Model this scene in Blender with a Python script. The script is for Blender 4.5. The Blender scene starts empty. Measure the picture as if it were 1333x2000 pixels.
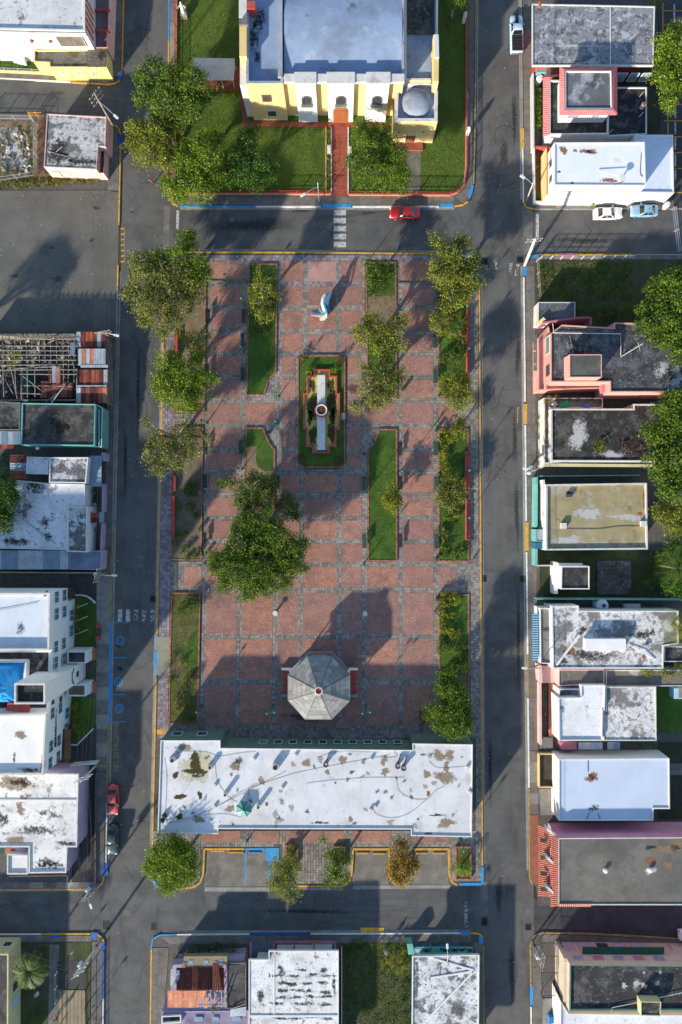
import bpy, bmesh, math, random
import numpy as np
from mathutils import Vector, Matrix
R = math.radians
sc = bpy.context.scene
col = sc.collection
# ---------------------------------------------------------------- camera
CAMH = 103.0                      # flying height of the drone (m)
PPM = 13.0                        # photo pixels per metre at street level
cam_d = bpy.data.cameras.new('camera')
cam = bpy.data.objects.new('camera', cam_d); col.objects.link(cam)
cam.location = (0, 0, CAMH)
cam_d.sensor_fit = 'VERTICAL'
cam_d.angle = 2*math.atan(2000/PPM/2/CAMH)
cam_d.clip_end = 1000
sc.camera = cam
# ---------------------------------------------------------------- sky and sun
SUN_EL, SUN_AZ = 18.0, 36.0       # sun low behind the lower left of the picture
wd = bpy.data.worlds.new('World'); sc.world = wd; wd.use_nodes = True
nt = wd.node_tree
bg = nt.nodes['Background']
sky = nt.nodes.new('ShaderNodeTexSky'); sky.sky_type = 'NISHITA'; sky.sun_disc = False
sky.sun_elevation = R(SUN_EL); sky.sun_rotation = R(180+SUN_AZ)
sky.air_density = 1.0; sky.dust_density = 0.2; sky.ozone_density = 1.5
nt.links.new(sky.outputs[0], bg.inputs[0]); bg.inputs[1].default_value = 0.125
sd = bpy.data.lights.new('sun', 'SUN'); sd.energy = 4.2; sd.angle = R(1.4); sd.color = (1, .90, .74)
sun = bpy.data.objects.new('sun', sd); col.objects.link(sun)
d = Vector((math.sin(R(SUN_AZ))*math.cos(R(SUN_EL)), math.cos(R(SUN_AZ))*math.cos(R(SUN_EL)), -math.sin(R(SUN_EL))))
sun.rotation_euler = d.to_track_quat('-Z', 'Y').to_euler(); sun.location = (-60, -80, 60)
vs = sc.view_settings
vs.view_transform = 'Standard'; vs.look = 'None'; vs.gamma = 1; vs.use_curve_mapping = False
vs.exposure = 1.02
sc.cycles.max_bounces = 6
# ---------------------------------------------------------------- measures
def W(px, py, h=0.0):
    k = (1-h/CAMH)/PPM
    return ((px-666.5)*k, (1000-py)*k)
def W3(px, py, h=0.0): return (*W(px, py, h), h)
def PX(pts, h=0.0): return [W(x, y, h) for x, y in pts]
def rect(x0, y0, x1, y1): return [(x0, y0), (x1, y0), (x1, y1), (x0, y1)]
rnd = random.Random(7)
# ---------------------------------------------------------------- materials
MATS = {}
def s2l(c):
    return tuple((v/255/12.92 if v/255 <= .04045 else ((v/255+.055)/1.055)**2.4) for v in c)
def mat(name, base, var=.16, scale=.8, rough=.85, layers=(), bump=0., bscale=12., island=0., metal=0., fine=.1, fscale=9., seed=None, spec=.3, trans=0., stretch=None, emit=None):
    """base colour broken up by noise, then stain layers (colour, scale, lo, hi, strength[, stretch])."""
    if name in MATS: return MATS[name]
    m = bpy.data.materials.new(name); m.use_nodes = True; MATS[name] = m
    t = m.node_tree; N = t.nodes.new; L = t.links.new
    b = t.nodes['Principled BSDF']
    b.inputs['Roughness'].default_value = rough; b.inputs['Metallic'].default_value = metal
    b.inputs['Specular IOR Level'].default_value = spec
    if seed is None: seed = (sum(ord(c)*(i+1) for i, c in enumerate(name)) % 97)
    geo = N('ShaderNodeNewGeometry')
    off = N('ShaderNodeVectorMath'); off.operation = 'ADD'; L(geo.outputs['Position'], off.inputs[0]); off.inputs[1].default_value = (seed*3.7, seed*1.9, seed*.77)
    def noise(scale, detail=5, rough_=.6, st=None):
        n = N('ShaderNodeTexNoise'); n.inputs['Scale'].default_value = scale; n.inputs['Detail'].default_value = detail; n.inputs['Roughness'].default_value = rough_
        if st:
            mp = N('ShaderNodeVectorMath'); mp.operation = 'MULTIPLY'; L(off.outputs[0], mp.inputs[0]); mp.inputs[1].default_value = st; L(mp.outputs[0], n.inputs['Vector'])
        else: L(off.outputs[0], n.inputs['Vector'])
        return n.outputs['Fac']
    def rng(fac, lo, hi, a=0., bb=1.):
        r = N('ShaderNodeMapRange'); r.inputs['From Min'].default_value = lo; r.inputs['From Max'].default_value = hi
        r.inputs['To Min'].default_value = a; r.inputs['To Max'].default_value = bb; r.interpolation_type = 'SMOOTHSTEP'; L(fac, r.inputs['Value']); return r.outputs[0]
    def mul(a, v):
        x = N('ShaderNodeVectorMath'); x.operation = 'SCALE'; L(a, x.inputs[0]); L(v, x.inputs['Scale']); return x.outputs[0]
    rgb = N('ShaderNodeRGB'); rgb.outputs[0].default_value = (*base, 1); c = rgb.outputs[0]
    if var: c = mul(c, rng(noise(scale, st=stretch), .3, .7, 1-var, 1+var))
    for ly in layers:
        cc, s, lo, hi, st = ly[:5]
        mx = N('ShaderNodeMix'); mx.data_type = 'RGBA'
        L(rng(noise(s, 8, .62, ly[5] if len(ly) > 5 else None), lo, hi, 0, st), mx.inputs['Factor'])
        L(c, mx.inputs['A']); mx.inputs['B'].default_value = (*cc, 1); c = mx.outputs['Result']
    if fine: c = mul(c, rng(noise(fscale, 3), .3, .7, 1-fine, 1+fine))
    if island: c = mul(c, rng(geo.outputs['Random Per Island'], 0, 1, 1-island, 1+island))
    L(c, b.inputs['Base Color'])
    if bump:
        bp = N('ShaderNodeBump'); bp.inputs['Strength'].default_value = bump; bp.inputs['Distance'].default_value = .05
        L(noise(bscale, 4), bp.inputs['Height']); L(bp.outputs[0], b.inputs['Normal'])
    if trans:
        out = t.nodes['Material Output']; tr = N('ShaderNodeBsdfTranslucent'); L(c, tr.inputs[0])
        ms = N('ShaderNodeMixShader'); ms.inputs[0].default_value = trans; L(b.outputs[0], ms.inputs[1]); L(tr.outputs[0], ms.inputs[2]); L(ms.outputs[0], out.inputs[0])
    return m
def stain_mat(name, c, rough=.9, strength=1., sc_=1.6, bias=0.):
    """soft-edged stain: opacity from the patch's own 'edge' attribute broken up by noise."""
    if name in MATS: return MATS[name]
    m = bpy.data.materials.new(name); m.use_nodes = True; MATS[name] = m
    t = m.node_tree; N = t.nodes.new; L = t.links.new; b = t.nodes['Principled BSDF']
    b.inputs['Base Color'].default_value = (*c, 1); b.inputs['Roughness'].default_value = rough; b.inputs['Specular IOR Level'].default_value = .2
    at = N('ShaderNodeAttribute'); at.attribute_name = 'edge'
    geo = N('ShaderNodeNewGeometry'); n = N('ShaderNodeTexNoise'); n.inputs['Scale'].default_value = sc_*1.6; n.inputs['Detail'].default_value = 7; n.inputs['Roughness'].default_value = .65
    L(geo.outputs['Position'], n.inputs['Vector'])
    n2 = N('ShaderNodeTexNoise'); n2.inputs['Scale'].default_value = sc_*5; n2.inputs['Detail'].default_value = 5; n2.inputs['Roughness'].default_value = .7; L(geo.outputs['Position'], n2.inputs['Vector'])
    m1 = N('ShaderNodeMath'); m1.operation = 'MULTIPLY_ADD'; L(n.outputs['Fac'], m1.inputs[0]); m1.inputs[1].default_value = 2.9; L(at.outputs['Fac'], m1.inputs[2])
    m2 = N('ShaderNodeMath'); m2.operation = 'MULTIPLY_ADD'; L(n2.outputs['Fac'], m2.inputs[0]); m2.inputs[1].default_value = 1.5; L(m1.outputs[0], m2.inputs[2])
    r = N('ShaderNodeMapRange'); r.inputs['From Min'].default_value = 2.48-bias; r.inputs['From Max'].default_value = 3.15-bias*1.4; r.inputs['To Max'].default_value = strength
    L(m2.outputs[0], r.inputs['Value']); L(r.outputs[0], b.inputs['Alpha'])
    return m
def plain(name, c, rough=.7, metal=0., var=.08, **k): return mat(name, c, var=var, rough=rough, metal=metal, fine=.05, **k)
# ---------------------------------------------------------------- objects
def thing(name, label, cat, loc=(0, 0, 0), rz=0., group=None):
    o = bpy.data.objects.new(name, None); col.objects.link(o); o.location = loc; o.rotation_euler = (0, 0, rz)
    o.empty_display_size = .3
    o['label'] = label; o['category'] = cat
    if group: o['group'] = group
    return o
def tag(o, label, cat, group=None):
    o['label'] = label; o['category'] = cat
    if group: o['group'] = group
    return o
def struct(o): o['kind'] = 'structure'; return o
def stuff(o): o['kind'] = 'stuff'; return o
def attach(o, parent, local=False):
    """meshes are built in world space unless local: undo the transform of the Empty they hang from"""
    o.parent = parent
    if not local and parent.type == 'EMPTY':
        o.matrix_parent_inverse = Matrix.LocRotScale(parent.location, parent.rotation_euler, parent.scale).inverted()
    return o
def copy_tree(o, parent=None):
    c = o.copy(); col.objects.link(c); c.parent = parent
    for ch in o.children: copy_tree(ch, c)
    return c
class MB:
    def __init__(s): s.v = []; s.f = []; s.m = []; s.mi = 0
    def face(s, pts, mi=None):
        n = len(s.v); s.v += [tuple(p) for p in pts]; s.f.append(tuple(range(n, n+len(pts)))); s.m.append(s.mi if mi is None else mi); return s
    def mesh(s, vs, fs, mi=None):
        n = len(s.v); s.v += [tuple(p) for p in vs]
        for f in fs: s.f.append(tuple(i+n for i in f)); s.m.append(s.mi if mi is None else mi)
        return s
    def box(s, c, d, rz=0., tilt=None, mi=None):
        hx, hy, hz = d[0]/2, d[1]/2, d[2]/2
        vs = [Vector((x, y, z)) for z in (-hz, hz) for x, y in ((-hx, -hy), (hx, -hy), (hx, hy), (-hx, hy))]
        M_ = Matrix.Rotation(rz, 3, 'Z')
        if tilt: M_ = M_ @ Matrix.Rotation(tilt[1], 3, tilt[0])
        vs = [M_ @ v + Vector(c) for v in vs]
        return s.mesh(vs, [(3, 2, 1, 0), (4, 5, 6, 7), (0, 1, 5, 4), (1, 2, 6, 5), (2, 3, 7, 6), (3, 0, 4, 7)], mi)
    def bar(s, a, b, w, h=None, mi=None):
        a, b = Vector(a), Vector(b); h = h or w; t = (b-a); L_ = t.length; t.normalize()
        up = Vector((0, 0, 1)) if abs(t.z) < .95 else Vector((1, 0, 0))
        sx = t.cross(up).normalized()*w/2; uy = sx.cross(t).normalized()*h/2
        vs = [p+q for p in (a, b) for q in (-sx-uy, sx-uy, sx+uy, -sx+uy)]
        return s.mesh(vs, [(0, 1, 2, 3), (7, 6, 5, 4), (0, 4, 5, 1), (1, 5, 6, 2), (2, 6, 7, 3), (3, 7, 4, 0)], mi)
    def prism(s, poly, z0, z1, cap=True, bottom=False, mi=None):
        n = len(poly); vs = [(x, y, z0) for x, y in poly]+[(x, y, z1) for x, y in poly]
        fs = [(i, (i+1) % n, n+(i+1) % n, n+i) for i in range(n)]
        if cap: fs.append(tuple(range(n, 2*n)))
        if bottom: fs.append(tuple(range(n-1, -1, -1)))
        return s.mesh(vs, fs, mi)
    def tube(s, pts, rad, n=6, cap=True, mi=None):
        pts = [Vector(p) for p in pts]; k = len(pts)
        if not hasattr(rad, '__len__'): rad = [rad]*k
        vs = []; u = None
        for i, p in enumerate(pts):
            t = (pts[min(i+1, k-1)]-pts[max(i-1, 0)]).normalized()
            if u is None: u = t.orthogonal().normalized()
            u = (u-t*u.dot(t)).normalized() if (u-t*u.dot(t)).length > 1e-6 else t.orthogonal().normalized()
            w = t.cross(u)
            for j in range(n):
                a = 2*math.pi*j/n; vs.append(p+(u*math.cos(a)+w*math.sin(a))*rad[i])
        fs = [(i*n+j, i*n+(j+1) % n, (i+1)*n+(j+1) % n, (i+1)*n+j) for i in range(k-1) for j in range(n)]
        if cap: fs += [tuple(range(n-1, -1, -1)), tuple(range((k-1)*n, k*n))]
        return s.mesh(vs, fs, mi)
    def cyl(s, c, r, h, n=16, r2=None, mi=None):
        r2 = r if r2 is None else r2
        vs = [(c[0]+q*math.cos(2*math.pi*j/n), c[1]+q*math.sin(2*math.pi*j/n), z) for q, z in ((r, c[2]), (r2, c[2]+h)) for j in range(n)]
        return s.mesh(vs, [(j, (j+1) % n, n+(j+1) % n, n+j) for j in range(n)]+[tuple(range(n, 2*n)), tuple(range(n-1, -1, -1))], mi)
    def lathe(s, c, prof, n=20, mi=None):
        vs = [(c[0]+r*math.cos(2*math.pi*j/n), c[1]+r*math.sin(2*math.pi*j/n), c[2]+z) for r, z in prof for j in range(n)]
        k = len(prof)
        return s.mesh(vs, [(i*n+j, i*n+(j+1) % n, (i+1)*n+(j+1) % n, (i+1)*n+j) for i in range(k-1) for j in range(n)]+[tuple(range((k-1)*n, k*n))], mi)
    def build(s, name, mats, parent=None, smooth=False, local=False):
        me = bpy.data.meshes.new(name); me.from_pydata(s.v, [], s.f)
        if not isinstance(mats, (list, tuple)): mats = [mats]
        for m in mats: me.materials.append(m)
        if len(mats) > 1: me.polygons.foreach_set('material_index', s.m)
        if smooth: me.polygons.foreach_set('use_smooth', [True]*len(me.polygons))
        me.update()
        o = bpy.data.objects.new(name, me); col.objects.link(o)
        if parent is not None: attach(o, parent, local)
        return o
def ccw(p):
    a = sum(p[i][0]*p[(i+1) % len(p)][1]-p[(i+1) % len(p)][0]*p[i][1] for i in range(len(p)))
    return list(p) if a > 0 else list(p)[::-1]
def inset(p, dd):
    """offset a counter-clockwise polygon inwards with mitred corners"""
    n = len(p); out = []
    for i in range(n):
        a, b, c = Vector(p[i-1]), Vector(p[i]), Vector(p[(i+1) % n])
        d1 = (b-a).normalized(); d2 = (c-b).normalized()
        n1 = Vector((-d1.y, d1.x)); n2 = Vector((-d2.y, d2.x)); m = n1+n2
        if m.length < 1e-5: m = n1
        m.normalize(); k = dd/max(.3, m.dot(n1)); q = b+m*k; out.append((q.x, q.y))
    return out
def inpoly(x, y, p):
    r = False; j = len(p)-1
    for i in range(len(p)):
        if (p[i][1] > y) != (p[j][1] > y) and x < (p[j][0]-p[i][0])*(y-p[i][1])/(p[j][1]-p[i][1])+p[i][0]: r = not r
        j = i
    return r
def sheet(name, poly, z, m, parent=None, href=None, thick=0.):
    """flat sheet (optionally with sides) over a polygon given in photo pixels at height z"""
    p = ccw(PX(poly, z if href is None else href)); b = MB()
    if thick: b.prism(p, z-thick, z)
    else: b.face([(x, y, z) for x, y in p])
    return b.build(name, m, parent)
def slabs(parent, A, B, C, D, nu, nv, z0, z1, m, gap=.02, name='slab', jit=.006, skip=None):
    """grid of separate paving slabs over the quad A-B-C-D (pixels; u along A-B, v along A-D)"""
    A, B, C, D = [Vector(W(*q, 0)) for q in (A, B, C, D)]
    def P(u, v): return A*(1-u)*(1-v)+B*u*(1-v)+C*u*v+D*(1-u)*v
    gu = gap/max((B-A).length, .01)/2; gv = gap/max((D-A).length, .01)/2
    out = []
    for i in range(nu):
        for j in range(nv):
            if skip and skip(i, j): continue
            q = [P(i/nu+gu, j/nv+gv), P((i+1)/nu-gu, j/nv+gv), P((i+1)/nu-gu, (j+1)/nv-gv), P(i/nu+gu, (j+1)/nv-gv)]
            mm = m if not isinstance(m, (list, tuple)) else rnd.choice(m)
            out.append(MB().prism(ccw([(v.x, v.y) for v in q]), z0, z1+rnd.uniform(-jit, jit)).build(name, mm, parent))
    return out
def kerb(parent, pts, m, w=.2, z=.17, step=3.0, z0=-.02, name='kerb'):
    """kerb stones laid along a path of photo pixels"""
    P = [Vector(W(*p)) for p in pts]; out = []
    for a, b in zip(P, P[1:]):
        L_ = (b-a).length; n = max(1, round(L_/step)); t = (b-a)/L_; nr = Vector((-t.y, t.x))*w/2
        for i in range(n):
            p = a+t*(L_*i/n+.014); q = a+t*(L_*(i+1)/n-.014)
            out.append(MB().prism(ccw([tuple(p-nr), tuple(q-nr), tuple(q+nr), tuple(p+nr)]), z0, z+rnd.uniform(-.006, .006)).build(name, m, parent))
    return out
def arc(cx, cy, r, a0, a1, n=6): return [(cx+r*math.cos(R(a0+(a1-a0)*i/n)), cy+r*math.sin(R(a0+(a1-a0)*i/n))) for i in range(n+1)]
def patch(parent, px, py, rx, ry, h, m, seed=0, z=None, ang=0., n=22, name='stain', wob=.35):
    """irregular flat patch with an 'edge' attribute fading to its rim"""
    g = random.Random(seed*31+int(px)+int(py)*3); c = W(px, py, h); z = (h if z is None else z)
    k = (1-h/CAMH)/PPM; ph = [g.uniform(0, 6.28) for _ in range(3)]
    vs = [(c[0], c[1], z)]; fs = []; ed = [1.]
    for ring, (fr, e) in enumerate(((.55, .62), (1., 0.))):
        for i in range(n):
            a = 2*math.pi*i/n; q = 1+wob*(.5*math.sin(2*a+ph[0])+.35*math.sin(3*a+ph[1])+.3*math.sin(5*a+ph[2]))
            x, y = rx*k*fr*q*math.cos(a), ry*k*fr*q*math.sin(a)
            vs.append((c[0]+x*math.cos(ang)-y*math.sin(ang), c[1]+x*math.sin(ang)+y*math.cos(ang), z)); ed.append(e)
    fs = [(0, 1+i, 1+(i+1) % n) for i in range(n)]+[(1+i, 1+n+i, 1+n+(i+1) % n, 1+(i+1) % n) for i in range(n)]
    b = MB(); b.mesh(vs, fs); o = b.build(name, m, parent)
    at = o.data.attributes.new('edge', 'FLOAT', 'POINT'); at.data.foreach_set('value', ed)
    return o
def text_obj(name, txt, size, m, parent, loc, rot, align='CENTER', extrude=.004, sx=1., space=1.):
    cu = bpy.data.curves.new(name, 'FONT'); cu.body = txt; cu.size = size; cu.align_x = align; cu.align_y = 'CENTER'; cu.extrude = extrude; cu.resolution_u = 2; cu.space_character = space
    o = bpy.data.objects.new(name, cu); col.objects.link(o)
    bpy.context.view_layer.update()
    me = bpy.data.meshes.new_from_object(o); bpy.data.objects.remove(o)
    M_ = Matrix.LocRotScale(Vector(loc), rot, Vector((sx, 1, 1))); me.transform(M_)
    me.materials.clear(); me.materials.append(m); me.name = name
    o = bpy.data.objects.new(name, me); col.objects.link(o)
    if parent is not None: attach(o, parent)
    return o
def house(name, label, poly, h, wall, roof, par=.35, pt=.2, cat='house', parm=None, z0=.05, href=None, group=None, ov=0.):
    """a flat-roofed building: walls, roof deck and parapet from its roof outline (pixels, seen at height h)"""
    p = ccw(PX(poly, h if href is None else href)); cx = sum(q[0] for q in p)/len(p); cy = sum(q[1] for q in p)/len(p)
    root = thing(name, label, cat, (cx, cy, z0), group=group)
    volume(root, p, h, wall, roof, par, pt, parm, z0, ov=ov)
    root['_'] = 0; del root['_']
    return root, p
def volume(root, p, h, wall, roof, par=.35, pt=.2, parm=None, z0=.05, names=('wall', 'roof', 'parapet'), px=False, ov=0.):
    if px: p = ccw(PX(p, h))
    n = len(p); zs = h-max(par, .05)-.22
    if ov:      # roof slab projects beyond the walls
        MB().prism(inset(p, ov), z0, zs, cap=False).build(names[0], wall, root); MB().prism(p, zs, h, cap=False, bottom=True).build('eave', parm or wall, root)
    else: MB().prism(p, z0, h, cap=False).build(names[0], wall, root)
    q = inset(p, pt); b = MB()
    if par > 0:
        for i in range(n):
            j = (i+1) % n
            b.face([(*p[i], h), (*p[j], h), (*q[j], h), (*q[i], h)])
            b.face([(*q[i], h), (*q[j], h), (*q[j], h-par), (*q[i], h-par)])
        b.build(names[2], parm or wall, root)
        MB().face([(x, y, h-par) for x, y in q]).build(names[1], roof, root)
    else: MB().face([(x, y, h) for x, y in p]).build(names[1], roof, root)
    return p
def blockp(root, name, poly, z0, z1, m, href=None):
    return MB().prism(ccw(PX(poly, z1 if href is None else href)), z0, z1).build(name, m, root)
def win(root, p, q, t, w, z0, z1, fm, pm, panes=2, name='window', d=.06, rows=1, arch=False):
    """window or door on the wall from p to q (counter-clockwise outline): frame and recessed panes"""
    p, q = Vector(p), Vector(q); T = (q-p).normalized(); Nn = Vector((T.y, -T.x)); c = p+(q-p)*t
    rz = math.atan2(T.y, T.x); b = MB(); zc, hh = (z0+z1)/2, z1-z0; f = .09
    def at(u, o): v = c+T*u+Nn*o; return (v.x, v.y)
    for u in (-w/2+f/2, w/2-f/2): b.box((*at(u, d/2), zc), (f, d+.01, hh), rz)
    for z in (z0+f/2, z1-f/2): b.box((*at(0, d/2), z), (w-2*f, d+.008, f), rz)
    o = b.build(name, fm, root)
    iw = (w-2*f)/panes; ih = (hh-2*f)/rows
    for i in range(panes):
        for j in range(rows):
            MB().box((*at(-w/2+f+iw*(i+.5), .015), z0+f+ih*(j+.5)), (iw-.05, .05, ih-.05), rz).build('pane' if name == 'window' else 'panel', pm, o)
    return o
# ---------------------------------------------------------------- material library
asphalt = mat('asphalt', (.105, .103, .098), .2, .35, .9, [((.13, .126, .12), .12, .48, .66, .6), ((.05, .05, .053), .5, .55, .7, .5, (1, .15, 1)), ((.055, .055, .055), 3., .62, .72, .4)], bump=.25, bscale=40, fine=.18, fscale=14)
asphalt_x = mat('asphalt_cross', (.098, .097, .094), .2, .35, .9, [((.12, .117, .11), .15, .5, .66, .6), ((.045, .045, .048), .5, .55, .7, .5, (.15, 1, 1)), ((.05, .05, .05), 3., .62, .72, .4)], bump=.25, bscale=40, fine=.18, fscale=14)
lot_asphalt = mat('lot_asphalt', (.125, .12, .107), .14, .3, .92, [((.17, .15, .115), .1, .5, .7, .6), ((.08, .078, .075), .7, .58, .7, .5)], bump=.3, bscale=35, fine=.16, fscale=12)
dark_asphalt = mat('dark_asphalt', (.055, .053, .055), .2, .5, .9, [((.09, .085, .08), .3, .55, .7, .5)], bump=.25, fine=.15)
concrete = mat('concrete', (.24, .225, .2), .18, .5, .9, [((.12, .11, .1), .8, .52, .7, .55), ((.33, .31, .28), .3, .55, .7, .4)], bump=.15, fine=.15, fscale=10)
concrete_d = mat('concrete_dark', (.16, .15, .138), .2, .6, .9, [((.08, .075, .07), 1.1, .5, .68, .6)], bump=.15, fine=.16)
gutter = mat('gutter_concrete', (.27, .26, .24), .15, .7, .9, [((.13, .125, .115), .9, .55, .7, .6)], fine=.12)
joint = mat('joint_dirt', (.10, .092, .085), .2, 2)
soil = mat('soil', (.2, .15, .095), .2, .8, .95, [((.11, .085, .05), 1.5, .5, .66, .7), ((.07, .09, .03), .5, .58, .7, .6)], bump=.4, fine=.2)
yard = mat('yard_earth', (.045, .043, .032), .3, .5, .95, [((.035, .06, .018), .4, .45, .62, .8), ((.09, .075, .055), .9, .6, .75, .6)], bump=.5, fine=.3)
lawn = mat('lawn', (.072, .118, .016), .25, .12, .95, [((.035, .075, .01), .16, .5, .66, .6), ((.10, .125, .022), .25, .48, .66, .7), ((.045, .088, .012), 1.2, .52, .68, .5), ((.13, .12, .04), .6, .66, .78, .5)], bump=.8, bscale=22, fine=.28, fscale=8)
lawn_d = mat('lawn_rich', (.054, .112, .014), .25, .3, .95, [((.10, .12, .025), .35, .56, .7, .7), ((.13, .11, .05), .9, .66, .76, .6), ((.032, .078, .01), 1., .5, .66, .6), ((.075, .115, .02), .4, .58, .72, .5)], bump=.8, bscale=22, fine=.28, fscale=8)
lawn_dry = mat('lawn_dry', (.10, .105, .03), .25, .6, .95, [((.17, .13, .07), .5, .5, .62, .8), ((.05, .085, .015), .8, .55, .7, .7)], bump=.7, bscale=20, fine=.28)
lot_grass = mat('lot_grass', (.055, .07, .02), .3, .5, .95, [((.075, .065, .045), .35, .45, .6, .8), ((.05, .095, .015), .3, .58, .7, .7)], bump=.7, fine=.3)
panel_red = [mat('red_panel_%d' % i, c, .13, .9, .88, [((.17, .115, .1), .4, .46, .68, .6), ((.44, .31, .25), 4.5, .56, .66, .55), ((.15, .075, .06), 5.5, .58, .68, .5)], bump=.3, bscale=30, fine=.32, fscale=7.5) for i, c in enumerate([(.33, .16, .12), (.36, .178, .132), (.295, .15, .12), (.345, .162, .114), (.315, .166, .134)])]
panel_pale = mat('red_panel_pale', (.40, .22, .19), .1, .6, .85, [((.45, .27, .25), .6, .5, .68, .5)], fine=.1)
paver = mat('grey_paver', (.24, .215, .188), .2, .25, .88, [((.15, .14, .135), .35, .52, .66, .6), ((.28, .27, .21), .5, .6, .72, .4)], island=.26, fine=.14)
paver_lilac = mat('lilac_paver', (.245, .205, .22), .14, .3, .88, [((.15, .125, .15), .8, .5, .7, .5)], island=.28, fine=.14)
brick_edge = mat('brick_edging', (.36, .13, .085), .2, 2, .85, [((.16, .09, .07), 1.2, .55, .7, .5)], island=.25)
red_paint = mat('red_wall_paint', (.42, .075, .06), .14, 1., .75, [((.28, .10, .085), .8, .55, .7, .6)], fine=.1)
red_tile = mat('red_floor_tile', (.30, .075, .045), .18, .9, .8, [((.16, .06, .045), .7, .5, .7, .5)], fine=.15)
fence_red = plain('fence_red', (.33, .05, .035), .6)
salmon = mat('salmon_wall', (.52, .22, .14), .12, .8, .85, [((.35, .17, .12), .7, .55, .7, .5)])
yel = mat('kerb_yellow', (.66, .34, .03), .16, 1.2, .7, [((.30, .22, .10), 1.8, .52, .64, .8), ((.22, .2, .17), 5., .58, .66, .7)], fine=.12)
yel_faded = mat('faded_yellow', (.38, .27, .09), .2, 2., .85, [((.12, .115, .1), 4., .5, .6, .8)], fine=.2)
wht = mat('kerb_white', (.68, .67, .64), .1, 1.2, .75, [((.3, .29, .27), 1.6, .56, .7, .7)], fine=.1)
blu = mat('kerb_blue', (.035, .27, .56), .14, 1.2, .7, [((.10, .22, .32), 1.8, .54, .66, .8), ((.2, .21, .22), 5., .6, .67, .7)], fine=.12)
blu_d = mat('ramp_blue', (.02, .10, .36), .14, 1.2, .7, [((.06, .10, .2), 1.5, .58, .7, .6)], fine=.12)
mark_w = mat('road_white', (.46, .46, .44), .15, 2., .8, [((.13, .128, .122), 2.6, .52, .62, .8)], fine=.22)
mark_worn = mat('road_white_worn', (.36, .36, .35), .15, 2., .85, [((.085, .083, .08), 2.4, .44, .54, .95)], fine=.2)
mark_o = mat('lot_line_orange', (.5, .25, .05), .2, 2., .8, [((.08, .075, .07), 3., .55, .65, .7)])
black = plain('black_iron', (.015, .015, .016), .6)
darkgrey = plain('dark_grey', (.06, .06, .062), .7)
steel = plain('galvanised', (.45, .46, .47), .45, .5)
white = mat('white_wall', (.66, .65, .63), .06, .6, .8, [((.55, .54, .51), .7, .56, .74, .4)], fine=.04)
white_dirty = mat('white_dirty_wall', (.6, .585, .55), .12, .6, .85, [((.22, .21, .19), .6, .5, .7, .6)], fine=.08)
cream = mat('cream_wall', (.68, .50, .22), .07, .5, .8, [((.6, .45, .22), .6, .56, .72, .5)], fine=.05)
yellow_wall = mat('yellow_wall', (.72, .60, .22), .08, .5, .8, [((.5, .4, .14), .8, .56, .72, .5)], fine=.06)
pale_yellow = mat('pale_yellow_wall', (.50, .46, .26), .1, .5, .8, [((.4, .37, .2), .8, .56, .72, .5)], fine=.06)
pink = mat('pink_wall', (.60, .31, .26), .08, .6, .8, [((.45, .2, .17), .9, .55, .72, .5)], fine=.06)
pink_pale = mat('pale_pink_wall', (.68, .45, .42), .1, .6, .8, [((.4, .28, .26), .9, .55, .72, .5)], fine=.06)
mauve = mat('mauve_wall', (.42, .16, .20), .1, .6, .8, [((.3, .12, .14), .9, .55, .72, .5)], fine=.06)
lilac = mat('lilac_wall', (.42, .33, .46), .1, .6, .8, [((.25, .2, .25), .9, .55, .72, .5)], fine=.06)
orange = mat('orange_paint', (.60, .12, .025), .1, .8, .7, fine=.08)
teal = mat('teal_paint', (.16, .42, .38), .12, .8, .75, [((.09, .27, .25), 1., .55, .7, .5)], fine=.08)
green_p = mat('sage_green_wall', (.12, .2, .15), .12, .8, .8)
green_d = plain('dark_green_paint', (.02, .10, .055), .5)
green_l = plain('lamp_green', (.012, .16, .085), .45)
bench_m = plain('bench_green', (.022, .06, .052), .5)
brown = mat('brown_iron', (.17, .09, .045), .15, 1., .7)
wood = mat('old_timber', (.27, .235, .19), .3, 1.5, .9, [((.12, .10, .085), 2., .5, .68, .7)], island=.3, fine=.2)
wood_door = mat('door_timber', (.30, .10, .035), .12, 2., .6)
glass = mat('window_glass', (.04, .05, .06), .2, 2., .15, spec=.6, fine=0)
glass_b = mat('window_glass_blue', (.25, .33, .42), .2, 2., .2, spec=.6, fine=0)
louvre = plain('dark_louvre', (.045, .05, .055), .5)
skyblue = plain('sky_blue_frame', (.30, .52, .66), .6)
tarp = mat('blue_tarp', (.02, .28, .62), .1, .6, .35, bump=.6, bscale=3, fine=.05)
palm_tr = mat('bark', (.2, .155, .115), .3, 2., .95, [((.1, .08, .06), 3., .5, .66, .7)], bump=.5, fine=.2)
bark = mat('grey_bark', (.30, .27, .23), .3, 2., .95, [((.13, .11, .09), 3., .5, .66, .6)], bump=.5, fine=.2)
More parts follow.
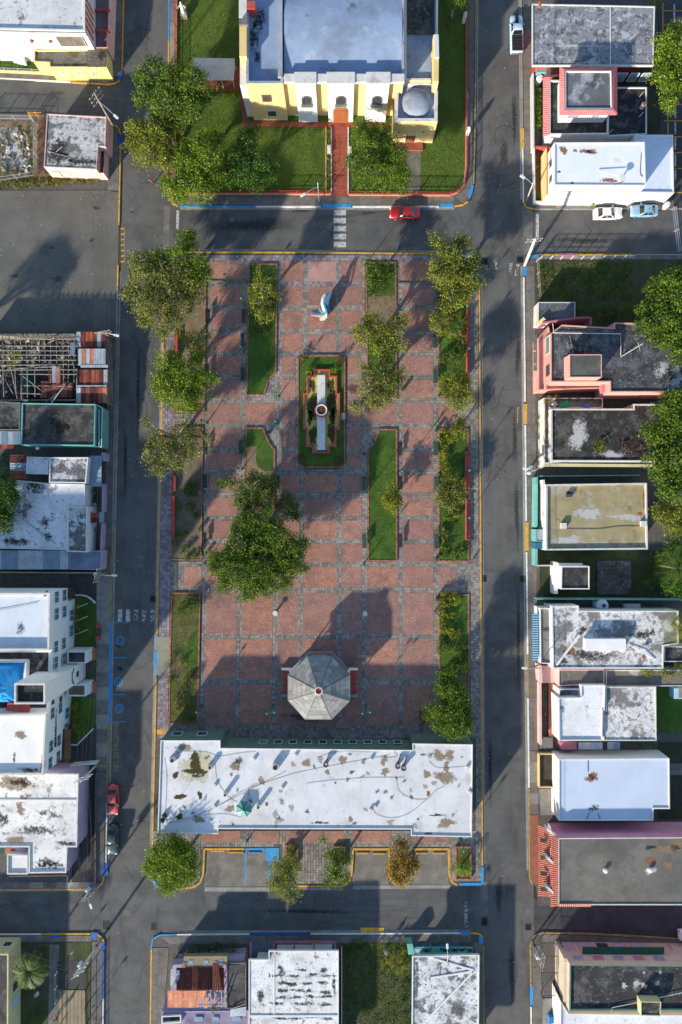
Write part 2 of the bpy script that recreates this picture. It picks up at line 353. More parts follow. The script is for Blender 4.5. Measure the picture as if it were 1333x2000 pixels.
# roofs -----------------------------------------------------------
BLK, GRY, BRN = (.03, .029, .028), (.17, .165, .158), (.2, .13, .08)
def roof_white(n, amt=.5, sc_=.22, base=(.70, .70, .70), dark=BLK, seed=None, brown=False):
    lo = .70-.24*amt; base = tuple(v*.88 for v in base)
    ly = [((.50, .49, .47), sc_*.7, .45, .65, .5), ((.36, .355, .35), sc_*1.4, lo-.08, lo+.10, .5), (GRY, sc_*3.2, .66-.14*amt, .74-.1*amt, .35+.4*amt), (dark, sc_*1.2, lo, lo+.07, .85), (dark, sc_*5, .63-.09*amt, .68-.09*amt, .35+.5*amt), ((.2, .195, .19), sc_*11, .62-.08*amt, .67-.08*amt, .3+.4*amt), ((.42, .41, .40), sc_*14, .5, .66, .3)]
    if brown: ly.append((BRN, sc_*1.2, .64, .74, .6))
    return mat(n, base, .07, .4, .85, ly, bump=.1, fine=.06, seed=seed)
def roof_dark(n, base=(.05, .049, .048), light=(.24, .24, .25), amt=.4, sc_=.25, seed=None, extra=()):
    return mat(n, base, .3, .5, .9, [(light, sc_, .70-.28*amt, .86-.28*amt, .6), ((.13, .128, .125), sc_*3, .5, .62, .55), ((.02, .02, .02), sc_*1.7, .54, .66, .7), (light, sc_*7, .58, .63, .6), ((.02, .02, .02), sc_*5, .58, .63, .6)]+list(extra), bump=.2, fine=.2, seed=seed)
rust = mat('rusty_sheet', (.30, .085, .045), .2, .8, .8, [((.15, .045, .03), 1.2, .5, .64, .7), ((.48, .30, .24), 2.2, .60, .7, .5)], fine=.14, stretch=(3, .5, 1))
rust_d = mat('dark_rust_sheet', (.12, .03, .026), .25, .8, .8, [((.25, .075, .04), 1., .55, .68, .7)], fine=.14, stretch=(3, .5, 1))
rust_o = mat('orange_rust_sheet', (.42, .16, .09), .2, .8, .8, [((.55, .36, .29), 1.3, .52, .66, .6), ((.22, .07, .04), 2., .58, .7, .6)], fine=.14, stretch=(3, .5, 1))
zinc = mat('zinc_sheet', (.42, .46, .50), .12, .8, .5, [((.30, .12, .07), 1.1, .60, .70, .7), ((.25, .27, .3), .7, .5, .7, .5)], fine=.1, metal=.25)
zinc_b = mat('blue_grey_sheet', (.22, .30, .37), .15, .8, .55, [((.12, .16, .2), .8, .5, .7, .6)], fine=.1, metal=.2)
clay = mat('red_clay_tile', (.44, .15, .10), .16, 1.5, .8, [((.26, .07, .05), 1.5, .56, .7, .5)], island=.2)
clay_p = mat('pink_clay_tile', (.56, .17, .17), .14, 1.5, .8, [((.36, .12, .12), 1.5, .58, .7, .5)], island=.2)
st_black = stain_mat('black_stain', (.04, .038, .036), strength=.85)
st_brown = stain_mat('brown_stain', (.28, .20, .13), strength=.75, bias=.3)
st_olive = stain_mat('olive_puddle', (.055, .048, .012), strength=.97, bias=.38)
st_pale = stain_mat('pale_stain', (.5, .49, .48), strength=.85, bias=.25)
st_cream = stain_mat('cream_stain', (.56, .53, .33), strength=.75, bias=.3)
st_oil = stain_mat('oil_stain', (.035, .034, .034), strength=.65, sc_=2.5)
st_dust = stain_mat('dust_patch', (.22, .2, .165), strength=.42, sc_=1.2)
st_rust = stain_mat('rust_stain', (.30, .12, .05), strength=.85, bias=.3)
st_moss = stain_mat('moss_patch', (.07, .10, .02), strength=.85)
# ---------------------------------------------------------------- ground, roads, pavements
def xl(y): return 241-(y-76)*.0203          # west street, west kerb
def xp(y): return 322-(y-585)*.0222         # west street, plaza kerb
def xe(y): return 937+(y-589)*.0052         # east street, plaza kerb
def xr(y): return 1019+(y-151)*.0099        # east street, east kerb
struct(MB().face([(-260, -260, -.04), (260, -260, -.04), (260, 260, -.04), (-260, 260, -.04)]).build('ground', yard))
def road(name, poly, m, z=0.): return struct(sheet(name, poly, z, m))
rw = road('road', [(xl(-900)-8, -900), (xp(-900)+14, -900), (xp(400)+14, 400), (xp(500)+14, 500), (xp(2900)+14, 2900), (xl(2900)-8, 2900)], asphalt)
re_ = road('road', [(xe(-900)-14, -900), (xr(-900)+8, -900), (xr(2900)+8, 2900), (xe(2900)-14, 2900)], asphalt)
rn = road('road', [(xp(390)+14.2, 390), (xe(390)-14.2, 390), (xe(505)-14.2, 505), (xp(505)+14.2, 505)], asphalt_x, .001)
rne = road('road', [(xr(400)+8.2, 400), (2300, 400), (2300, 506), (xr(506)+8.2, 506)], asphalt_x, .001)
rnw = road('road', [(-1000, 140), (xl(140)-8.2, 140), (xl(245)-8.2, 245), (-1000, 245)], asphalt_x, .001)
rs = road('road', [(xp(1640)+14.2, 1640), (xe(1640)-14.2, 1640), (xe(1835)-14.2, 1835), (xp(1835)+14.2, 1835)], asphalt_x, .001)
rsw = road('road', [(-1000, 1725), (xl(1725)-8.2, 1725), (xl(1835)-8.2, 1835), (-1000, 1835)], asphalt_x, .001)
rse = road('road', [(xr(1755)+8.2, 1755), (2300, 1755), (2300, 1850), (xr(1850)+8.2, 1850)], dark_asphalt, .001)
def mark(parent, name, poly, m, z=.007): return sheet(name, poly, z, m, parent)
# crosswalk bars and stop lines
for k in range(5):
    y = 410+k*15.6; mark(rn, 'crosswalk_bar', [(652.5, y), (676.5, y), (676, y+10.5), (652, y+10.5)], mark_w)
mark(rn, 'stop_line', [(345, 411), (350.5, 411), (349.5, 448), (344.5, 448)], mark_w)
mark(rne, 'stop_line', [(1047, 417), (1053, 417), (1053, 464), (1047, 464)], mark_w)
for k, x in enumerate((231, 246.5, 262.5, 278, 294)):
    mark(rw, 'crosswalk_bar', [(x, 1190.5), (x+8.5, 1190.5), (x+8, 1214), (x-.5, 1214)], mark_w if k < 2 else mark_worn)
for x, y, w_, h_, a in ((943.5, 519, 9, 8, 0), (965, 505, 5.5, 26, 3), (996, 514, 5.5, 22, -2), (1009, 516, 7, 23, -4)):
    mark(re_, 'crosswalk_bar', [(x, y), (x+w_, y), (x+w_+a-.5, y+h_), (x+a, y+h_)], mark_worn)
mark(rs, 'stop_line', [(908, 1760), (914, 1760), (914, 1811), (907.5, 1811)], mark_worn)
mark(re_, 'painted_arrow', [(1010.5, 795), (1015, 795), (1015, 798), (1013, 798), (1012, 826), (1010.5, 826)], yel_faded)
# accessible parking bays on the west street
for y, x0, x1 in ((1216.5, 224, 251), (1285, 220, 247.5), (1357, 220, 245), (1410.5, 218, 245)):
    n = 9; pts = [(x0+(x1-x0)*i/n, y+(1.8 if i % 2 else -1.2)) for i in range(n+1)]
    mark(rw, 'bay_line', pts+[(x, yy-1.8) for x, yy in pts[::-1]], blu)
for x, y in ((235.5, 1252), (231.5, 1332), (233.5, 1384)):
    c = W(x, y); b = MB(); n = 20
    for r0, r1 in ((.52, .66),):
        for i in range(n):
            a0, a1 = 2*math.pi*i/n, 2*math.pi*(i+1)/n
            b.face([(c[0]+r*math.cos(a), c[1]+r*math.sin(a), .008) for r, a in ((r0, a0), (r1, a0), (r1, a1), (r0, a1))])
    for i in range(9):
        a0, a1 = R(190+i*24), R(214+i*24)
        b.face([(c[0]+.03+r*math.cos(a), c[1]-.08+r*math.sin(a), .008) for r, a in ((.17, a0), (.26, a0), (.26, a1), (.17, a1))])
    for p, q, w_ in (((-.3, .12), (0, -.02), .08), ((0, -.02), (.2, .1), .08), ((.2, .1), (.3, .3), .08), ((-.38, .16), (-.28, .16), .12)):
        p, q = Vector(p), Vector(q); t = (q-p).normalized(); nn = Vector((-t.y, t.x))*w_/2
        b.face([(c[0]+v.x, c[1]+v.y, .010) for v in (p-nn, q-nn, q+nn, p+nn)])
    b.build('wheelchair_symbol', blu, rw)
c = W(227.5, 1458)
text_obj('road_lettering', 'NO ESTACIONE', 1.05, yel_faded, rw, (c[0], c[1], .006), Matrix.Rotation(R(90), 3, 'Z').to_euler(), extrude=0, sx=.94, space=1.06)
mark(rw, 'bay_line', [(219, 1496), (238, 1496), (238, 1497.5), (219, 1497.5)], mark_worn)
# yellow hatched bay beside the parking lot
hb = [(235, 442), (238.5, 441), (243.5, 447), (243.5, 512), (239, 517), (234, 517)]
mark(rw, 'hatched_bay', [(233.5, 443), (236.5, 443), (235.5, 517), (232.5, 517)], yel)
for k in range(7):
    y = 446+k*10.7; mark(rw, 'hatch_bar', [(236.6, y), (243, y-1.5), (243, y+1.2), (236.6, y+2.6)], yel)
mark(rw, 'hatch_edge', [(243.1, 447), (244.3, 447), (244, 514), (242.8, 514)], yel_faded)
# repair patches, manholes
for poly, p_ in (([(945, 1095), (985, 1095), (985, 1160), (944, 1160)], re_), ([(960, 1625), (1000, 1625), (1000, 1680), (960, 1680)], re_), ([(575, 415), (640, 415), (640, 432), (575, 432)], rn), ([(1100, 445), (1135, 445), (1135, 462), (1100, 462)], rne)):
    mark(p_, 'repair_patch', poly, asphalt_x, .004)
mark(rw, 'repair_strip', [(321, 402), (333, 402), (330, 492), (318, 492)], concrete_d, .005)
mark(re_, 'repair_strip', [(1020, 402), (1040, 402), (1040, 497), (1022, 497)], concrete_d, .005)
mark(re_, 'repair_strip', [(xe(1730)-4, 1722), (xe(1730)+10, 1722), (xe(1790)+10, 1789), (xe(1790)-4, 1789)], concrete_d, .005)
for x, y, p_, r in ((275.5, 1090, rw, .36), (276, 1104, rw, .26), (249.5, 1783, rw, .42), (258, 408, rw, .3), (453, 429, rn, .3), (1030, 1780, re_, .3), (248, 1305, rw, .25)):
    c = W(x, y); b = MB(); b.lathe((c[0], c[1], .002), [(r*1.25, 0), (r*1.22, .012), (r, .012), (r*.98, .006), (r*.5, .006), (r*.45, .012)], 18); b.build('manhole_cover', concrete_d, p_)
for i, (x, y, rx, ry, p_) in enumerate(((500, 440, 90, 20, rn), (1012, 690, 6, 60, re_), (1006, 860, 6, 70, re_), (1010, 1000, 6, 90, re_), (1013, 1240, 6, 110, re_), (258, 413, 4, 6, rw), (590, 412, 25, 5, rn), (720, 416, 30, 4, rn), (1005, 230, 8, 60, re_), (985, 300, 10, 40, re_), (232, 1262, 7, 5, rw), (235, 1306, 8, 7, rw), (270, 760, 5, 120, rw), (245, 900, 4, 100, rw), (975, 1750, 8, 60, re_), (1000, 1900, 8, 80, re_), (958, 1500, 5, 100, re_), (255, 560, 5, 80, rw), (600, 1780, 120, 6, rs), (1140, 470, 70, 8, rne))):
    patch(p_, x, y, rx, ry, 0, st_oil, i, .0045, name='oil_stain')
for i, (x, y, rx, ry, p_) in enumerate(((645, 1783, 14, 8, rs), (660, 440, 16, 10, rn), (275, 1062, 5, 11, rw), (243, 1345, 20, 40, rw), (985, 1000, 14, 160, re_), (1000, 470, 20, 30, re_), (280, 600, 12, 120, rw), (970, 200, 14, 120, re_))):
    patch(p_, x, y, rx, ry, 0, st_dust, i+50, .0035, name='dust_patch')
# storm drains in the gutters
for i, (x, y, w_, h_, lb) in enumerate(((946.5, 510, 13, 13, 'black storm drain at the north-east corner of the plaza'), (1016, 507, 12, 12, 'black storm drain in the gutter beside the white concrete pole'), (946, 1130, 9, 12, 'black storm drain in the gutter by the eastern plaza hedge bed'), (1021, 1131, 11, 12, 'black storm drain across from the plaza beside the small white cabin'), (299, 1170, 10, 12, 'black storm drain next to the street crosswalk at the west plaza kerb'), (208, 1807, 13, 15, 'larger black storm drain at the south-west street corner'), (300.5, 1810, 10, 13, 'black storm drain at the corner by the rusty ruin'), (947, 1800, 11, 15, 'black storm drain at the corner beside the turquoise house'), (1032, 1811, 11, 11, 'black storm drain at the south-east corner kerb'))):
    c = W(x, y); t = thing('storm_drain', lb, 'drain', (c[0], c[1], 0), group='storm drains in the gutters'); a, b_ = w_/PPM, h_/PPM
    fr = MB()
    for sx, sy, dx, dy in ((-a/2, 0, .08, b_+.08), (a/2, 0, .08, b_+.08), (0, -b_/2, a-.08, .08), (0, b_/2, a-.08, .08)): fr.box((c[0]+sx, c[1]+sy, .01), (dx, dy, .05))
    fr.build('frame', darkgrey, t)
    MB().face([(c[0]-a/2, c[1]-b_/2, .006), (c[0]+a/2, c[1]-b_/2, .006), (c[0]+a/2, c[1]+b_/2, .006), (c[0]-a/2, c[1]+b_/2, .006)]).build('pit', black, t)
    for k in range(5): MB().box((c[0]-a/2+a*(k+.5)/5, c[1], .022), (.05, b_-.1, .02)).build('grate_bar', black, t)
# ---- city blocks: pavement bodies
def block(name, poly, z=.11, m=None):
    return struct(MB().prism(ccw(PX(poly)), -.03, z).build(name, m or joint))
pv_church = block('pavement', [(xp(-300)+8, -300), (331, -20), (327, 372), (330, 388), (338, 399), (348, 404), (888, 404), (905, 401), (918, 390), (925, 372), (928, 250), (930, -300)])
plaza_poly = [(323, 512), (326, 501), (335, 493.5), (345, 492), (640, 493.5), (925, 497), (934, 501), (937, 512), (xe(1100), 1100), (xe(1728), 1728), (893, 1728), (882, 1722), (877, 1706), (877, 1656), (808, 1656), (806, 1710), (797, 1725), (783, 1729), (769, 1725), (760, 1712), (759, 1656), (688.6, 1656), (688.6, 1706), (683, 1722), (669, 1731), (566, 1731), (554, 1724), (549, 1712), (549, 1681), (519, 1681), (519, 1656), (399, 1656), (398.6, 1708), (393, 1724), (379, 1733), (318, 1737), (303, 1730), (297, 1712), (xp(1640), 1640)]
plaza = block('plaza', plaza_poly, .12)
pv_ne = block('pavement', [(xr(-300), -300), (2300, -300), (2300, 409), (1040, 410), (1028, 407), (1022, 396)])
pv_e = block('pavement', [(1023, 512), (1027, 500), (1040, 497), (2300, 497), (2300, 1768), (1052, 1768), (1048, 1732), (1038, 1726), (xr(1700), 1700)])
pv_se = block('pavement', [(1036, 1840), (1043, 1826), (1058, 1820), (1150, 1822), (2300, 1880), (2300, 2900), (xr(2900), 2900)])
pv_nw = block('pavement', [(-1000, -300), (xl(-300), -300), (xl(140), 140), (237, 155), (228, 163), (212, 167), (100, 159), (-1000, 150)])
pv_w = block('pavement', [(-1000, 224), (88, 222), (215, 230), (228, 242), (236, 262), (xl(300), 300), (xl(1700), 1700), (204, 1722), (190, 1735), (-1000, 1738)])
pv_sw = block('pavement', [(-1000, 1824), (180, 1822), (196, 1826), (204, 1838), (xl(2900), 2900), (-1000, 2900)])
pv_s = block('pavement', [(296, 1850), (299, 1832), (312, 1825), (640, 1822), (920, 1821), (938, 1823), (944, 1832), (945, 1850), (946, 2900), (280, 2900)])
cs = [concrete, concrete_d, concrete]
cd = [concrete_d, mat('concrete_brown', (.17, .145, .12), .2, .6, .9, [((.08, .07, .06), 1., .5, .7, .6)]), concrete_d]
Z0, Z1 = .10, .15
# church block pavements
slabs(pv_church, (333.5, -20), (344.5, -20), (341, 372), (329.5, 372), 1, 12, Z0, Z1, cs)
slabs(pv_church, (345, 384), (888, 384), (888, 401), (345, 401), 26, 1, Z0, Z1, cd)
slabs(pv_church, (913, -20), (927, -20), (923, 368), (911, 368), 1, 14, Z0, Z1, cd)
slabs(pv_church, (329.5, 373), (344, 373), (344, 401), (334, 393), 1, 1, Z0, Z1, cs)
slabs(pv_church, (889, 384), (911, 369), (922, 369), (906, 399), 2, 1, Z0, Z1, cd)
# west side pavements
slabs(pv_nw, (216, -20), (240, -20), (236, 150), (212, 150), 1, 6, Z0, Z1, cs)
slabs(pv_nw, (-40, 138), (213, 146), (213, 164), (-40, 150), 9, 1, Z0, Z1, cd)
slabs(pv_w, (212, 262), (233, 262), (xl(372)-2, 372), (212, 372), 1, 4, Z0, Z1, cd)
slabs(pv_w, (-40, 226), (208, 226), (224, 246), (-40, 234), 9, 1, Z0, Z1, cd)
slabs(pv_w, (213, 655), (xl(655)-2, 655), (xl(1120)-2, 1120), (203, 1120), 1, 18, Z0, Z1, cd)
slabs(pv_w, (190, 1121), (xl(1121)-2, 1121), (xl(1505)-2, 1505), (188, 1505), 1, 14, Z0, Z1, cs)
slabs(pv_w, (188.5, 1506), (xl(1506)-2, 1506), (xl(1715)-2, 1715), (188, 1722), 1, 8, Z0, Z1, cd)
slabs(pv_w, (-40, 1722), (186, 1722), (186, 1733), (-40, 1735), 9, 1, Z0, Z1, cs)
slabs(pv_sw, (-40, 1827), (180, 1826), (180, 1838), (-40, 1838), 8, 1, Z0, Z1, cd)
slabs(pv_sw, (181, 1838), (202, 1838), (xl(2040)-2, 2040), (178, 2040), 1, 8, Z0, Z1, cd)
# south block
slabs(pv_s, (296, 1850), (331, 1850), (316, 2040), (293, 2040), 2, 8, Z0, Z1, [concrete_d, MATS['concrete_brown']])
slabs(pv_s, (312, 1827.5), (920, 1824.5), (920, 1840), (332, 1843), 30, 1, Z0, Z1, cd)
slabs(pv_s, (925, 1841), (942, 1841), (944, 2040), (938, 2040), 1, 8, Z0, Z1, cd)
# east side
slabs(pv_ne, (1021.5, -20), (1038, -20), (1046, 400), (1024, 400), 1, 22, Z0, Z1, cd)
slabs(pv_ne, (1047, 396), (1320, 392), (1320, 407), (1047, 407), 14, 1, Z0, Z1, [concrete, MATS['concrete_brown']])
slabs(pv_e, (1047, 499.5), (1340, 499.5), (1340, 507), (1047, 507), 13, 1, Z0, Z1, cd)
slabs(pv_e, (1027, 520), (1044, 520), (1051, 1465), (1033, 1465), 2, 46, Z0, Z1, cd)
slabs(pv_e, (1033.5, 1466), (1052, 1466), (1052, 1590), (1035, 1590), 1, 6, Z0, Z1, [concrete, MATS['concrete_brown']])
slabs(pv_e, (1035, 1591), (1052, 1591), (1050, 1726), (1037, 1722), 1, 1, Z0, Z1, mat('red_walk', (.30, .11, .07), .12, .9, .85, [((.2, .09, .06), .8, .5, .7, .5)], fine=.12))
slabs(pv_se, (1039, 1845), (1056, 1845), (1060, 2040), (1041, 2040), 1, 9, Z0, Z1, cd)
slabs(pv_se, (1060, 1823.5), (1340, 1836), (1340, 1846), (1060, 1838), 12, 1, Z0, Z1, cd)
# ---- gutters (pale concrete strips at road level)
def gut(p_, pts, w=5):
    A = [W(x, y) for x, y in pts]; b = MB()
    for (x0, y0), (x1, y1) in zip(pts, pts[1:]):
        t = Vector((x1-x0, y1-y0)); L_ = t.length; n = max(1, round(L_/38)); t /= L_; nn = Vector((-t.y, t.x))*w
        for i in range(n):
            a = Vector((x0, y0))+t*(L_*i/n+.2); e = Vector((x0, y0))+t*(L_*(i+1)/n-.2)
            MB().prism(ccw(PX([tuple(a), tuple(e), tuple(e+nn), tuple(a+nn)])), -.02, .012).build('gutter', gutter, p_)
gut(rw, [(xp(515)-1, 515), (xp(1110)-1, 1110), (xp(1700)-1, 1700)], 4.5)
gut(re_, [(xe(1728)+1.5, 1728), (xe(1110)+1.5, 1110), (xe(520)+1.5, 520)], 4)
gut(rn, [(352, 405.5), (888, 405.5)], 4)
gut(rn, [(925, 494.5), (348, 490)], 4)
gut(rw, [(xl(1690)+1.5, 1690), (xl(530)+1.5, 530)], 4)
gut(re_, [(xr(520)-1.5, 520), (xr(1700)-1.5, 1700)], 4)
gut(re_, [(xr(-20)-1.5, -20), (xr(390)-1.5, 390)], 3)
gut(re_, [(931, 250), (932, -20)], 3)
gut(rs, [(920, 1819.5), (318, 1822)], 4)
gut(rs, [(400, 1733), (548, 1733)], 8)
gut(rs, [(570, 1733.5), (670, 1733.5)], 5)
gut(rs, [(690, 1730), (880, 1728)], 7)
gut(rsw, [(-20, 1738.5), (180, 1737.5)], 3)
# ---- painted kerbs
kerb(pv_church, [(331.5, -20), (330.5, 80)], blu); kerb(pv_church, [(330.5, 81), (327.5, 368)], yel)
kerb(pv_church, [(327.5, 369), (330.5, 387), (338.5, 398.5), (349, 403.5)], yel, step=1.4)
kerb(pv_church, [(352, 403.6), (500, 404)], blu); kerb(pv_church, [(500, 404), (627, 404)], wht)
kerb(pv_church, [(629, 402.5), (687, 402.5)], blu, w=.55, z=.16); kerb(pv_church, [(689, 404), (858, 404)], wht)
kerb(pv_church, [(860, 402.5), (886, 402)], blu, w=.5, z=.16); kerb(pv_church, [(888, 403.5), (905, 400.5), (914, 394)], yel, step=1.2)
kerb(pv_church, [(916, 386), (920, 377), (923, 362)], blu, w=.45, step=1.); kerb(pv_church, [(925, 360), (928, 250), (930, -20)], yel_faded)
kerb(plaza, [(322.5, 530), (xp(1238)+.5, 1238)], yel); kerb(plaza, [(xp(1239)+.5, 1239), (xp(1320)+.5, 1320)], blu); kerb(plaza, [(xp(1321)+.5, 1321), (xp(1660)+.5, 1660)], yel)
sheet('kerb_ramp', [(300.5, 1272), (307, 1272), (306.5, 1297), (299.5, 1297)], .06, blu, plaza, thick=.06)
kerb(plaza, [(352, 493), (640, 494.3), (890, 497)], yel); kerb(plaza, [(895, 497), (922, 497.3), (932, 501)], blu, w=.45, step=1.3)
kerb(plaza, [(xe(522)-.5, 520), (xe(545)-.5, 545)], blu, w=.45); kerb(plaza, [(xe(547)-.5, 547), (xe(1690)-.5, 1690)], yel); kerb(plaza, [(xe(1692)-.5, 1692), (xe(1726)-.5, 1726)], blu, w=.4)
kerb(plaza, [(897, 1726), (940, 1725.5)], blu, w=.4)
for seg in ([(893, 1727.5), (882, 1721), (877.5, 1706), (877.5, 1657.5), (807, 1657.5)], [(806, 1710), (797, 1724), (783, 1728), (769, 1724), (760.5, 1712), (760.5, 1657.5), (690, 1657.5), (687.5, 1706), (682, 1721), (669, 1730), (576, 1730)], [(478, 1657.5), (400, 1657.5), (397.5, 1708), (392, 1723), (379, 1732), (352, 1734.5)]):
    kerb(plaza, seg, yel, w=.26, step=2.2)
kerb(plaza, [(480, 1657.5), (518, 1657.5)], blu, w=.3); kerb(plaza, [(300, 1718), (305, 1729), (318, 1735.5), (340, 1735.5)], blu, w=.4, step=1.2)
sheet('accessible_landing', [(519, 1656), (545.5, 1656), (545.5, 1682), (519, 1682)], .165, blu, plaza)
bay = [struct(MB().prism(ccw(PX(p)), -.02, .012).build('parking_bay', mat('bay_concrete', (.185, .17, .145), .2, .5, .9, [((.09, .082, .07), .4, .48, .66, .6), ((.25, .23, .2), .5, .56, .7, .5)], fine=.14))) for p in (rect(399.5, 1658, 548.5, 1731), rect(689, 1658, 759, 1728), rect(808, 1658, 876.5, 1727))]
mark(bay[0], 'bay_line', rect(478.5, 1664, 481.5, 1727), blu, .018); mark(bay[0], 'bay_line', rect(525, 1683, 527.5, 1720), blu, .018)
kerb(pv_nw, [(xl(-20)-.5, -20), (xl(135)-.5, 135)], yel); kerb(pv_nw, [(236, 157), (228, 163.5), (213, 166.5), (178, 164)], yel, step=1.5); kerb(pv_nw, [(140, 161.5), (176, 164)], yel); kerb(pv_nw, [(-20, 153), (139, 161)], wht)
sheet('kerb_ramp', [(231, 145), (240, 142), (238, 154), (232, 156)], .16, blu_d, pv_nw)
kerb(pv_w, [(226, 245), (233, 252), (236.5, 264)], yel, step=1); kerb(pv_w, [(xl(283)-.5, 283), (xl(440)-.5, 440)], yel); kerb(pv_w, [(xl(518)-.5, 518), (xl(560)-.5, 560)], yel); kerb(pv_w, [(xl(561)-.5, 561), (xl(1040)-.5, 1040)], gutter)
sheet('kerb_ramp', [(229.5, 264), (238.5, 263), (238.5, 281), (229.5, 281)], .165, blu_d, pv_w)
kerb(pv_w, [(xl(1041)-.5, 1041), (xl(1213)-.5, 1213)], yel_faded); kerb(pv_w, [(xl(1214)-.5, 1214), (xl(1412)-.5, 1412)], blu, w=.3); kerb(pv_w, [(xl(1413)-.5, 1413), (xl(1550)-.5, 1550)], yel_faded); kerb(pv_w, [(xl(1551)-.5, 1551), (xl(1684)-.5, 1684)], wht)
sheet('kerb_ramp', [(xl(1326)+1, 1327), (xl(1326)+4, 1327), (xl(1368)+4, 1367), (xl(1368)+1, 1367)], .05, blu, rw, thick=.05)
sheet('kerb_ramp', [(200, 1686), (211, 1684), (211, 1711), (200, 1711)], .16, blu_d, pv_w)
sheet('painted_patch', [(192, 1494), (208, 1494), (208, 1498), (192, 1498)], .165, yel_faded, pv_w)
kerb(pv_w, [(204.5, 1712), (201, 1724), (190, 1734), (170, 1735.5), (-20, 1737)], yel, step=2.5)
sheet('kerb_ramp', [(177, 1728), (189, 1728), (189, 1736), (177, 1736)], .175, blu_d, pv_w)
kerb(pv_sw, [(-20, 1823.8), (82, 1823.5)], wht); kerb(pv_sw, [(83, 1823.5), (178, 1823)], yel); kerb(pv_sw, [(192, 1825), (200, 1830), (203.5, 1838)], yel, step=1)
sheet('kerb_ramp', [(97, 1820.5), (117, 1820.5), (116, 1831), (98, 1831)], .16, blu_d, pv_sw); sheet('kerb_ramp', [(178, 1820.5), (193, 1822), (187, 1835), (180, 1834)], .162, blu_d, pv_sw); sheet('kerb_ramp', [(195, 1843), (205, 1839), (205, 1855), (199, 1855)], .162, blu_d, pv_sw)
kerb(pv_sw, [(203.3, 1856), (202.8, 1948)], blu_d); kerb(pv_sw, [(202.6, 1949), (201.5, 2040)], wht)
kerb(pv_s, [(294.5, 2040), (296.5, 1853)], yel); kerb(pv_s, [(296.5, 1852), (299.5, 1833), (312, 1825.5), (345, 1824.5)], blu, step=1.4); kerb(pv_s, [(346, 1824.5), (488, 1823.6)], wht); kerb(pv_s, [(489, 1823.6), (606, 1823)], blu_d); kerb(pv_s, [(607, 1823), (900, 1822)], wht)
sheet('kerb_ramp', [(704, 1812), (751, 1812), (748, 1822), (706, 1822)], .06, yel, rs, thick=.06)
sheet('kerb_ramp', [(900, 1818), (918, 1818), (918, 1827), (900, 1827)], .165, blu, pv_s); kerb(pv_s, [(919, 1821.5), (936, 1823), (943, 1830)], yel, step=1.2); sheet('kerb_ramp', [(936, 1828), (945, 1828), (945, 1844), (936, 1844)], .165, blu, pv_s); kerb(pv_s, [(944, 1846), (945.5, 2040)], yel_faded)
kerb(pv_ne, [(xr(-20)+.5, -20), (xr(250)+.5, 250)], gutter); kerb(pv_ne, [(xr(251)+.5, 251), (xr(290)+.5, 290)], yel, w=.4); kerb(pv_ne, [(xr(291)+.5, 291), (1022.5, 396)], wht); kerb(pv_ne, [(1022.5, 396), (1028, 406), (1042, 409)], yel, step=1.2); kerb(pv_ne, [(1043, 409.2), (1340, 408.2)], gutter)
sheet('kerb_ramp', [(1034, 499), (1054, 496), (1048, 503), (1036, 506)], .165, blu, pv_e); kerb(pv_e, [(1055, 498), (1092, 498)], yel); sheet('red_patch', [(1093, 495), (1129, 495), (1129, 505), (1093, 505)], .162, mauve, pv_e); kerb(pv_e, [(1130, 498), (1235, 498)], yel); kerb(pv_e, [(1236, 498), (1340, 498)], gutter)
sheet('kerb_ramp', [(1021.5, 523), (1029.5, 523), (1029, 537), (1022, 541)], .162, blu, pv_e)
kerb(pv_e, [(xr(542)+.5, 542), (xr(785)+.5, 785)], wht); sheet('kerb_ramp', [(1024, 789), (1030, 789), (1030, 828), (1024, 828)], .17, yel, pv_e, thick=.15); kerb(pv_e, [(xr(830)+.5, 830), (xr(1018)+.5, 1018)], wht)
sheet('kerb_ramp', [(1027, 1020), (1033, 1020), (1033, 1076), (1027, 1076)], .17, yel, pv_e, thick=.15); kerb(pv_e, [(xr(1078)+.5, 1078), (xr(1278)+.5, 1278)], wht); kerb(pv_e, [(xr(1279)+.5, 1279), (xr(1362)+.5, 1362)], yel_faded); kerb(pv_e, [(xr(1363)+.5, 1363), (xr(1538)+.5, 1538)], wht); kerb(pv_e, [(xr(1539)+.5, 1539), (xr(1715)+.5, 1715), (1040, 1727)], yel_faded)
kerb(pv_se, [(1037, 1925), (1036.5, 1842), (1044, 1827), (1058, 1821), (1150, 1823), (1340, 1833)], yel_faded, step=2.5); sheet('kerb_ramp', [(1035.5, 1926), (1042, 1926), (1042, 1963), (1035.5, 1963)], .165, blu, pv_se); kerb(pv_se, [(1037.5, 1965), (1038, 2040)], wht)
# ---- lots inside the blocks
struct(sheet('parking_lot', [(-400, 372), (212, 372), (233, 376), (230, 650), (-400, 650)], .165, lot_asphalt))
lp = bpy.data.objects['parking_lot']
for i, (x, y, rx, ry) in enumerate(((120, 385, 110, 14), (60, 420, 70, 18), (200, 380, 40, 12), (40, 395, 70, 12))): patch(lp, x, y, rx, ry, 0, st_dust, i+90, .171, name='dust_patch')
for i, (x, y, rx, ry) in enumerate(((103, 485, 7, 4), (180, 470, 6, 5), (30, 540, 9, 5), (115, 545, 12, 7), (190, 408, 10, 5))): patch(lp, x, y, rx, ry, 0, st_oil, i+120, .171, name='oil_stain')
struct(sheet('church_lawn', [(347, -200), (908, -200), (909, 330), (905, 360), (893, 376), (878, 380), (350, 380), (344, 372)], .17, lawn))
struct(sheet('vacant_lot', [(1045, 510), (1340, 507), (1340, 640), (1048, 640)], .17, lot_grass))
struct(sheet('vacant_lot', [(668, 1842), (802, 1842), (802, 2060), (668, 2060)], .17, lot_grass))
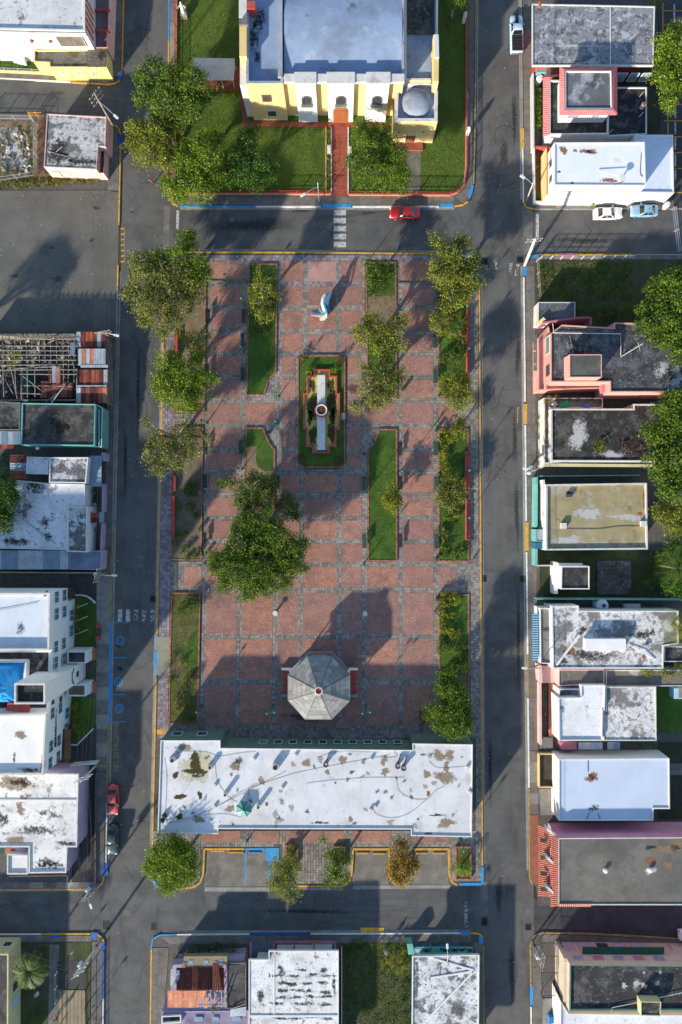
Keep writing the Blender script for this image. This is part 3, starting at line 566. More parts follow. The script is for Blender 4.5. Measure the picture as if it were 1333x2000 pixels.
struct(sheet('yard', [(-300, 234), (76, 236), (76, 345), (-300, 352)], .17, soil))
struct(sheet('verge', [(-300, 340), (205, 338), (206, 352), (120, 362), (-300, 376)], .175, lawn_dry))
struct(sheet('yard', [(40, 1843), (178, 1840), (176, 2060), (40, 2060)], .17, lot_grass))
struct(sheet('driveway', [(157, 1500), (189, 1500), (188, 1722), (134, 1722), (135, 1660), (157, 1655)], .17, dark_asphalt))
struct(sheet('driveway', [(136, 1122), (189, 1122), (189, 1172), (150, 1168), (136, 1170)], .17, dark_asphalt))
struct(sheet('driveway', [(136, 1445), (189, 1415), (188, 1499), (136, 1499)], .17, dark_asphalt))
struct(sheet('parking_lot', [(1283, -100), (1600, -100), (1600, 405), (1316, 405), (1316, 265), (1290, 262)], .17, dark_asphalt))
pl2 = [o for o in bpy.data.objects if o.name.startswith('parking_lot')][-1]
for y in (20, 48, 203, 235, 266, 297, 328, 375): mark(pl2, 'bay_line', rect(1297, y, 1340, y+2), mark_o, .18)
for y0, y1 in ((8, 45), (205, 230), (238, 262), (268, 292), (300, 325), (332, 352)): mark(pl2, 'bay_line', rect(1316+(y0 > 100)*2, y0, 1319+(y0 > 100)*2, y1), mark_w, .18)
mark(pl2, 'bay_line', rect(1294, 5, 1296.5, 60), mark_o, .18); mark(pl2, 'bay_line', rect(1304, 205, 1306.5, 262), mark_o, .18)
# ---------------------------------------------------------------- plaza floor
VL = [(408, 395), (480, 465), (548, 535), (598, 584), (662, 664), (711, 712), (780, 783), (850, 852)]
def vx(k, y):
    a, b = VL[k]; return a+(b-a)*(y-550)/850
HL = [507, 555, 602, 648, 691, 737, 782, 832, 877.5, 922.5, 967, 1012, 1057.5, 1102, 1152.5, 1243, 1332, 1419]
BEDS = {
 'G1': [(349, 548), (404, 548), (401, 806), (341, 806)],
 'G2': [(340, 834), (398, 834), (395, 1094), (334, 1094)],
 'G3': [(335, 1157), (393, 1157), (388, 1413), (330, 1413)],
 'G4': [(856, 545), (913, 545), (914, 776), (856, 776)],
 'G5': [(856, 838), (915, 838), (916, 1097), (856, 1097)],
 'G6': [(857, 1160), (916, 1160), (917, 1438), (857, 1438)],
 'G7': [(486.7, 516), (543, 516), (540.6, 729), (532, 737), (524, 750), (517, 772.5), (481.7, 773)],
 'G8': [(480, 835), (515, 835.5), (521.4, 852), (529, 868), (538, 879), (536, 1095), (474, 1095)],
 'G9': [(714, 513), (774, 513), (776, 778), (741, 778), (737, 764), (729, 748), (717, 734)],
 'G10': [(740, 838), (776, 838), (776, 1096), (718.6, 1096), (718.6, 881), (729, 867), (737, 848)],
 'F': [(594, 694), (664, 694), (675, 702), (675, 905), (664, 914), (594, 914), (582, 905), (582, 702)],
}
PANELS = []
def panel(x0, y0, x1, y1, m=None):
    PANELS.append((min(x0), y0, max(x1), y1))
    q = [(x0[0], y0), (x1[0], y0), (x1[1], y1), (x0[1], y1)]
    MB().prism(ccw(PX(q)), .115, .163+rnd.uniform(-.003, .003)).build('paving_panel', m or rnd.choice(panel_red), plaza)
def bedhit(x0, y0, x1, y1):
    for k, p in BEDS.items():
        for u in (.04, .5, .96):
            for v in (.04, .5, .96):
                if inpoly(x0+(x1-x0)*u, y0+(y1-y0)*v, p): return True
    return False
for c in range(7):
    for r in range(len(HL)-1):
        y0, y1 = HL[r]+4.9, HL[r+1]-4.9
        a = (vx(c, y0)+4.8, vx(c, y1)+4.8); b = (vx(c+1, y0)-4.8, vx(c+1, y1)-4.8)
        if c in (1, 5) and not (HL[r] in (782,) or r >= 13): continue
        if c in (3,) and 3 < r < 9 and r < 9 and HL[r] >= 690 and HL[r] < 915: continue
        if c == 2 and 690 <= HL[r] < 915: b = (min(b[0], 577), min(b[1], 577))
        if c == 4 and 690 <= HL[r] < 915: a = (max(a[0], 680), max(a[1], 680))
        if c in (2, 4) and HL[r] == 507: pass
        panel(a, y0, b, y1, panel_pale if (r == 0 and c == 3) else None)
# side openings to the pavements
panel((381, 379), 789, (400, 398), 826); panel((361, 360), 1107, (394, 393), 1147); panel((857, 857), 789, (889, 889), 826); panel((857, 857), 1107, (889, 889), 1147)
panel((414, 413), 512, (472, 471), 540)
# pavement behind the town hall
for x0, x1 in ((395, 470), (496, 546), (558, 630), (636, 672), (689, 762), (806, 876)): panel((x0, x0), 1622, (x1, x1), 1644)
NOPAVE = [(300, 1440, 930, 1620)]
def paving(name, m, zone, pitch=5.15, z=.152):
    """small square pavers (about 0.4 m) too small to pick apart singly"""
    x0, y0, x1, y1 = zone; b = MB(); g = random.Random(int(x0+y0))
    ny = int((y1-y0)/pitch); nx = int((x1-x0)/pitch)
    for j in range(ny):
        yy = y0+pitch*(j+.5); sh = -.0145*(yy-550)*max(0, min(1, (662-x0-0)/270)) if False else 0
        for i in range(nx):
            xx = x0+pitch*(i+.5)
            lean = -.0155*(yy-550)*max(0., min(1., (660-xx)/265)); X = xx+lean
            if not inpoly(X, yy, plaza_in): continue
            if any(p[0]+4 < X < p[2]-4 and p[1]+4 < yy < p[3]-4 for p in PANELS): continue
            if any(inpoly(X, yy, p) for p in BEDIN): continue
            if any(q[0] < X < q[2] and q[1] < yy < q[3] for q in NOPAVE): continue
            if not zone_ok(name, X, yy): continue
            c = W(X, yy); h = pitch/PPM/2-.012; zz = z+g.uniform(-.006, .005)
            v = [(c[0]-h, c[1]-h), (c[0]+h, c[1]-h), (c[0]+h, c[1]+h), (c[0]-h, c[1]+h)]
            b.prism(v, .118, zz)
    return stuff(b.build('pavers', m, plaza))
plaza_in = [(326, 512), (335, 497), (925, 500), (934, 512), (xe(1100)-2, 1100), (xe(1725)-2, 1722), (894, 1722), (880, 1716), (880, 1652), (806, 1652), (804, 1710), (783, 1725), (763, 1710), (762, 1652), (686, 1652), (685, 1705), (668, 1727), (570, 1727), (552, 1710), (552, 1650), (396, 1652), (394, 1710), (378, 1729), (320, 1732), (300, 1710), (xp(1640)+2.5, 1640), (xp(1000)+2.5, 1000)]
BEDIN = [p for p in BEDS.values()]
def zone_ok(n, x, y):
    side = x < 337-(y-834)*.018 or y < 512 or (y < 560 and 540 < x < 716 and y > 549)
    return side if n == 'lilac' else not side
paving('lilac', paver_lilac, (296, 494, 945, 1740)); paving('grey', paver, (296, 494, 945, 1740))
sheet('concrete_apron', [(307, 1244), (334, 1244), (333, 1319), (305, 1319)], .168, mat('apron_concrete', (.25, .235, .17), .15, .5), plaza)
sheet('painted_pad', rect(307, 1425, 324.5, 1434), .17, yel, plaza)
for k, x in enumerate((345, 346.5)): sheet('drain_slot', [(x, 1097), (x+1, 1097), (x+1, 1155), (x, 1155)], .166, joint, plaza)
blockp(plaza, 'step', [(406, 548), (483, 548), (483, 550.5), (406, 550.5)], .1, .30, concrete_d); blockp(plaza, 'step', [(778, 551.5), (852, 552.5), (852, 555), (778, 554)], .1, .30, concrete_d)
for x, y, rx, ry, m_ in ((425, 1165, 30, 22, st_dust), (690, 760, 14, 16, st_oil), (720, 800, 14, 14, st_oil), (835, 1400, 30, 18, st_oil), (560, 845, 14, 26, st_dust), (715, 830, 14, 20, st_dust), (620, 612, 14, 10, st_oil), (560, 1165, 30, 30, st_dust), (600, 1400, 60, 10, st_oil)):
    patch(plaza, x, y, rx, ry, 0, m_, 3, .170)
# ---------------------------------------------------------------- planter beds
def edging(root, poly, h=.32, w=.2, m=None, z0=.1, pitch=.26):
    p = ccw(PX(poly)); b = MB()
    for i in range(len(p)):
        a, c = Vector(p[i]), Vector(p[(i+1) % len(p)]); t = c-a; L_ = t.length; n = max(1, int(L_/pitch)); t /= L_; nn = Vector((-t.y, t.x))*w
        for k in range(n):
            q0 = a+t*(L_*k/n+.012); q1 = a+t*(L_*(k+1)/n-.012)
            b.prism([tuple(q0), tuple(q1), tuple(q1+nn), tuple(q0+nn)], z0+.02, h+rnd.uniform(-.008, .008))
    stuff(b.build('brick_edging', m or brick_edge, root))
    MB().prism(inset(p, .03), z0, h-.03, cap=False).build('edging_core', joint, root)
def bed(key, label, ground, extra=()):
    p = BEDS[key]; cx = sum(q[0] for q in p)/len(p); cy = sum(q[1] for q in p)/len(p)
    r = thing('planter_bed', label, 'planter', (*W(cx, cy), .12), group='planter beds of the plaza')
    edging(r, p)
    MB().face([(x, y, .26) for x, y in inset(ccw(PX(p)), .12)]).build('bed_surface', ground, r)
    for q, m_ in extra: sheet('grass_patch' if m_ is not soil else 'bare_soil', q, .266, m_, r)
    return r
def blob(cx, cy, rx, ry, n=16, s=1):
    g = random.Random(s); return [(cx+rx*(1+g.uniform(-.12, .12))*math.cos(2*math.pi*i/n), cy+ry*(1+g.uniform(-.12, .12))*math.sin(2*math.pi*i/n)) for i in range(n)]
b1 = bed('G1', 'shaded planter under the tall trees on the north-west plaza edge', soil, [(blob(385, 690, 14, 22), lawn_dry)])
b2 = bed('G2', 'sandy planter with small scattered shrubs on the west plaza edge', mat('sandy_soil', (.155, .125, .085), .2, .9, .95, [((.09, .08, .05), 1.8, .55, .68, .6)], bump=.4, fine=.2))
b3 = bed('G3', 'patchy grass planter at the south-west corner of the plaza', lawn_dry, [([(372, 1240), (389, 1225), (388, 1305), (376, 1308), (366, 1295), (362, 1280)], lawn_d)])
b4 = bed('G4', 'planter with red-flowered shrubs on the north-east plaza edge', lawn_d)
b5 = bed('G5', 'planter with a yellow-green hedge on the east plaza edge', lawn_d)
b6 = bed('G6', 'planter with a snaking clipped hedge at the south-east plaza corner', lawn_d, [([(885, 1300), (912, 1310), (914, 1360), (895, 1330)], soil)])
b7 = bed('G7', 'green lawn bed with one thin tree and a scooped corner', lawn_d)
b8 = bed('G8', 'half bare lawn bed under the plaza\'s biggest tree', soil, [([(482, 838), (513, 838), (520, 853), (536, 880), (534, 918), (520, 921), (503, 912), (500, 895), (503, 872), (482, 872)], lawn_d), (blob(520, 935, 14, 8), lawn_d), (blob(522, 995, 12, 14), lawn_d)])
b9 = bed('G9', 'lawn bed with a bare earth middle under three sparse trees', lawn_d, [([(718, 579), (772, 577), (771, 640), (760, 660), (725, 660), (717, 640)], soil), (blob(752, 705, 14, 8), soil)])
b10 = bed('G10', 'long open lawn bed with a single round bush', lawn_d)
# red bench walls along the outer beds
for key, x0, x1, y0, y1, lb in (('w', 342.5, 349.5, 650, 700, 'red masonry bench wall under the north-western trees'), ('w', 338.5, 345.5, 931, 957, 'short red masonry bench wall on the west pavement'), ('w', 336, 344, 970, 1048, 'long red masonry bench wall on the west pavement by the sandy bed'), ('e', 910, 916.5, 588, 731, 'long red masonry bench wall by the red-flowered shrubs'), ('e', 907.5, 916.5, 883, 960, 'red masonry bench wall beside the yellow-green hedge, northern one'), ('e', 908.5, 917, 975, 1053, 'red masonry bench wall beside the yellow-green hedge, southern one')):
    cx, cy = W((x0+x1)/2, (y0+y1)/2); w_, l_ = (x1-x0)/PPM, (y1-y0)/PPM
    t = thing('bench_wall', lb, 'bench', (cx, cy, .12), group='red bench walls along the pavements')
    MB().box((cx, cy, .33), (w_, l_, .42)).build('seat', red_paint, t)
    s = 1 if key == 'w' else -1; MB().box((cx+s*(w_/2-.07), cy, .68), (.14, l_-.02, .28)).build('backrest', red_paint, t)
    for e in (-1, 1): MB().box((cx, cy+e*(l_/2+.06), .40), (w_+.06, .1, .56)).build('end_pier', brick_edge, t)
# ---------------------------------------------------------------- fountain
fl = thing('fountain', 'long stepped red fountain pool with a round central basin', 'fountain', (*W(629, 803), .12))
edging(fl, BEDS['F'], .34, m=brick_edge)
POOL = [(613, 722.5), (645.5, 722.5), (645.5, 735), (659, 735), (659, 769), (664.5, 769), (664.5, 839.7), (658, 839.7), (658, 873.8), (645.5, 873.8), (645.5, 886), (610, 886), (610, 873.8), (597.7, 873.8), (597.7, 839.7), (592.6, 839.7), (592.6, 769), (599, 769), (599, 735), (613, 735)]
MB().face([(x, y, .27) for x, y in inset(ccw(PX(BEDS['F'])), .12)]).build('grass_surround', lawn_d, fl)
pp = ccw(PX(POOL)); q = inset(pp, .27); b = MB()
b.prism(pp, .25, .62, cap=False)
for i in range(len(pp)):
    j = (i+1) % len(pp); b.face([(*pp[i], .62), (*pp[j], .62), (*q[j], .62), (*q[i], .62)]); b.face([(*q[i], .62), (*q[j], .62), (*q[j], .36), (*q[i], .36)])
b.build('pool_wall', red_paint, fl)
MB().face([(x, y, .36) for x, y in q]).build('pool_floor', mat('pool_floor_yellow', (.42, .37, .09), .14, .9, .6, [((.24, .22, .07), .8, .5, .66, .5)], fine=.08), fl)
for i, (x, y, rx, ry) in enumerate(((649, 790, 9, 34), (611, 795, 9, 32), (647, 752, 7, 16), (612, 850, 8, 22), (648, 846, 8, 22), (611, 752, 6, 13), (650, 815, 7, 18), (606, 815, 6, 15), (628, 880, 10, 4))): patch(fl, x, y, rx, ry, .36, st_olive, i, .366, name='algae')
blockp(fl, 'water_channel', rect(620, 732.5, 635.5, 879), .36, .72, mat('channel_white', (.62, .60, .58), .1, .6, .7, [((.3, .28, .25), .9, .52, .68, .6), ((.3, .2, .08), .5, .6, .7, .6)], fine=.1))
c = W(628.5, 803); bs = MB(); bs.lathe((c[0], c[1], .3), [(1.02, 0), (1.05, .75), (.86, .78), (.86, .76)], 28); o = bs.build('basin_wall', red_paint, fl, True)
MB().lathe((c[0], c[1], 1.0), [(.86, 0), (.86, .22), (.68, .22), (.66, .02)], 28).build('basin_rim', white, fl)
MB().cyl((c[0], c[1], 1.0), .665, .1, 24).build('basin_water', mat('brown_water', (.10, .045, .02), .1, 1, .2), fl)
MB().cyl((c[0], c[1], 1.1), .05, .3, 8).build('nozzle', steel, fl)
blockp(fl, 'step_block', rect(666, 807, 675, 821), .1, .42, concrete, 0)
# ---------------------------------------------------------------- benches
def bench_proto():
    r = thing('park_bench', 'dark green park bench', 'bench', (0, 0, 0)); L_ = 2.05
    for i in range(4): MB().box((-.2+i*.13, 0, .45), (.11, L_, .035)).build('seat_slat', bench_m, r, local=True)
    for i in range(3): MB().box((.26+.03*i, 0, .58+i*.13), (.03, L_, .11), 0, ('Y', .2)).build('back_slat', bench_m, r, local=True)
    for s in (-.85, .85):
        b = MB(); b.box((-.2, s, .22), (.07, .07, .44)); b.box((.24, s, .42), (.07, .07, .84), 0, ('Y', .12)); b.box((0, s, .41), (.5, .06, .04)); b.build('leg', black, r, local=True)
    return r
def ordinal(n): return ['northernmost', 'second', 'third', 'fourth', 'fifth', 'sixth', 'seventh', 'eighth', 'ninth'][n]
bp = bench_proto(); first = [True]
def place(proto, flag, loc, rz, label, group):
    o = proto if flag[0] else copy_tree(proto); flag[0] = False
    o.location = loc; o.rotation_euler = (0, 0, rz); o['label'] = label; o['group'] = group; return o
BN = {'west bed line facing east': (math.pi, [(408.5, 620), (407, 727), (404, 875), (403, 940), (402, 1053.5)]),
      'west walk facing the outer beds': (0, [(477, 619.5), (475.5, 665.6), (475, 731.7), (472, 874), (468, 1055)]),
      'central square\'s west side': (math.pi, [(543.5, 942)]),
      'central square\'s east side': (0, [(711.7, 944.6), (711, 1056.5)]),
      'east walk against the long lawn bed': (math.pi, [(782, 877), (782.6, 943), (782.6, 1056)]),
      'east walk against the outer beds': (0, [(849, 668), (849.4, 736), (850, 876), (851, 944.6), (851, 1056.5)])}
for k, (rz, L_) in BN.items():
    for i, (x, y) in enumerate(L_):
        lb = 'dark green slatted bench on the %s' % k if len(L_) == 1 else 'green slatted bench on the %s, %s' % (k, ordinal(i)+(' one' if i == 0 else ' from the north'))
        place(bp, first, (*W(x, y), .155), rz, lb, 'green benches on the plaza')
# ---------------------------------------------------------------- plaza lamps
def lamp_proto(name, heads, h=3.6):
    r = thing(name, 'lamp', 'lamp', (0, 0, 0))
    MB().lathe((0, 0, 0), [(.16, 0), (.16, .12), (.09, .2), (.085, .7), (.05, .8)], 10).build('base', green_l, r, local=True)
    MB().tube([(0, 0, .75), (0, 0, h)], [.055, .04], 8).build('post', green_l, r, local=True)
    if heads == 1: spots = [(0, 0)]
    else:
        spots = [(math.cos(a)*.55, math.sin(a)*.55) for a in ([0, math.pi] if heads == 2 else [0, 2.1, 4.2])]
        for x, y in spots: MB().tube([(0, 0, h-.25), (x*.5, y*.5, h-.02), (x, y, h-.05)], .03, 6).build('arm', green_l, r, local=True)
    for x, y in spots:
        o = MB().lathe((x, y, h-.28), [(.10, 0), (.16, .1), (.2, .3), (.05, .42), (.02, .48)], 8).build('lamp_head', green_l, r, local=True)
        MB().lathe((x, y, h-.40), [(.07, 0), (.12, .13)], 8).build('globe', white, o, local=True)
    return r
lp1 = lamp_proto('plaza_lamp', 1); f1 = [True]
LM = [(476, 590.6, 'by the thin tree bed, upper'), (474, 683, 'by the thin tree bed, lower'), (542, 772.5, 'at the scooped corner of the thin tree bed'), (444, 546, 'on the step at the north-west walk'), (400, 824.5, 'at the north end of the sandy planter'), (541, 826, 'at the north tip of the half bare bed'), (470, 916, 'beside the half bare bed on the west walk'), (397, 962, 'on the inner edge of the sandy planter'), (339, 1008, 'on the long red bench wall by the sandy bed'), (397, 1102, 'below the south end of the sandy planter'), (852, 779, 'at the south end of the red-flowered bed'), (852, 829, 'at the north end of the yellow-green hedge bed'), (783, 921, 'between two benches of the east walk'), (913, 920, 'at the northern bench wall of the yellow-green hedge'), (913, 1011, 'at the southern bench wall of the yellow-green hedge'), (714, 965, 'beside the central square on the open lawn bed'), (711, 1103, 'at the south end of the open lawn bed'), (714, 512, 'at the top corner of the bare-middled bed'), (780, 594, 'beside the bare earth of the three-tree bed'), (912, 687, 'on the bench wall by the red flowers'), (908, 605, 'under the north-eastern plaza tree'), (852, 1197, 'at the top of the snaking hedge'), (391, 1382, 'at the foot of the patchy south-west bed'), (481, 1650, 'behind the town hall at the blue parking bay'), (902, 1648, 'behind the town hall near the small palm')]
for x, y, w_ in LM:
    X = 666.5+(x-666.5)*.985; Y = 1000+(y-1000)*.985
    place(lp1, f1, (*W(X, Y), .15), rnd.uniform(0, 3), 'green lamp post '+w_, 'green lamp posts of the plaza')
lp3 = lamp_proto('plaza_lamp', 2, 4.0); f3 = [True]
for x, y, w_ in ((535, 1376, 'on the left of the bandstand'), (714.5, 1376, 'on the right of the bandstand')): place(lp3, f3, (*W(x, y), .15), .15, 'two-headed green lamp post standing '+w_, 'twin lamps by the bandstand')
# ---------------------------------------------------------------- bins
bin0 = thing('litter_bin', 'b', 'bin'); fb = [True]
MB().lathe((0, 0, 0), [(.24, 0), (.27, .75), (.29, .8), (.22, .82)], 14).build('drum', darkgrey, bin0, local=True); MB().lathe((0, 0, .55), [(.285, 0), (.29, .1)], 14).build('hoop', steel, bin0, local=True); MB().cyl((0, 0, .78), .2, .03, 12).build('liner', white, bin0, local=True)
for x, y, w_ in ((526, 846, 'at the curved tip of the half bare bed'), (400.5, 1086, 'at the south corner of the sandy planter'), (851, 842, 'at the north corner of the yellow-green hedge bed'), (711.5, 887, 'by the open lawn bed opposite the fountain'), (852, 1092, 'at the south end of the east bench row'), (786, 763, 'beside the bed of three sparse trees'), (853, 1170, 'at the top corner of the snaking hedge bed')): place(bin0, fb, (*W(x, y), .155), 0, 'round litter bin '+w_, 'litter bins on the plaza')
for x, y, w_ in ((539, 1196, 'left of the centre line above the bandstand'), (713, 1197, 'right of the centre line above the bandstand')):
    t = thing('drinking_fountain', 'small white pedestal on the grey paving '+w_, 'pedestal', (*W(x, y), .15)); c = W(x, y)
    MB().lathe((c[0], c[1], .14), [(.3, 0), (.3, .1), (.16, .16), (.14, .7), (.36, .8), (.38, .86)], 12).build('pedestal', white_dirty, t); MB().lathe((c[0], c[1], 1.0), [(.34, 0), (.12, -.06)], 12).build('bowl', concrete, t)
# ---------------------------------------------------------------- sculpture
sc_t = thing('sculpture', 'twisting pale and blue ribbon sculpture on the red plaza panels', 'sculpture', (*W(632, 600), .15))
def ribbon(name, pts, wid, m, th=.07):
    P = [Vector(W3(x, y, h)) for x, y, h in pts]; k = len(P); b = MB(); vs = []
    for i, p in enumerate(P):
        t = (P[min(i+1, k-1)]-P[max(i-1, 0)]).normalized(); sd_ = Vector((t.y, -t.x, 0)); sd_ = sd_.normalized() if sd_.length > 1e-4 else Vector((1, 0, 0))
        w_, roll = wid[i] if isinstance(wid[i], tuple) else (wid[i], 0)
        n_ = t.cross(sd_).normalized(); s2 = sd_*math.cos(roll)+n_*math.sin(roll); n2 = t.cross(s2).normalized()
        vs += [p-s2*w_/2-n2*th/2, p+s2*w_/2-n2*th/2, p+s2*w_/2+n2*th/2, p-s2*w_/2+n2*th/2]
    fs = [(4*i+j, 4*i+(j+1) % 4, 4*i+4+(j+1) % 4, 4*i+4+j) for i in range(k-1) for j in range(4)]+[(3, 2, 1, 0), tuple(range(4*k-4, 4*k))]
    return b.mesh(vs, fs).build(name, m, sc_t)
pale_sc = plain('sculpture_pale', (.40, .45, .36), .4); blue_sc = plain('sculpture_blue', (.03, .22, .42), .4); steelblue = plain('sculpture_steel_blue', (.09, .19, .32), .45); sal_sc = plain('sculpture_salmon', (.62, .34, .27), .4)
ribbon('outer_ribbon', [(636, 575.5, 2.6), (631.5, 583, 2.5), (630, 593, 2.3), (632.5, 603, 2.0), (637, 611, 1.6), (637.5, 617, 1.2), (633, 622, .8), (626, 624, .4)], [(.42, .5), (.42, .5), (.42, .5), (.42, .45), (.40, .35), (.5, .2), (.55, .1), (.36, 0)], pale_sc, .3)
ribbon('inner_ribbon', [(637, 576.5, 2.86), (633, 585, 2.78), (633.5, 595, 2.6), (637, 604, 2.35), (637.5, 611, 2.1), (632, 613.5, 1.9), (624, 614, 1.7), (609.5, 613, 1.5)], [.16, .2, .22, .2, .26, .3, .28, .26], blue_sc, .08)
ribbon('salmon_fin', [(634, 616.5, 1.75), (626, 618, 1.6), (618, 617, 1.45), (608.5, 616, 1.4)], [.16, .22, .18, .1], sal_sc, .2)
ribbon('grey_fin', [(609.5, 611, 1.42), (620, 611.7, 1.5), (629, 612.8, 1.6)], [.2, .2, .14], plain('sculpture_grey', (.34, .36, .42), .5), .12)
ribbon('plinth', [(648.5, 571, .7), (641, 585, .7), (639.5, 592, .7), (641.5, 600, .7), (643.5, 609, .7)], [.52, .52, .5, .5, .5], steelblue, 1.1)
ribbon('small_plinth', [(627.5, 601, .6), (632, 611, .6)], [.45, .45], plain('sculpture_lilac', (.36, .36, .44), .5), .9)
# ---------------------------------------------------------------- bandstand
gz = thing('bandstand', 'octagonal bandstand with a weathered grey boarded roof', 'bandstand', (*W(624, 1327), .12))
EH, AH = 3.7, 5.6
eave = PX([(601.5, 1281.7), (648.7, 1281.7), (683.4, 1318), (683.4, 1369), (648, 1405), (596.6, 1405), (563, 1368), (563, 1318.7)], EH); cc = Vector((sum(p[0] for p in eave)/8, sum(p[1] for p in eave)/8))
gc = (cc.x, cc.y)
base = [tuple(cc+(Vector(p)-cc)*1.0) for p in eave]
MB().prism(ccw(base), .1, .75).build('platform', mat('bandstand_base', (.26, .27, .31), .14, .7, .85), gz)
MB().prism(ccw([tuple(cc+(Vector(p)-cc)*.93) for p in eave]), .7, .78).build('floor', red_tile, gz)
for s in (-1, 1):
    for k in range(4): MB().box((gc[0]+s*(4.42+.28*(3-k)), gc[1]+.05, .1+.08*(k+1)), (.29, 3.6, .16*(k+1))).build('step', red_paint, gz)
    for e in (-1, 1): MB().box((gc[0]+s*4.95, gc[1]+.05+e*2.0, .42), (1.5, .36, .7)).build('stair_wall', MATS['bandstand_base'], gz)
bw = [mat('roof_board_%d' % i, c, .18, .7, .9, [((.14, .13, .12), 1.0, .52, .68, .65), ((.42, .39, .33), .6, .58, .72, .4)], fine=.16) for i, c in enumerate([(.27, .265, .25), (.31, .30, .28), (.23, .225, .215)])]
top = Vector((gc[0], gc[1], AH))
for i in range(8):
    a, b_ = Vector((*eave[i], EH)), Vector((*eave[(i+1) % 8], EH)); nb = 6
    face = []
    for k in range(nb):
        f0, f1 = k/nb, (k+1)/nb; f0, f1 = f0*.90, f1*.90-.006
        splits = [0, .5+rnd.uniform(-.2, .2), 1] if k < 4 else [0, 1]
        for s0, s1 in zip(splits, splits[1:]):
            p = [(a+(b_-a)*s).lerp(top, f) for s, f in ((s0+.002, f0), (s1-.002, f0), (s1-.002, f1), (s0+.002, f1))]
            dz = Vector((0, 0, .012*rnd.random())); vs = [v+dz for v in p]+[v+dz-Vector((0, 0, .06)) for v in p]
            fs = [(0, 1, 2, 3), (7, 6, 5, 4), (0, 4, 5, 1), (1, 5, 6, 2), (2, 6, 7, 3), (3, 7, 4, 0)]
            MB().mesh(vs, fs).build('roof_board', rnd.choice(bw), gz)
    bm_ = MB().face([a-Vector((0, 0, .1)), b_-Vector((0, 0, .1)), top.lerp(b_, .1)-Vector((0, 0, .1)), top.lerp(a, .1)-Vector((0, 0, .1))]); bm_.build('roof_lining', darkgrey, gz)
    MB().bar(a, a.lerp(top, .9), .11, .06).build('hip_batten', concrete_d, gz)
    MB().bar(a-Vector((0, 0, .08)), b_-Vector((0, 0, .08)), .12, .2).build('eave_beam', green_p, gz)
    p = cc+(Vector(eave[i])-cc)*.88; MB().tube([(p.x, p.y, .75), (p.x, p.y, EH+.15)], .09, 8).build('post', green_p, gz)
    p2 = cc+(Vector(eave[(i+1) % 8])-cc)*.88
    if i not in (2, 6): MB().bar((p.x, p.y, 1.55), (p2.x, p2.y, 1.55), .06, .06).build('rail', red_paint, gz); MB().bar((p.x, p.y, 1.1), (p2.x, p2.y, 1.1), .05, .5).build('rail_panel', red_paint, gz)
MB().lathe((gc[0], gc[1], AH-.32), [(.62, -.05), (.62, .34), (.46, .36), (.44, .1)], 8).build('lantern_ring', white_dirty, gz); MB().cyl((gc[0], gc[1], AH-.3), .45, .1, 8).build('lantern_cap', red_paint, gz)
# ---------------------------------------------------------------- building helpers
def corr(root, name, A, B, C, D, waves, m, amp=.03, rows=1, drop=0.):
    """corrugated sheet or tiled slope: ridges run from A-B to D-C (points: px, py, height)"""
    A, B, C, D = [Vector(W3(*q)) for q in (A, B, C, D)]; n = waves*4; vs = []; fs = []
    nrm = (B-A).cross(D-A).normalized()
    if nrm.z < 0: nrm = -nrm
    for r in range(rows):
        v0, v1 = r/rows, (r+1)/rows; k0 = len(vs)
        for v, up in ((v0, drop), (v1, 0)):
            for i in range(n+1):
                u = i/n; vs.append(A*(1-u)*(1-v)+B*u*(1-v)+C*u*v+D*(1-u)*v+nrm*(amp*math.sin(2*math.pi*i/4)+up))
        fs += [(k0+i, k0+i+1, k0+n+2+i, k0+n+1+i) for i in range(n)]
    o = MB().mesh(vs, fs).build(name, m, root); return o
def sheets(root, x0, y0, x1, y1, h0, h1, n, mats_, vert=True, waves=5, gap=.3, name='roof_sheet'):
    """a row of separate roofing sheets side by side"""
    for i in range(n):
        m = mats_[i % len(mats_)] if isinstance(mats_, (list, tuple)) else mats_
        dz = .025*(i % 2)
        if vert:
            a, b = x0+(x1-x0)*i/n, x0+(x1-x0)*(i+1)/n+gap
            corr(root, name, (a, y0, h0+dz), (b, y0, h0+dz), (b, y1, h1+dz), (a, y1, h1+dz), waves, m)
        else:
            a, b = y0+(y1-y0)*i/n, y0+(y1-y0)*(i+1)/n+gap
            corr(root, name, (x0, a, h0+dz), (x0, b, h0+dz), (x1, b, h1+dz), (x1, a, h1+dz), waves, m)
def wall(root, pts, h, m, t=.15, z0=.1, name='boundary_wall', href=None, cap=None):
    """free-standing wall along pixel points (seen at height href)"""
    P = [W(x, y, h if href is None else href) for x, y in pts]
    for a, b in zip(P, P[1:]): MB().bar((*a, (z0+h)/2), (*b, (z0+h)/2), t, h-z0).build(name, m, root)
def ac_unit(parent, x, y, h, s=.9, rz=0., tall=.7):
    c = W(x, y, h); t = thing('air_conditioner', '', 'air conditioner', (c[0], c[1], h)); t.rotation_euler = (0, 0, rz)
    MB().box((0, 0, tall/2+.05), (s, s*.8, tall)).build('casing', plain('ac_grey', (.5, .5, .48), .5), t, local=True)
    o = MB().lathe((0, 0, tall+.051), [(s*.34, 0), (s*.34, .03), (s*.28, .03), (s*.27, .0)], 14).build('fan_ring', darkgrey, t, local=True); MB().cyl((0, 0, tall+.052), s*.26, .012, 12).build('fan', black, t, local=True)
    return t
def pipe(root, pts, r, m, name='pipe'): return MB().tube([W3(*p) for p in pts], r, 6).build(name, m, root)
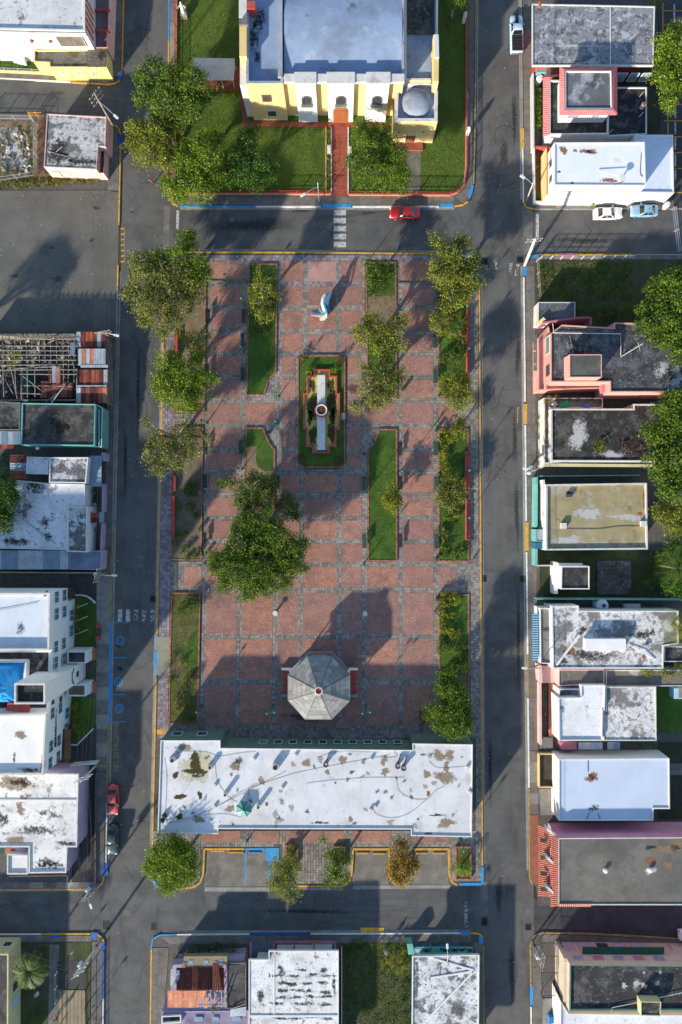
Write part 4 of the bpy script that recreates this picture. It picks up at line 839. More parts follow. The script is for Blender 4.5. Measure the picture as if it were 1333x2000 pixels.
def rubble(root, x0, y0, x1, y1, n, z, mats_, s0=.15, s1=.6, name='rubble', seed=1):
    g = random.Random(seed); b = MB()
    for i in range(n):
        c = W(g.uniform(x0, x1), g.uniform(y0, y1)); s = g.uniform(s0, s1)
        b.box((c[0], c[1], z+s*.15), (s, s*g.uniform(.3, .9), s*g.uniform(.15, .5)), g.uniform(0, 3), ('X', g.uniform(-.4, .4)), mi=g.randrange(len(mats_)))
    return stuff(b.build(name, mats_, root))
# ================================================================ church
CH = 9.0
ch, p = house('church', 'cream and white church with pale blue-grey roof and rounded chapel dome', [(481, -130), (790, -130), (790, 153), (553, 153), (553, 163), (481, 163)], CH, cream, mat('church_roof', (.25, .325, .455), .12, .25, .75, [((.17, .2, .26), .22, .5, .68, .6), ((.05, .05, .055), .35, .60, .70, .6), ((.46, .50, .56), .3, .56, .7, .5), ((.06, .06, .065), 2.2, .64, .72, .5)], bump=.1, fine=.08), .9, .35, 'church', mat('blue_grey_coping', (.30, .33, .38), .15, .6, .8, [((.1, .1, .1), .9, .56, .7, .6)]))
# raised transept parapet and roof ridge
blockp(ch, 'roof_ridge', rect(543, -100, 552, 150), CH-1, CH+.2, MATS['blue_grey_coping']); 
vb = MB(); x0_, x1_ = W(555.5, 0, CH)[0], W(786, 0, CH)[0]; ya_, yb_ = W(0, 150, CH)[1]-.0, W(0, -60, CH)[1]; nn_ = 18
vv = [(x, ya_+(yb_-ya_)*i_/nn_, CH-.88+1.0*math.sin(math.pi*i_/nn_)) for x in (x0_, x1_) for i_ in range(nn_+1)]
vb.mesh(vv, [(i_, nn_+1+i_, nn_+2+i_, i_+1) for i_ in range(nn_)]).build('nave_vault', MATS['church_roof'], ch, True)
blockp(ch, 'gable_wall', rect(468, 40, 482, 110), .1, CH+.7, cream); blockp(ch, 'gable_cap', rect(467, 35, 484, 48), CH+.7, CH+1.1, concrete_d); blockp(ch, 'gable_cap', rect(467, -30, 482, 34), CH, CH+.5, white_dirty)
blockp(ch, 'side_aisle', rect(469, 111, 481.5, 166), .1, CH-1.2, white_dirty); blockp(ch, 'chimney', rect(482, 2, 499, 17), CH-.9, CH+.6, red_paint)
yS = W(0, 164, CH)[1]                                    # plane of the south facade
def fx(px): return W(px, 0, CH)[0]
for a, b in ((577, 617), (640, 692), (717, 761)):
    x0, x1 = fx(a), fx(b); MB().box(((x0+x1)/2, yS+.55, (CH+.4)/2), (x1-x0, 1.5, CH+.4)).build('buttress_bay', white, ch)
    MB().box(((x0+x1)/2, yS+.53, CH+.46), (x1-x0+.2, 1.6, .12)).build('bay_coping', white_dirty, ch)
for a, b in ((556, 577), (617, 640), (692, 717), (761, 790)):
    x0, x1 = fx(a), fx(b); MB().box(((x0+x1)/2, yS+.62, CH+.12), (x1-x0-.02, 1.1, .5)).build('parapet_block', white_dirty, ch)
def arched(root, x, w_, z0, z1, y, fm, pm, name):
    pts = [(x-w_/2, z0), (x+w_/2, z0), (x+w_/2, z1-w_/2)]+[(x+w_/2*math.cos(R(a)), z1-w_/2+w_/2*math.sin(R(a))) for a in range(15, 180, 15)]+[(x-w_/2, z1-w_/2)]
    b = MB(); k = len(pts); b.mesh([(q[0], y, q[1]) for q in pts]+[(q[0], y-.12, q[1]) for q in pts], [tuple(range(k, 2*k))]+[(i, (i+1) % k, k+(i+1) % k, k+i) for i in range(k)]); o = b.build(name, fm, root)
    c = (x, (z0+z1)/2); pts2 = [(c[0]+(q[0]-c[0])*.86, c[1]+(q[1]-c[1])*.93) for q in pts]; MB().face([(q[0], y-.13, q[1]) for q in pts2]).build('leaf', pm, o); return o
yB = yS-.2
for a in (597, 666, 739):
    x = fx(a); arched(ch, x, 1.5, 4.7, 6.7, yB-.005, concrete_d, glass, 'window'); MB().box((x, yB-.2, 4.6), (1.7, .5, .14)).build('window_sill', concrete, ch)
o = arched(ch, fx(665.5), 2.2, .2, 4.1, yB-.006, mat('door_surround', (.35, .12, .05), .1, 1), wood_door, 'door')
for k in range(6): MB().box((fx(665.5)-.8+.32*k, yB-.15, 1.9), (.28, .04, 3.0)).build('door_board', wood_door, o)
def rectwin(x, z0, z1, w_, y, fm, pm, bars=3):
    o = MB().box((x, y-.03, (z0+z1)/2), (w_, .1, z1-z0)).build('window', fm, ch); MB().box((x, y-.09, (z0+z1)/2), (w_-.3, .03, z1-z0-.3)).build('pane', pm, o)
    for k in range(bars): MB().box((x-(w_-.3)/2+(w_-.3)*(k+.5)/bars, y-.12, (z0+z1)/2), (.06, .04, z1-z0-.3)).build('bar', brown, o)
yT = yS
rectwin(fx(516), 5.0, 6.5, 1.3, yT, brown, louvre); rectwin(fx(522), 1.4, 2.9, 1.5, yT, white, louvre)
# east wing, chapel and dome
for x_, y_, a_, b_ in ((495, 60, 13, 40), (505, 30, 20, 26), (500, 100, 9, 20), (640, 25, 40, 9), (720, 140, 40, 6), (560, 100, 8, 40), (620, 145, 40, 6)): patch(ch, x_, y_, a_, b_, CH, st_black, 3, CH-.89 if x_ < 545 else CH-.3) if x_ < 545 else None
wg = volume(ch, [(790.5, -30), (856, -30), (855, 157), (790.5, 157)], 6.2, cream, MATS['church_roof'], .5, .3, white_dirty, px=True, names=('wing_wall', 'wing_roof', 'wing_parapet'))
blockp(ch, 'wing_court', rect(797, -20, 848, 65), 5.5, 6.0, roof_dark('church_court', seed=3)); blockp(ch, 'espadana', [(847, 68), (853, 66), (858, 75), (857, 160), (848, 158)], 5, 8.2, cream); blockp(ch, 'espadana_cap', [(848, 67), (857, 67), (858, 112), (850, 112)], 8.2, 8.5, white_dirty)
for k in range(7): blockp(ch, 'roof_step', rect(843, 112+k*7, 849, 117+k*7), 5.7, 6.3+.05*k, concrete_d)
chh = 5.9
cp = volume(ch, [(773, 158), (856, 158), (855, 237), (771, 237)], chh, cream, MATS['church_roof'], .7, .45, white_dirty, px=True, names=('chapel_wall', 'chapel_roof', 'chapel_parapet'))
c = W(815, 195, 6.2); MB().lathe((c[0], c[1], 5.25), [(2.15, 0), (2.1, .35), (1.9, .65), (1.45, .92), (.8, 1.1), (.15, 1.16)], 12).build('dome', mat('dome_grey', (.24, .27, .33), .14, .6, .8, [((.12, .12, .12), .7, .55, .7, .6)], fine=.1), ch, True)
dy = W(0, 237, chh)[1]; rectwin(W(808, 0, chh)[0], .2, 2.5, 1.7, dy, white, wood_door, 4)
for a in (783, 832): MB().box((W(a, 0, chh)[0], dy-.01, 3.2), (.25, .06, .25)).build('vent', brown, ch)
MB().box((W(808, 0, chh)[0], dy-.6, .3), (4., 1.2, .3)).build('chapel_step', red_tile, ch)
blockp(ch, 'north_annex', rect(790, -130, 850, -35), 4, 6, white_dirty)
# church walks
cw = struct(sheet('church_walk', [(475, 236), (770, 240), (770, 250), (680, 249), (679, 384), (648, 384), (649, 248), (475, 246)], .185, red_tile))
for y in range(252, 382, 13):
    for x0, x1 in ((650, 663.3), (664, 678)): MB().prism(ccw(PX([(x0, y), (x1, y), (x1, y+12.3), (x0, y+12.3)])), .18, .2+rnd.uniform(0, .006)).build('paving_tile', red_tile, cw)
struct(sheet('church_walk', [(470, 110), (482, 110), (484, 236), (474, 246), (468, 168)], .186, red_tile)); struct(sheet('church_walk', [(796, 282), (823, 282), (821, 376), (786, 378)], .187, mat('worn_path', (.17, .155, .13), .2, .5, .9, [((.08, .075, .065), .8, .5, .68, .6)])))
kerb(ch, [(637, 250), (637, 380)], salmon, z=.35, z0=.15, name='bed_edging'); kerb(ch, [(647.5, 250), (647.5, 380)], white_dirty, z=.32, z0=.15, name='bed_edging'); kerb(ch, [(680.5, 250), (680.5, 380)], white_dirty, z=.32, z0=.15, name='bed_edging')
for x, y, lb in ((643, 296, 'small white marble bench left of the church walk'), (684, 298, 'small white marble bench right of the church walk')):
    c = W(x, y); t = thing('stone_bench', lb, 'bench', (*c, .17)); MB().box((c[0], c[1], .6), (.5, 1.3, .12)).build('seat', white, t)
    for s in (-.45, .45): MB().box((c[0], c[1]+s, .36), (.4, .14, .38)).build('leg', white_dirty, t)
# canopy beside the church
cn = thing('canopy', 'open shelter with a pale grey gabled roof beside the church', 'shelter', (*W(420, 142), .17)); struct(sheet('shelter_floor', rect(392, 128, 472, 178), .188, red_tile))
corr(cn, 'roof_slope', (378, 113, 2.6), (459, 114, 2.6), (459, 128, 3.1), (378, 128, 3.1), 24, mat('pale_sheet', (.52, .5, .48), .08, .8, .6), .02); corr(cn, 'roof_slope', (378, 128, 3.1), (459, 128, 3.1), (457, 157, 2.5), (379, 157, 2.5), 24, MATS['pale_sheet'], .02)
for x, y in ((381, 116), (456, 117), (454, 154), (432, 154), (382, 154)): c = W(x, y, 2.5); MB().tube([(*c, .15), (*c, 2.55)], .05, 6).build('post', white, cn)
# red church fence: base wall, posts, rails, pickets
def fence(label, pts, m, h=1.3, step=2.6, base=None, bh=.35, pick=.22, cat='fence', rails=(.25, 1.), pw=.1, z0=.15, pm=None):
    P = [Vector(W(*q)) for q in pts]; r = thing('fence', label, cat, (P[0].x, P[0].y, z0)); pk = MB()
    for a, b in zip(P, P[1:]):
        L_ = (b-a).length; n = max(1, round(L_/step)); t = (b-a)/L_
        if base: MB().bar((*a, z0+bh/2-.05), (*b, z0+bh/2-.05), .22, bh).build('base_wall', base, r)
        for i in range(n): q = a+t*(L_*i/n); MB().box((q.x, q.y, z0+h/2), (pw, pw, h)).build('post', pm or m, r)
        for rl in rails: z = z0+bh+(h-bh-.1)*rl; MB().bar((*a, z), (*b, z), .05, .05).build('rail', m, r)
        if pick:
            for i in range(int(L_/pick)): q = a+t*(i*pick+.1); pk.box((q.x, q.y, z0+bh+(h-bh)/2-.06), (.03, .03, h-bh))
    if pick and pk.v: stuff(pk.build('pickets', m, r))
    return r
fence('red railing on a salmon base wall around the church lawn', [(347.5, -100), (345, 120), (343, 368), (347, 377), (353, 380), (647, 381)], fence_red, base=salmon)
fence('red railing on a salmon base wall along the east side of the church lawn', [(681, 382), (878, 383), (893, 378), (906, 362), (910, 330), (912, -100)], fence_red, base=salmon)
for x, y, lb in ((905, 45, 'white gate pillar on the church railing near the top edge'), (912, 265, 'white gate pillar on the church railing beside the chapel')):
    c = W(x, y); t = thing('gate_pillar', lb, 'pillar', (*c, .15)); MB().box((*c, .95), (.4, .5, 1.6)).build('shaft', white, t); MB().box((*c, 1.82), (.52, .62, .14)).build('cap', white_dirty, t); MB().lathe((*c, 1.89), [(.06, 0), (.18, .12), (.18, .3), (.06, .42)], 10).build('lantern', white, t)
# ================================================================ town hall (long white roof)
TH = 4.7; Zr0 = TH-.16
tr = mat('town_hall_roof', (.62, .62, .63), .07, .3, .8, [((.50, .485, .46), .2, .46, .66, .6), ((.40, .37, .34), .45, .57, .70, .6), ((.50, .51, .53), .9, .5, .66, .5, (1, .25, 1)), ((.30, .28, .26), 1.3, .60, .68, .5), ((.15, .14, .13), 3., .66, .72, .5)], fine=.05)
th, tp = house('town_hall', 'long white flat-roofed town hall across the south of the plaza', [(314, 1446), (431, 1446), (431, 1461), (806, 1465), (806, 1452), (924, 1454), (922, 1635), (803, 1633), (803, 1620), (427, 1619), (427, 1629), (308, 1628)], TH, green_p, tr, .16, .14, 'building', white)
for x, y, rx, ry, m_ in ((383, 1495, 13, 22, st_olive), (392, 1510, 14, 8, st_olive), (371, 1506, 12, 6, st_olive), (343, 1514, 7, 7, st_olive), (352, 1556, 12, 6, st_olive), (391, 1553, 5, 8, st_olive), (351, 1595, 7, 6, st_olive), (383, 1478, 14, 7, st_olive), (384, 1500, 32, 34, st_cream), (858, 1476, 14, 12, st_brown), (878, 1475, 11, 11, st_brown), (870, 1518, 27, 12, st_brown), (834, 1512, 7, 10, st_brown), (872, 1500, 7, 10, st_brown), (750, 1485, 7, 12, st_brown), (752, 1508, 9, 9, st_brown), (711, 1487, 5, 7, st_brown), (688, 1508, 7, 5, st_black), (640, 1508, 5, 6, st_brown), (670, 1484, 8, 10, st_brown), (600, 1490, 8, 10, st_brown), (511, 1525, 8, 8, st_brown), (465, 1490, 13, 14, st_black), (458, 1498, 10, 10, st_brown), (545, 1600, 10, 8, st_black), (600, 1585, 5, 6, st_black), (872, 1608, 20, 10, st_brown), (855, 1592, 20, 4, st_black), (838, 1628, 10, 4, st_black), (450, 1580, 12, 8, st_brown), (388, 1600, 14, 8, st_brown), (625, 1607, 20, 4, st_black), (340, 1478, 8, 7, st_pale), (360, 1460, 20, 6, st_brown), (340, 1482, 10, 4, st_black), (348, 1470, 6, 4, st_moss), (837, 1550, 5, 6, st_rust), (685, 1600, 5, 6, st_brown), (754, 1546, 6, 4, st_brown)):
    patch(th, x, y, rx, ry, TH-.16, m_, 5, TH-.155+rnd.uniform(.001, .006))
gq = random.Random(8)
for k in range(48): patch(th, gq.uniform(320, 915), gq.uniform(1470, 1615), gq.uniform(3, 9), gq.uniform(3, 7), Zr0, gq.choice((st_oil, st_oil, stain_mat('faint_brown', (.40, .34, .28), strength=.7, bias=.3), stain_mat('grey_smudge', (.33, .32, .31), strength=.6, bias=.3))), k, Zr0+.004+.0005*k, ang=gq.uniform(0, 3))
MB().prism(ccw(PX([(440, 1441), (782, 1444), (782, 1452), (440, 1450)])), .1, .75).build('planting_trough', green_d, th)
for i in range(12): win(th, tp[0] if False else PX([(790-30*i, 1462.5)], TH)[0], PX([(770-30*i, 1462.5)], TH)[0], .5, 1.2, 1.0, 2.6, white, glass)
for x0, y0, x1, y1 in ((325, 1449, 350, 1449), (375, 1449, 400, 1449)): win(th, PX([(x1, y1-3.2)], TH)[0], PX([(x0, y0-3.2)], TH)[0], .5, 1.5, 1.0, 2.6, white, glass)
c = W(476.5, 1581, TH+.6)
sk = thing('skylight', 'green octagonal skylight on the town hall roof', 'skylight', (c[0], c[1], TH-.16))
MB().cyl((c[0], c[1], TH-.16), 1.05, .55, 8).build('curb', white_dirty, sk)
gsk = [mat('skylight_green_%d' % i, v, .1, 1, .5) for i, v in enumerate([(.12, .33, .28), (.09, .26, .23), (.16, .38, .33)])]
for i in range(8):
    a0, a1 = 2*math.pi*(i+.52)/8, 2*math.pi*(i+1.48)/8
    MB().face([(c[0]+1.18*math.cos(a0), c[1]+1.18*math.sin(a0), TH+.38), (c[0]+1.18*math.cos(a1), c[1]+1.18*math.sin(a1), TH+.38), (c[0], c[1], TH+.85)]).build('roof_pane', gsk[i % 3], sk)
    MB().bar((c[0]+1.18*math.cos(a0-.02), c[1]+1.18*math.sin(a0-.02), TH+.4), (c[0], c[1], TH+.87), .05, .04).build('rib', green_d, sk)
Zr = TH-.16
def acs(x, y, lb, s=.9, rz=0., tall=.7): t = ac_unit(None, x, y, Zr, s, rz, tall); t['label'] = lb; t['group'] = 'air conditioners on the town hall'; return t
acs(339, 1482, 'grey air conditioner among black stains at the roof corner', .8, .5); acs(412, 1496, 'small dark air conditioner left of the roof step', .6, .2); acs(539, 1495, 'tilted dark grey air conditioner with bent pipe on white roof', 1.0, -.3, .8)
acs(442, 1548, 'white slim air conditioner box up-left of the green skylight', .5, 0, .9); acs(506, 1572, 'white slim air conditioner box right of the green skylight', .5, 0, .9)
for x, y, lb in ((637, 1490, 'single round black roof fan on the town hall'), (776.5, 1493, 'left one of the paired round black roof fans'), (788, 1497, 'right one of the paired round black roof fans')):
    c = W(x, y, Zr); t = thing('roof_fan', lb, 'roof fan', (*c, Zr), group='round roof fans'); MB().lathe((*c, Zr), [(.26, 0), (.26, .5), (.38, .6), (.4, .78), (.3, .8), (.28, .7)], 14).build('housing', darkgrey, t); MB().cyl((*c, Zr+.66), .27, .05, 10).build('rotor', steel, t); MB().bar((c[0], c[1], Zr+.3), (c[0]+.5, c[1]+1.6, Zr+.12), .1).build('duct', black, t)
for i, (x, y) in enumerate(((497, 1482), (421, 1533), (420, 1575), (552, 1538), (553, 1478), (578, 1474), (724, 1581), (733, 1575), (913, 1498), (918, 1546), (725, 1482))):
    c = W(x, y, Zr); MB().box((*c, Zr+.15), (.3, .42, .3), .4).build('roof_vent', white_dirty, th)
def wire(root, pts, h, m=black, r=.03, sag=0., name='cable', n=8):
    """thin cable curving through pixel points"""
    P = [Vector(W3(*(q if len(q) == 3 else (*q, h)))) for q in pts]; out = []
    for i in range(len(P)-1):
        p0, p1, p2, p3 = P[max(i-1, 0)], P[i], P[i+1], P[min(i+2, len(P)-1)]
        for k in range(n):
            t = k/n; q = .5*((2*p1)+(p2-p0)*t+(2*p0-5*p1+4*p2-p3)*t*t+(3*p1-p0-3*p2+p3)*t**3)
            if sag: q = q-Vector((0, 0, sag*4*t*(1-t)))
            out.append(q)
    out.append(P[-1]); return MB().tube(out, r, 4).build(name, m, root)
for pts in ([(330, 1608), (375, 1598), (450, 1562), (559, 1506)], [(330, 1606), (385, 1592), (430, 1572), (475, 1545), (545, 1520), (600, 1505), (760, 1475)], [(322, 1480), (326, 1520), (323, 1590)], [(420, 1490), (425, 1525), (445, 1555), (465, 1568)], [(355, 1468), (400, 1469), (430, 1477), (470, 1471), (500, 1468)], [(400, 1592), (440, 1590), (470, 1597)], [(490, 1565), (486, 1540), (505, 1530)], [(775, 1520), (780, 1545), (805, 1560), (835, 1560), (850, 1545), (870, 1535)], [(728, 1575), (735, 1590), (765, 1598), (800, 1588), (835, 1560)], [(745, 1480), (775, 1478), (770, 1468)], [(838, 1486), (850, 1498), (868, 1500), (912, 1497)], [(600, 1530), (640, 1525), (680, 1522), (720, 1519), (790, 1519)], [(620, 1480), (650, 1470), (690, 1468), (740, 1470)], [(350, 1560), (370, 1530), (380, 1510)], [(324, 1602), (345, 1596), (331, 1588), (322, 1604)]):
    wire(th, pts, Zr+.04, darkgrey, .016)
for x, y in ((322, 1592), (318, 1602)): c = W(x, y, Zr); MB().lathe((*c, Zr), [(.3, 0), (.34, .2), (.15, .5)], 9).build('cable_reel', black, th)
# ================================================================ north-west villa
rv = roof_white('roof_villa', .38, .2, seed=11)
vl, p = house('villa', 'two-storey white and yellow villa with stained white roof at the top left', [(-120, -140), (166, -140), (166, 61), (-120, 54)], 7.0, white, rv, .3, .25)
blockp(vl, 'cornice', [(-120, 57), (168, 64), (168, 66), (-120, 59)], 6.4, 6.9, white_dirty)
yv = W(0, 62, 7)[1]; win(vl, (W(100, 0, 7)[0], yv-.02), (W(158, 0, 7)[0], yv-.02), .5, 3.8, 4.0, 6.2, white_dirty, MATS['concrete_brown'], 2)
for x in (55, 92): MB().box((W(x, 0, 6)[0], yv+.1, 4.9), (.25, .3, .45)).build('wall_lamp', red_paint, vl)
xv = W(166, 0, 7)[0]
for k in range(9): MB().box((xv+.03, W(0, 4+k*6.5, 6)[1], 5.2), (.1, .28 if k % 2 else .4, 3.0)).build('louvre_panel', orange if k % 2 == 0 else white, vl)
volume(vl, [(66, 97), (207, 95), (209, 132), (96, 132), (96, 123), (66, 121)], 3.1, yellow_wall, roof_dark('roof_porch', (.15, .13, .10), (.28, .25, .19), .5, seed=4), .22, .18, yellow_wall, px=True, names=('porch_wall', 'porch_roof', 'porch_parapet'))
volume(vl, [(178.5, -140), (219, -140), (210, 93), (178.5, 93)], 3.2, pink_pale, mat('terrace_tile', (.19, .14, .155), .2, .6, .85, [((.09, .08, .08), .6, .52, .68, .6)]), .5, .12, red_paint, px=True, names=('terrace_wall', 'terrace_floor', 'terrace_railing'))
for y in (17, 57): blockp(vl, 'terrace_divider', rect(179, y, 214, y+2.5), 2.7, 3.25, red_paint)
blockp(vl, 'annex_roof', rect(172, 97, 206, 130), 3.1, 3.2, MATS['roof_porch']); patch(vl, 200, 108, 10, 18, 3.2, st_black, 1, 3.206)
for k in range(3): win(vl, (W(110+30*k, 0, 3.1)[0], W(0, 132, 3.1)[1]), (W(128+30*k, 0, 3.1)[0], W(0, 132, 3.1)[1]), .5, 1.3, 1.2, 2.3, white, pale_yellow, 2)
for q in (0, 1, 2, 3): MB().box((*W(26+q*7, 108+q*2.2, 1), .5+.12*q), (.42, 1.3, .9)).build('garden_step', white, vl)
struct(sheet('front_garden', [(-300, 106), (66, 110), (96, 134), (-300, 132)], .18, lawn_d))
fence('pale wire fence along the villa garden', [(-40, 140), (96, 146)], steel, h=1.1, step=2.2, base=yellow_wall, bh=.4, pick=.5)
# house on the corner below
rc = roof_white('roof_corner', .85, .3, (.6, .6, .6), (.07, .067, .06), seed=21)
cr, p = house('corner_house', 'small corner house with peeling white and black roof and pale pink wall', [(92, 222), (208, 228), (206, 286), (192, 286), (189, 331), (86, 326)], 3.3, pink_pale, rc, .12, .12)
ys = W(0, 328, 3.3)[1]; xs = W(90, 0, 3.3)[0]
for k in range(5): MB().box((xs+.9+k*1.35, ys-.02, 1.5), (1.05, .05, 1.5)).build('wall_panel', pink_pale, cr)
patch(cr, 110, 300, 34, 30, 3.18, st_black, 2, 3.19); patch(cr, 160, 315, 40, 14, 3.18, st_black, 3, 3.191); patch(cr, 120, 285, 12, 18, 3.18, st_black, 4, 3.192)
pipe(cr, [(94, 295, 3.25), (132, 306, 3.3)], .05, concrete); pipe(cr, [(132, 314, 3.25), (146, 321, 3.3)], .05, concrete); pipe(cr, [(110, 297, 3.3), (122, 286, 3.25)], .05, white_dirty)
volume(cr, [(193, 288), (205, 288), (203, 338), (190, 338)], 2.2, pink_pale, roof_dark('porch_black', seed=8), .3, .1, red_paint, px=True, names=('gate_wall', 'gate_floor', 'gate_rail'))
blockp(cr, 'low_step', [(100, 338), (190, 342), (192, 346), (96, 344)], .1, .35, salmon, 0); struct(sheet('side_path', [(76, 233), (90, 231), (88, 342), (76, 342)], .18, mat('brown_path', (.16, .09, .055), .2, .6)))
fence('yellow-topped garden gate beside the peeling corner house', [(64, 231), (90, 232)], yel, h=1.5, step=1.2, pick=.3)
fence('chain-link fence around the rubble yard at the left edge', [(-30, 236), (66, 238), (75, 246), (76, 340)], steel, h=1.6, step=2.5, pick=.35)
fence('chain-link fence along the weedy verge', [(-30, 362), (70, 347)], steel, h=1.6, step=2.5, pick=.35)
fence('rusty post fence below the pink-walled corner house', [(72, 348), (206, 344)], brown, h=1.2, step=1.8, pick=0)
yd = thing('rubble_heap', 'heap of pale rubble in the weedy yard at the left edge', 'rubble', (*W(25, 300), .17)); rubble(yd, -30, 255, 60, 345, 160, .2, [concrete, white_dirty, soil], .2, .7, 'stones', 3); patch(yd, 30, 300, 32, 30, 0, st_pale, 1, .18); patch(yd, 10, 270, 30, 20, 0, st_pale, 2, .181)
# ================================================================ roofless ruin
ru = thing('ruined_house', 'roofless ruin with bare roof timbers and rusty sheets along the street', 'ruin', (*W(100, 715), .1)); RH = 3.0
for pts in ([(-40, 653), (210, 653)], [(-40, 782), (150, 781)], [(208, 653), (211, 790)], [(150, 720), (150, 788)], [(42, 720), (42, 780)]): wall(ru, pts, 2.6, mat('ruin_wall', (.2, .185, .165), .25, .6, .9, [((.08, .075, .07), .7, .5, .66, .7)]), .2, name='wall')
struct(sheet('ruin_floor', [(-40, 655), (208, 655), (208, 788), (-40, 782)], .12, roof_dark('ruin_dirt', (.05, .048, .045), (.14, .13, .12), .5, seed=5)))
rubble(ru, -20, 660, 148, 776, 420, .12, [concrete_d, darkgrey, white_dirty, wood, concrete], .1, .55, 'debris', 9)
g = random.Random(5)
for i, y in enumerate((662, 675, 684, 694, 703, 713, 723, 731)): MB().bar(W3(-20 if i < 7 else 38, y+g.uniform(-1, 1), RH+.1), W3(150 if i != 2 else 140, y+g.uniform(-1.5, 1.5), RH+.1), .09, .1).build('beam', wood, ru)
for i in range(14):
    x = -6+i*11.7; MB().bar(W3(x+g.uniform(-2, 2), 652, RH), W3(x+g.uniform(-2, 2), 716 if x < 90 else 748, RH), .08, .1).build('joist', wood, ru)
for a, b in (((6, 715), (8, 775)), ((20, 712), (34, 778)), ((29, 716), (32, 770)), ((10, 740), (25, 768)), ((45, 735), (80, 762)), ((54, 720), (54, 776)), ((68, 722), (69, 775)), ((40, 753), (140, 755)), ((40, 768), (80, 770)), ((98, 665), (106, 660)), ((136, 690), (145, 716)), ((40, 670), (28, 655)), ((28, 720), (110, 716)), ((85, 675), (107, 664)), ((112, 672), (116, 678)), ((52, 718), (75, 712))): MB().bar(W3(*a, RH-.3), W3(*b, RH+.25), .11, .11).build('fallen_timber', wood, ru)
for a, b, m_ in (((82, 765), (128, 755), darkgrey), ((90, 786), (140, 748), darkgrey), ((101, 787), (127, 752), steel)): MB().bar(W3(*a, RH+.25), W3(*b, RH+.6), .14, .1).build('fallen_timber', m_, ru)
MX = [zinc, rust, rust_d, rust, rust, rust_d, zinc, rust_d]
sheets(ru, 150, 648, 206, 678, 3.0, 2.7, 7, [zinc, rust_d, rust, rust, rust_d, zinc, rust_d], waves=3); sheets(ru, 153, 681, 206, 714, 3.3, 2.9, 7, [zinc, rust_o, zinc, rust_o, zinc, zinc, zinc], waves=3); blockp(ru, 'ridge_cap', rect(158, 712.5, 211, 718), 2.9, 3.0, zinc); blockp(ru, 'ridge_cap', rect(150, 752.5, 209, 755.5), 2.95, 3.05, zinc)
sheets(ru, 155, 722, 210, 752, 3.1, 2.8, 7, [rust_d, rust, rust_d, rust, rust, rust_d, zinc], waves=3); sheets(ru, 150, 757, 209, 787, 3.1, 2.6, 7, [zinc, rust_d, rust, rust_d, rust_d, rust, rust_o], waves=3)
sheets(ru, 81, 745, 141, 776, 2.9, 2.6, 6, [rust, rust_d, rust, rust_d, rust, rust_d], waves=3); corr(ru, 'roof_sheet', (102, 714, 3.2), (110, 714, 3.2), (110, 748, 3.1), (103, 748, 3.1), 3, zinc); corr(ru, 'roof_sheet', (110.5, 715, 3.2), (118, 715, 3.2), (118, 752, 3.1), (111, 752, 3.1), 3, rust_o); corr(ru, 'roof_sheet', (95, 726, 3.1), (101, 726, 3.1), (102, 746, 3.), (96, 746, 3.), 2, rust_d); corr(ru, 'roof_sheet', (139, 669, 3.4), (148, 670, 3.2), (147, 696, 3.3), (138, 694, 3.5), 3, zinc)
blockp(ru, 'teal_partition', rect(42, 722, 55, 768), .3, 2., plain('teal_dark', (.03, .16, .17), .7)); sheet('roof_board', [(28, 674), (44, 676), (44, 682), (34, 680)], 2.2, white_dirty, ru)
# teal house with black roof
bh, p = house('teal_house', 'low house with black stained roof and teal edges below the ruin', [(43, 787), (187, 789), (185, 871), (41, 869)], 3.6, teal, roof_dark('roof_teal', (.045, .044, .042), (.13, .12, .11), .4, .3, 6), .2, .15)
patch(bh, 115, 832, 30, 17, 3.4, stain_mat('tar_pool', (.008, .008, .008), .5), 1, 3.41); patch(bh, 150, 818, 20, 12, 3.4, st_dust, 2, 3.405); patch(bh, 172, 800, 14, 10, 3.4, st_dust, 5, 3.405)
volume(bh, [(188, 789), (201, 797), (199, 874), (186, 873)], 3.0, teal, concrete_d, .3, .12, white_dirty, px=True, names=('porch_wall', 'porch_roof', 'porch_rail')); blockp(bh, 'porch_beam', rect(192.5, 800, 195, 872), 2.9, 3.1, teal)
volume(bh, [(-40, 782), (40, 786), (39, 840), (-40, 840)], 2.8, concrete_d, roof_dark('roof_shed_a', (.04, .039, .037), (.2, .19, .18), .55, seed=12), .15, .15, px=True, names=('shed_wall', 'shed_roof', 'shed_edge'))
sheets(bh, -20, 843, 40, 868, 2.7, 2.5, 5, [zinc_b, zinc, zinc_b, zinc, zinc_b]); sheets(bh, -20, 866, 27, 876, 2.4, 2.2, 4, [rust, rust_d])
c = W(73, 875, 3); MB().lathe((*c, 2.6), [(.2, 0), (.28, .3), (.1, .45)], 10).build('water_bowl', white, bh)
# white compound
rwm = roof_white('roof_compound', .52, .16, (.72, .75, .80), seed=31); rwd = roof_white('roof_compound_dark', .95, .3, (.66, .68, .72), (.05, .05, .05), seed=33)
wc, p = house('white_house', 'sprawling white-roofed house with black mould beside the tall left-edge tree', [(36, 938), (95, 944), (166, 946), (166, 988), (131, 988), (131, 1074), (-60, 1070), (-60, 940)], 3.5, white, rwm, .14, .15)
volume(wc, [(97, 893), (173, 893), (168, 944), (96, 942.5)], 3.8, white, rwd, .16, .16, px=True, names=('front_wall', 'front_roof', 'front_parapet')); volume(wc, [(53, 892), (95, 893), (94, 926), (51, 925)], 3.4, white, rwm, .1, .12, px=True, names=('back_wall', 'back_roof', 'back_parapet')); volume(wc, [(132, 989), (171, 989), (170, 1079), (131, 1077)], 3.9, white, rwd, .16, .16, px=True, names=('east_wall', 'east_roof', 'east_parapet'))
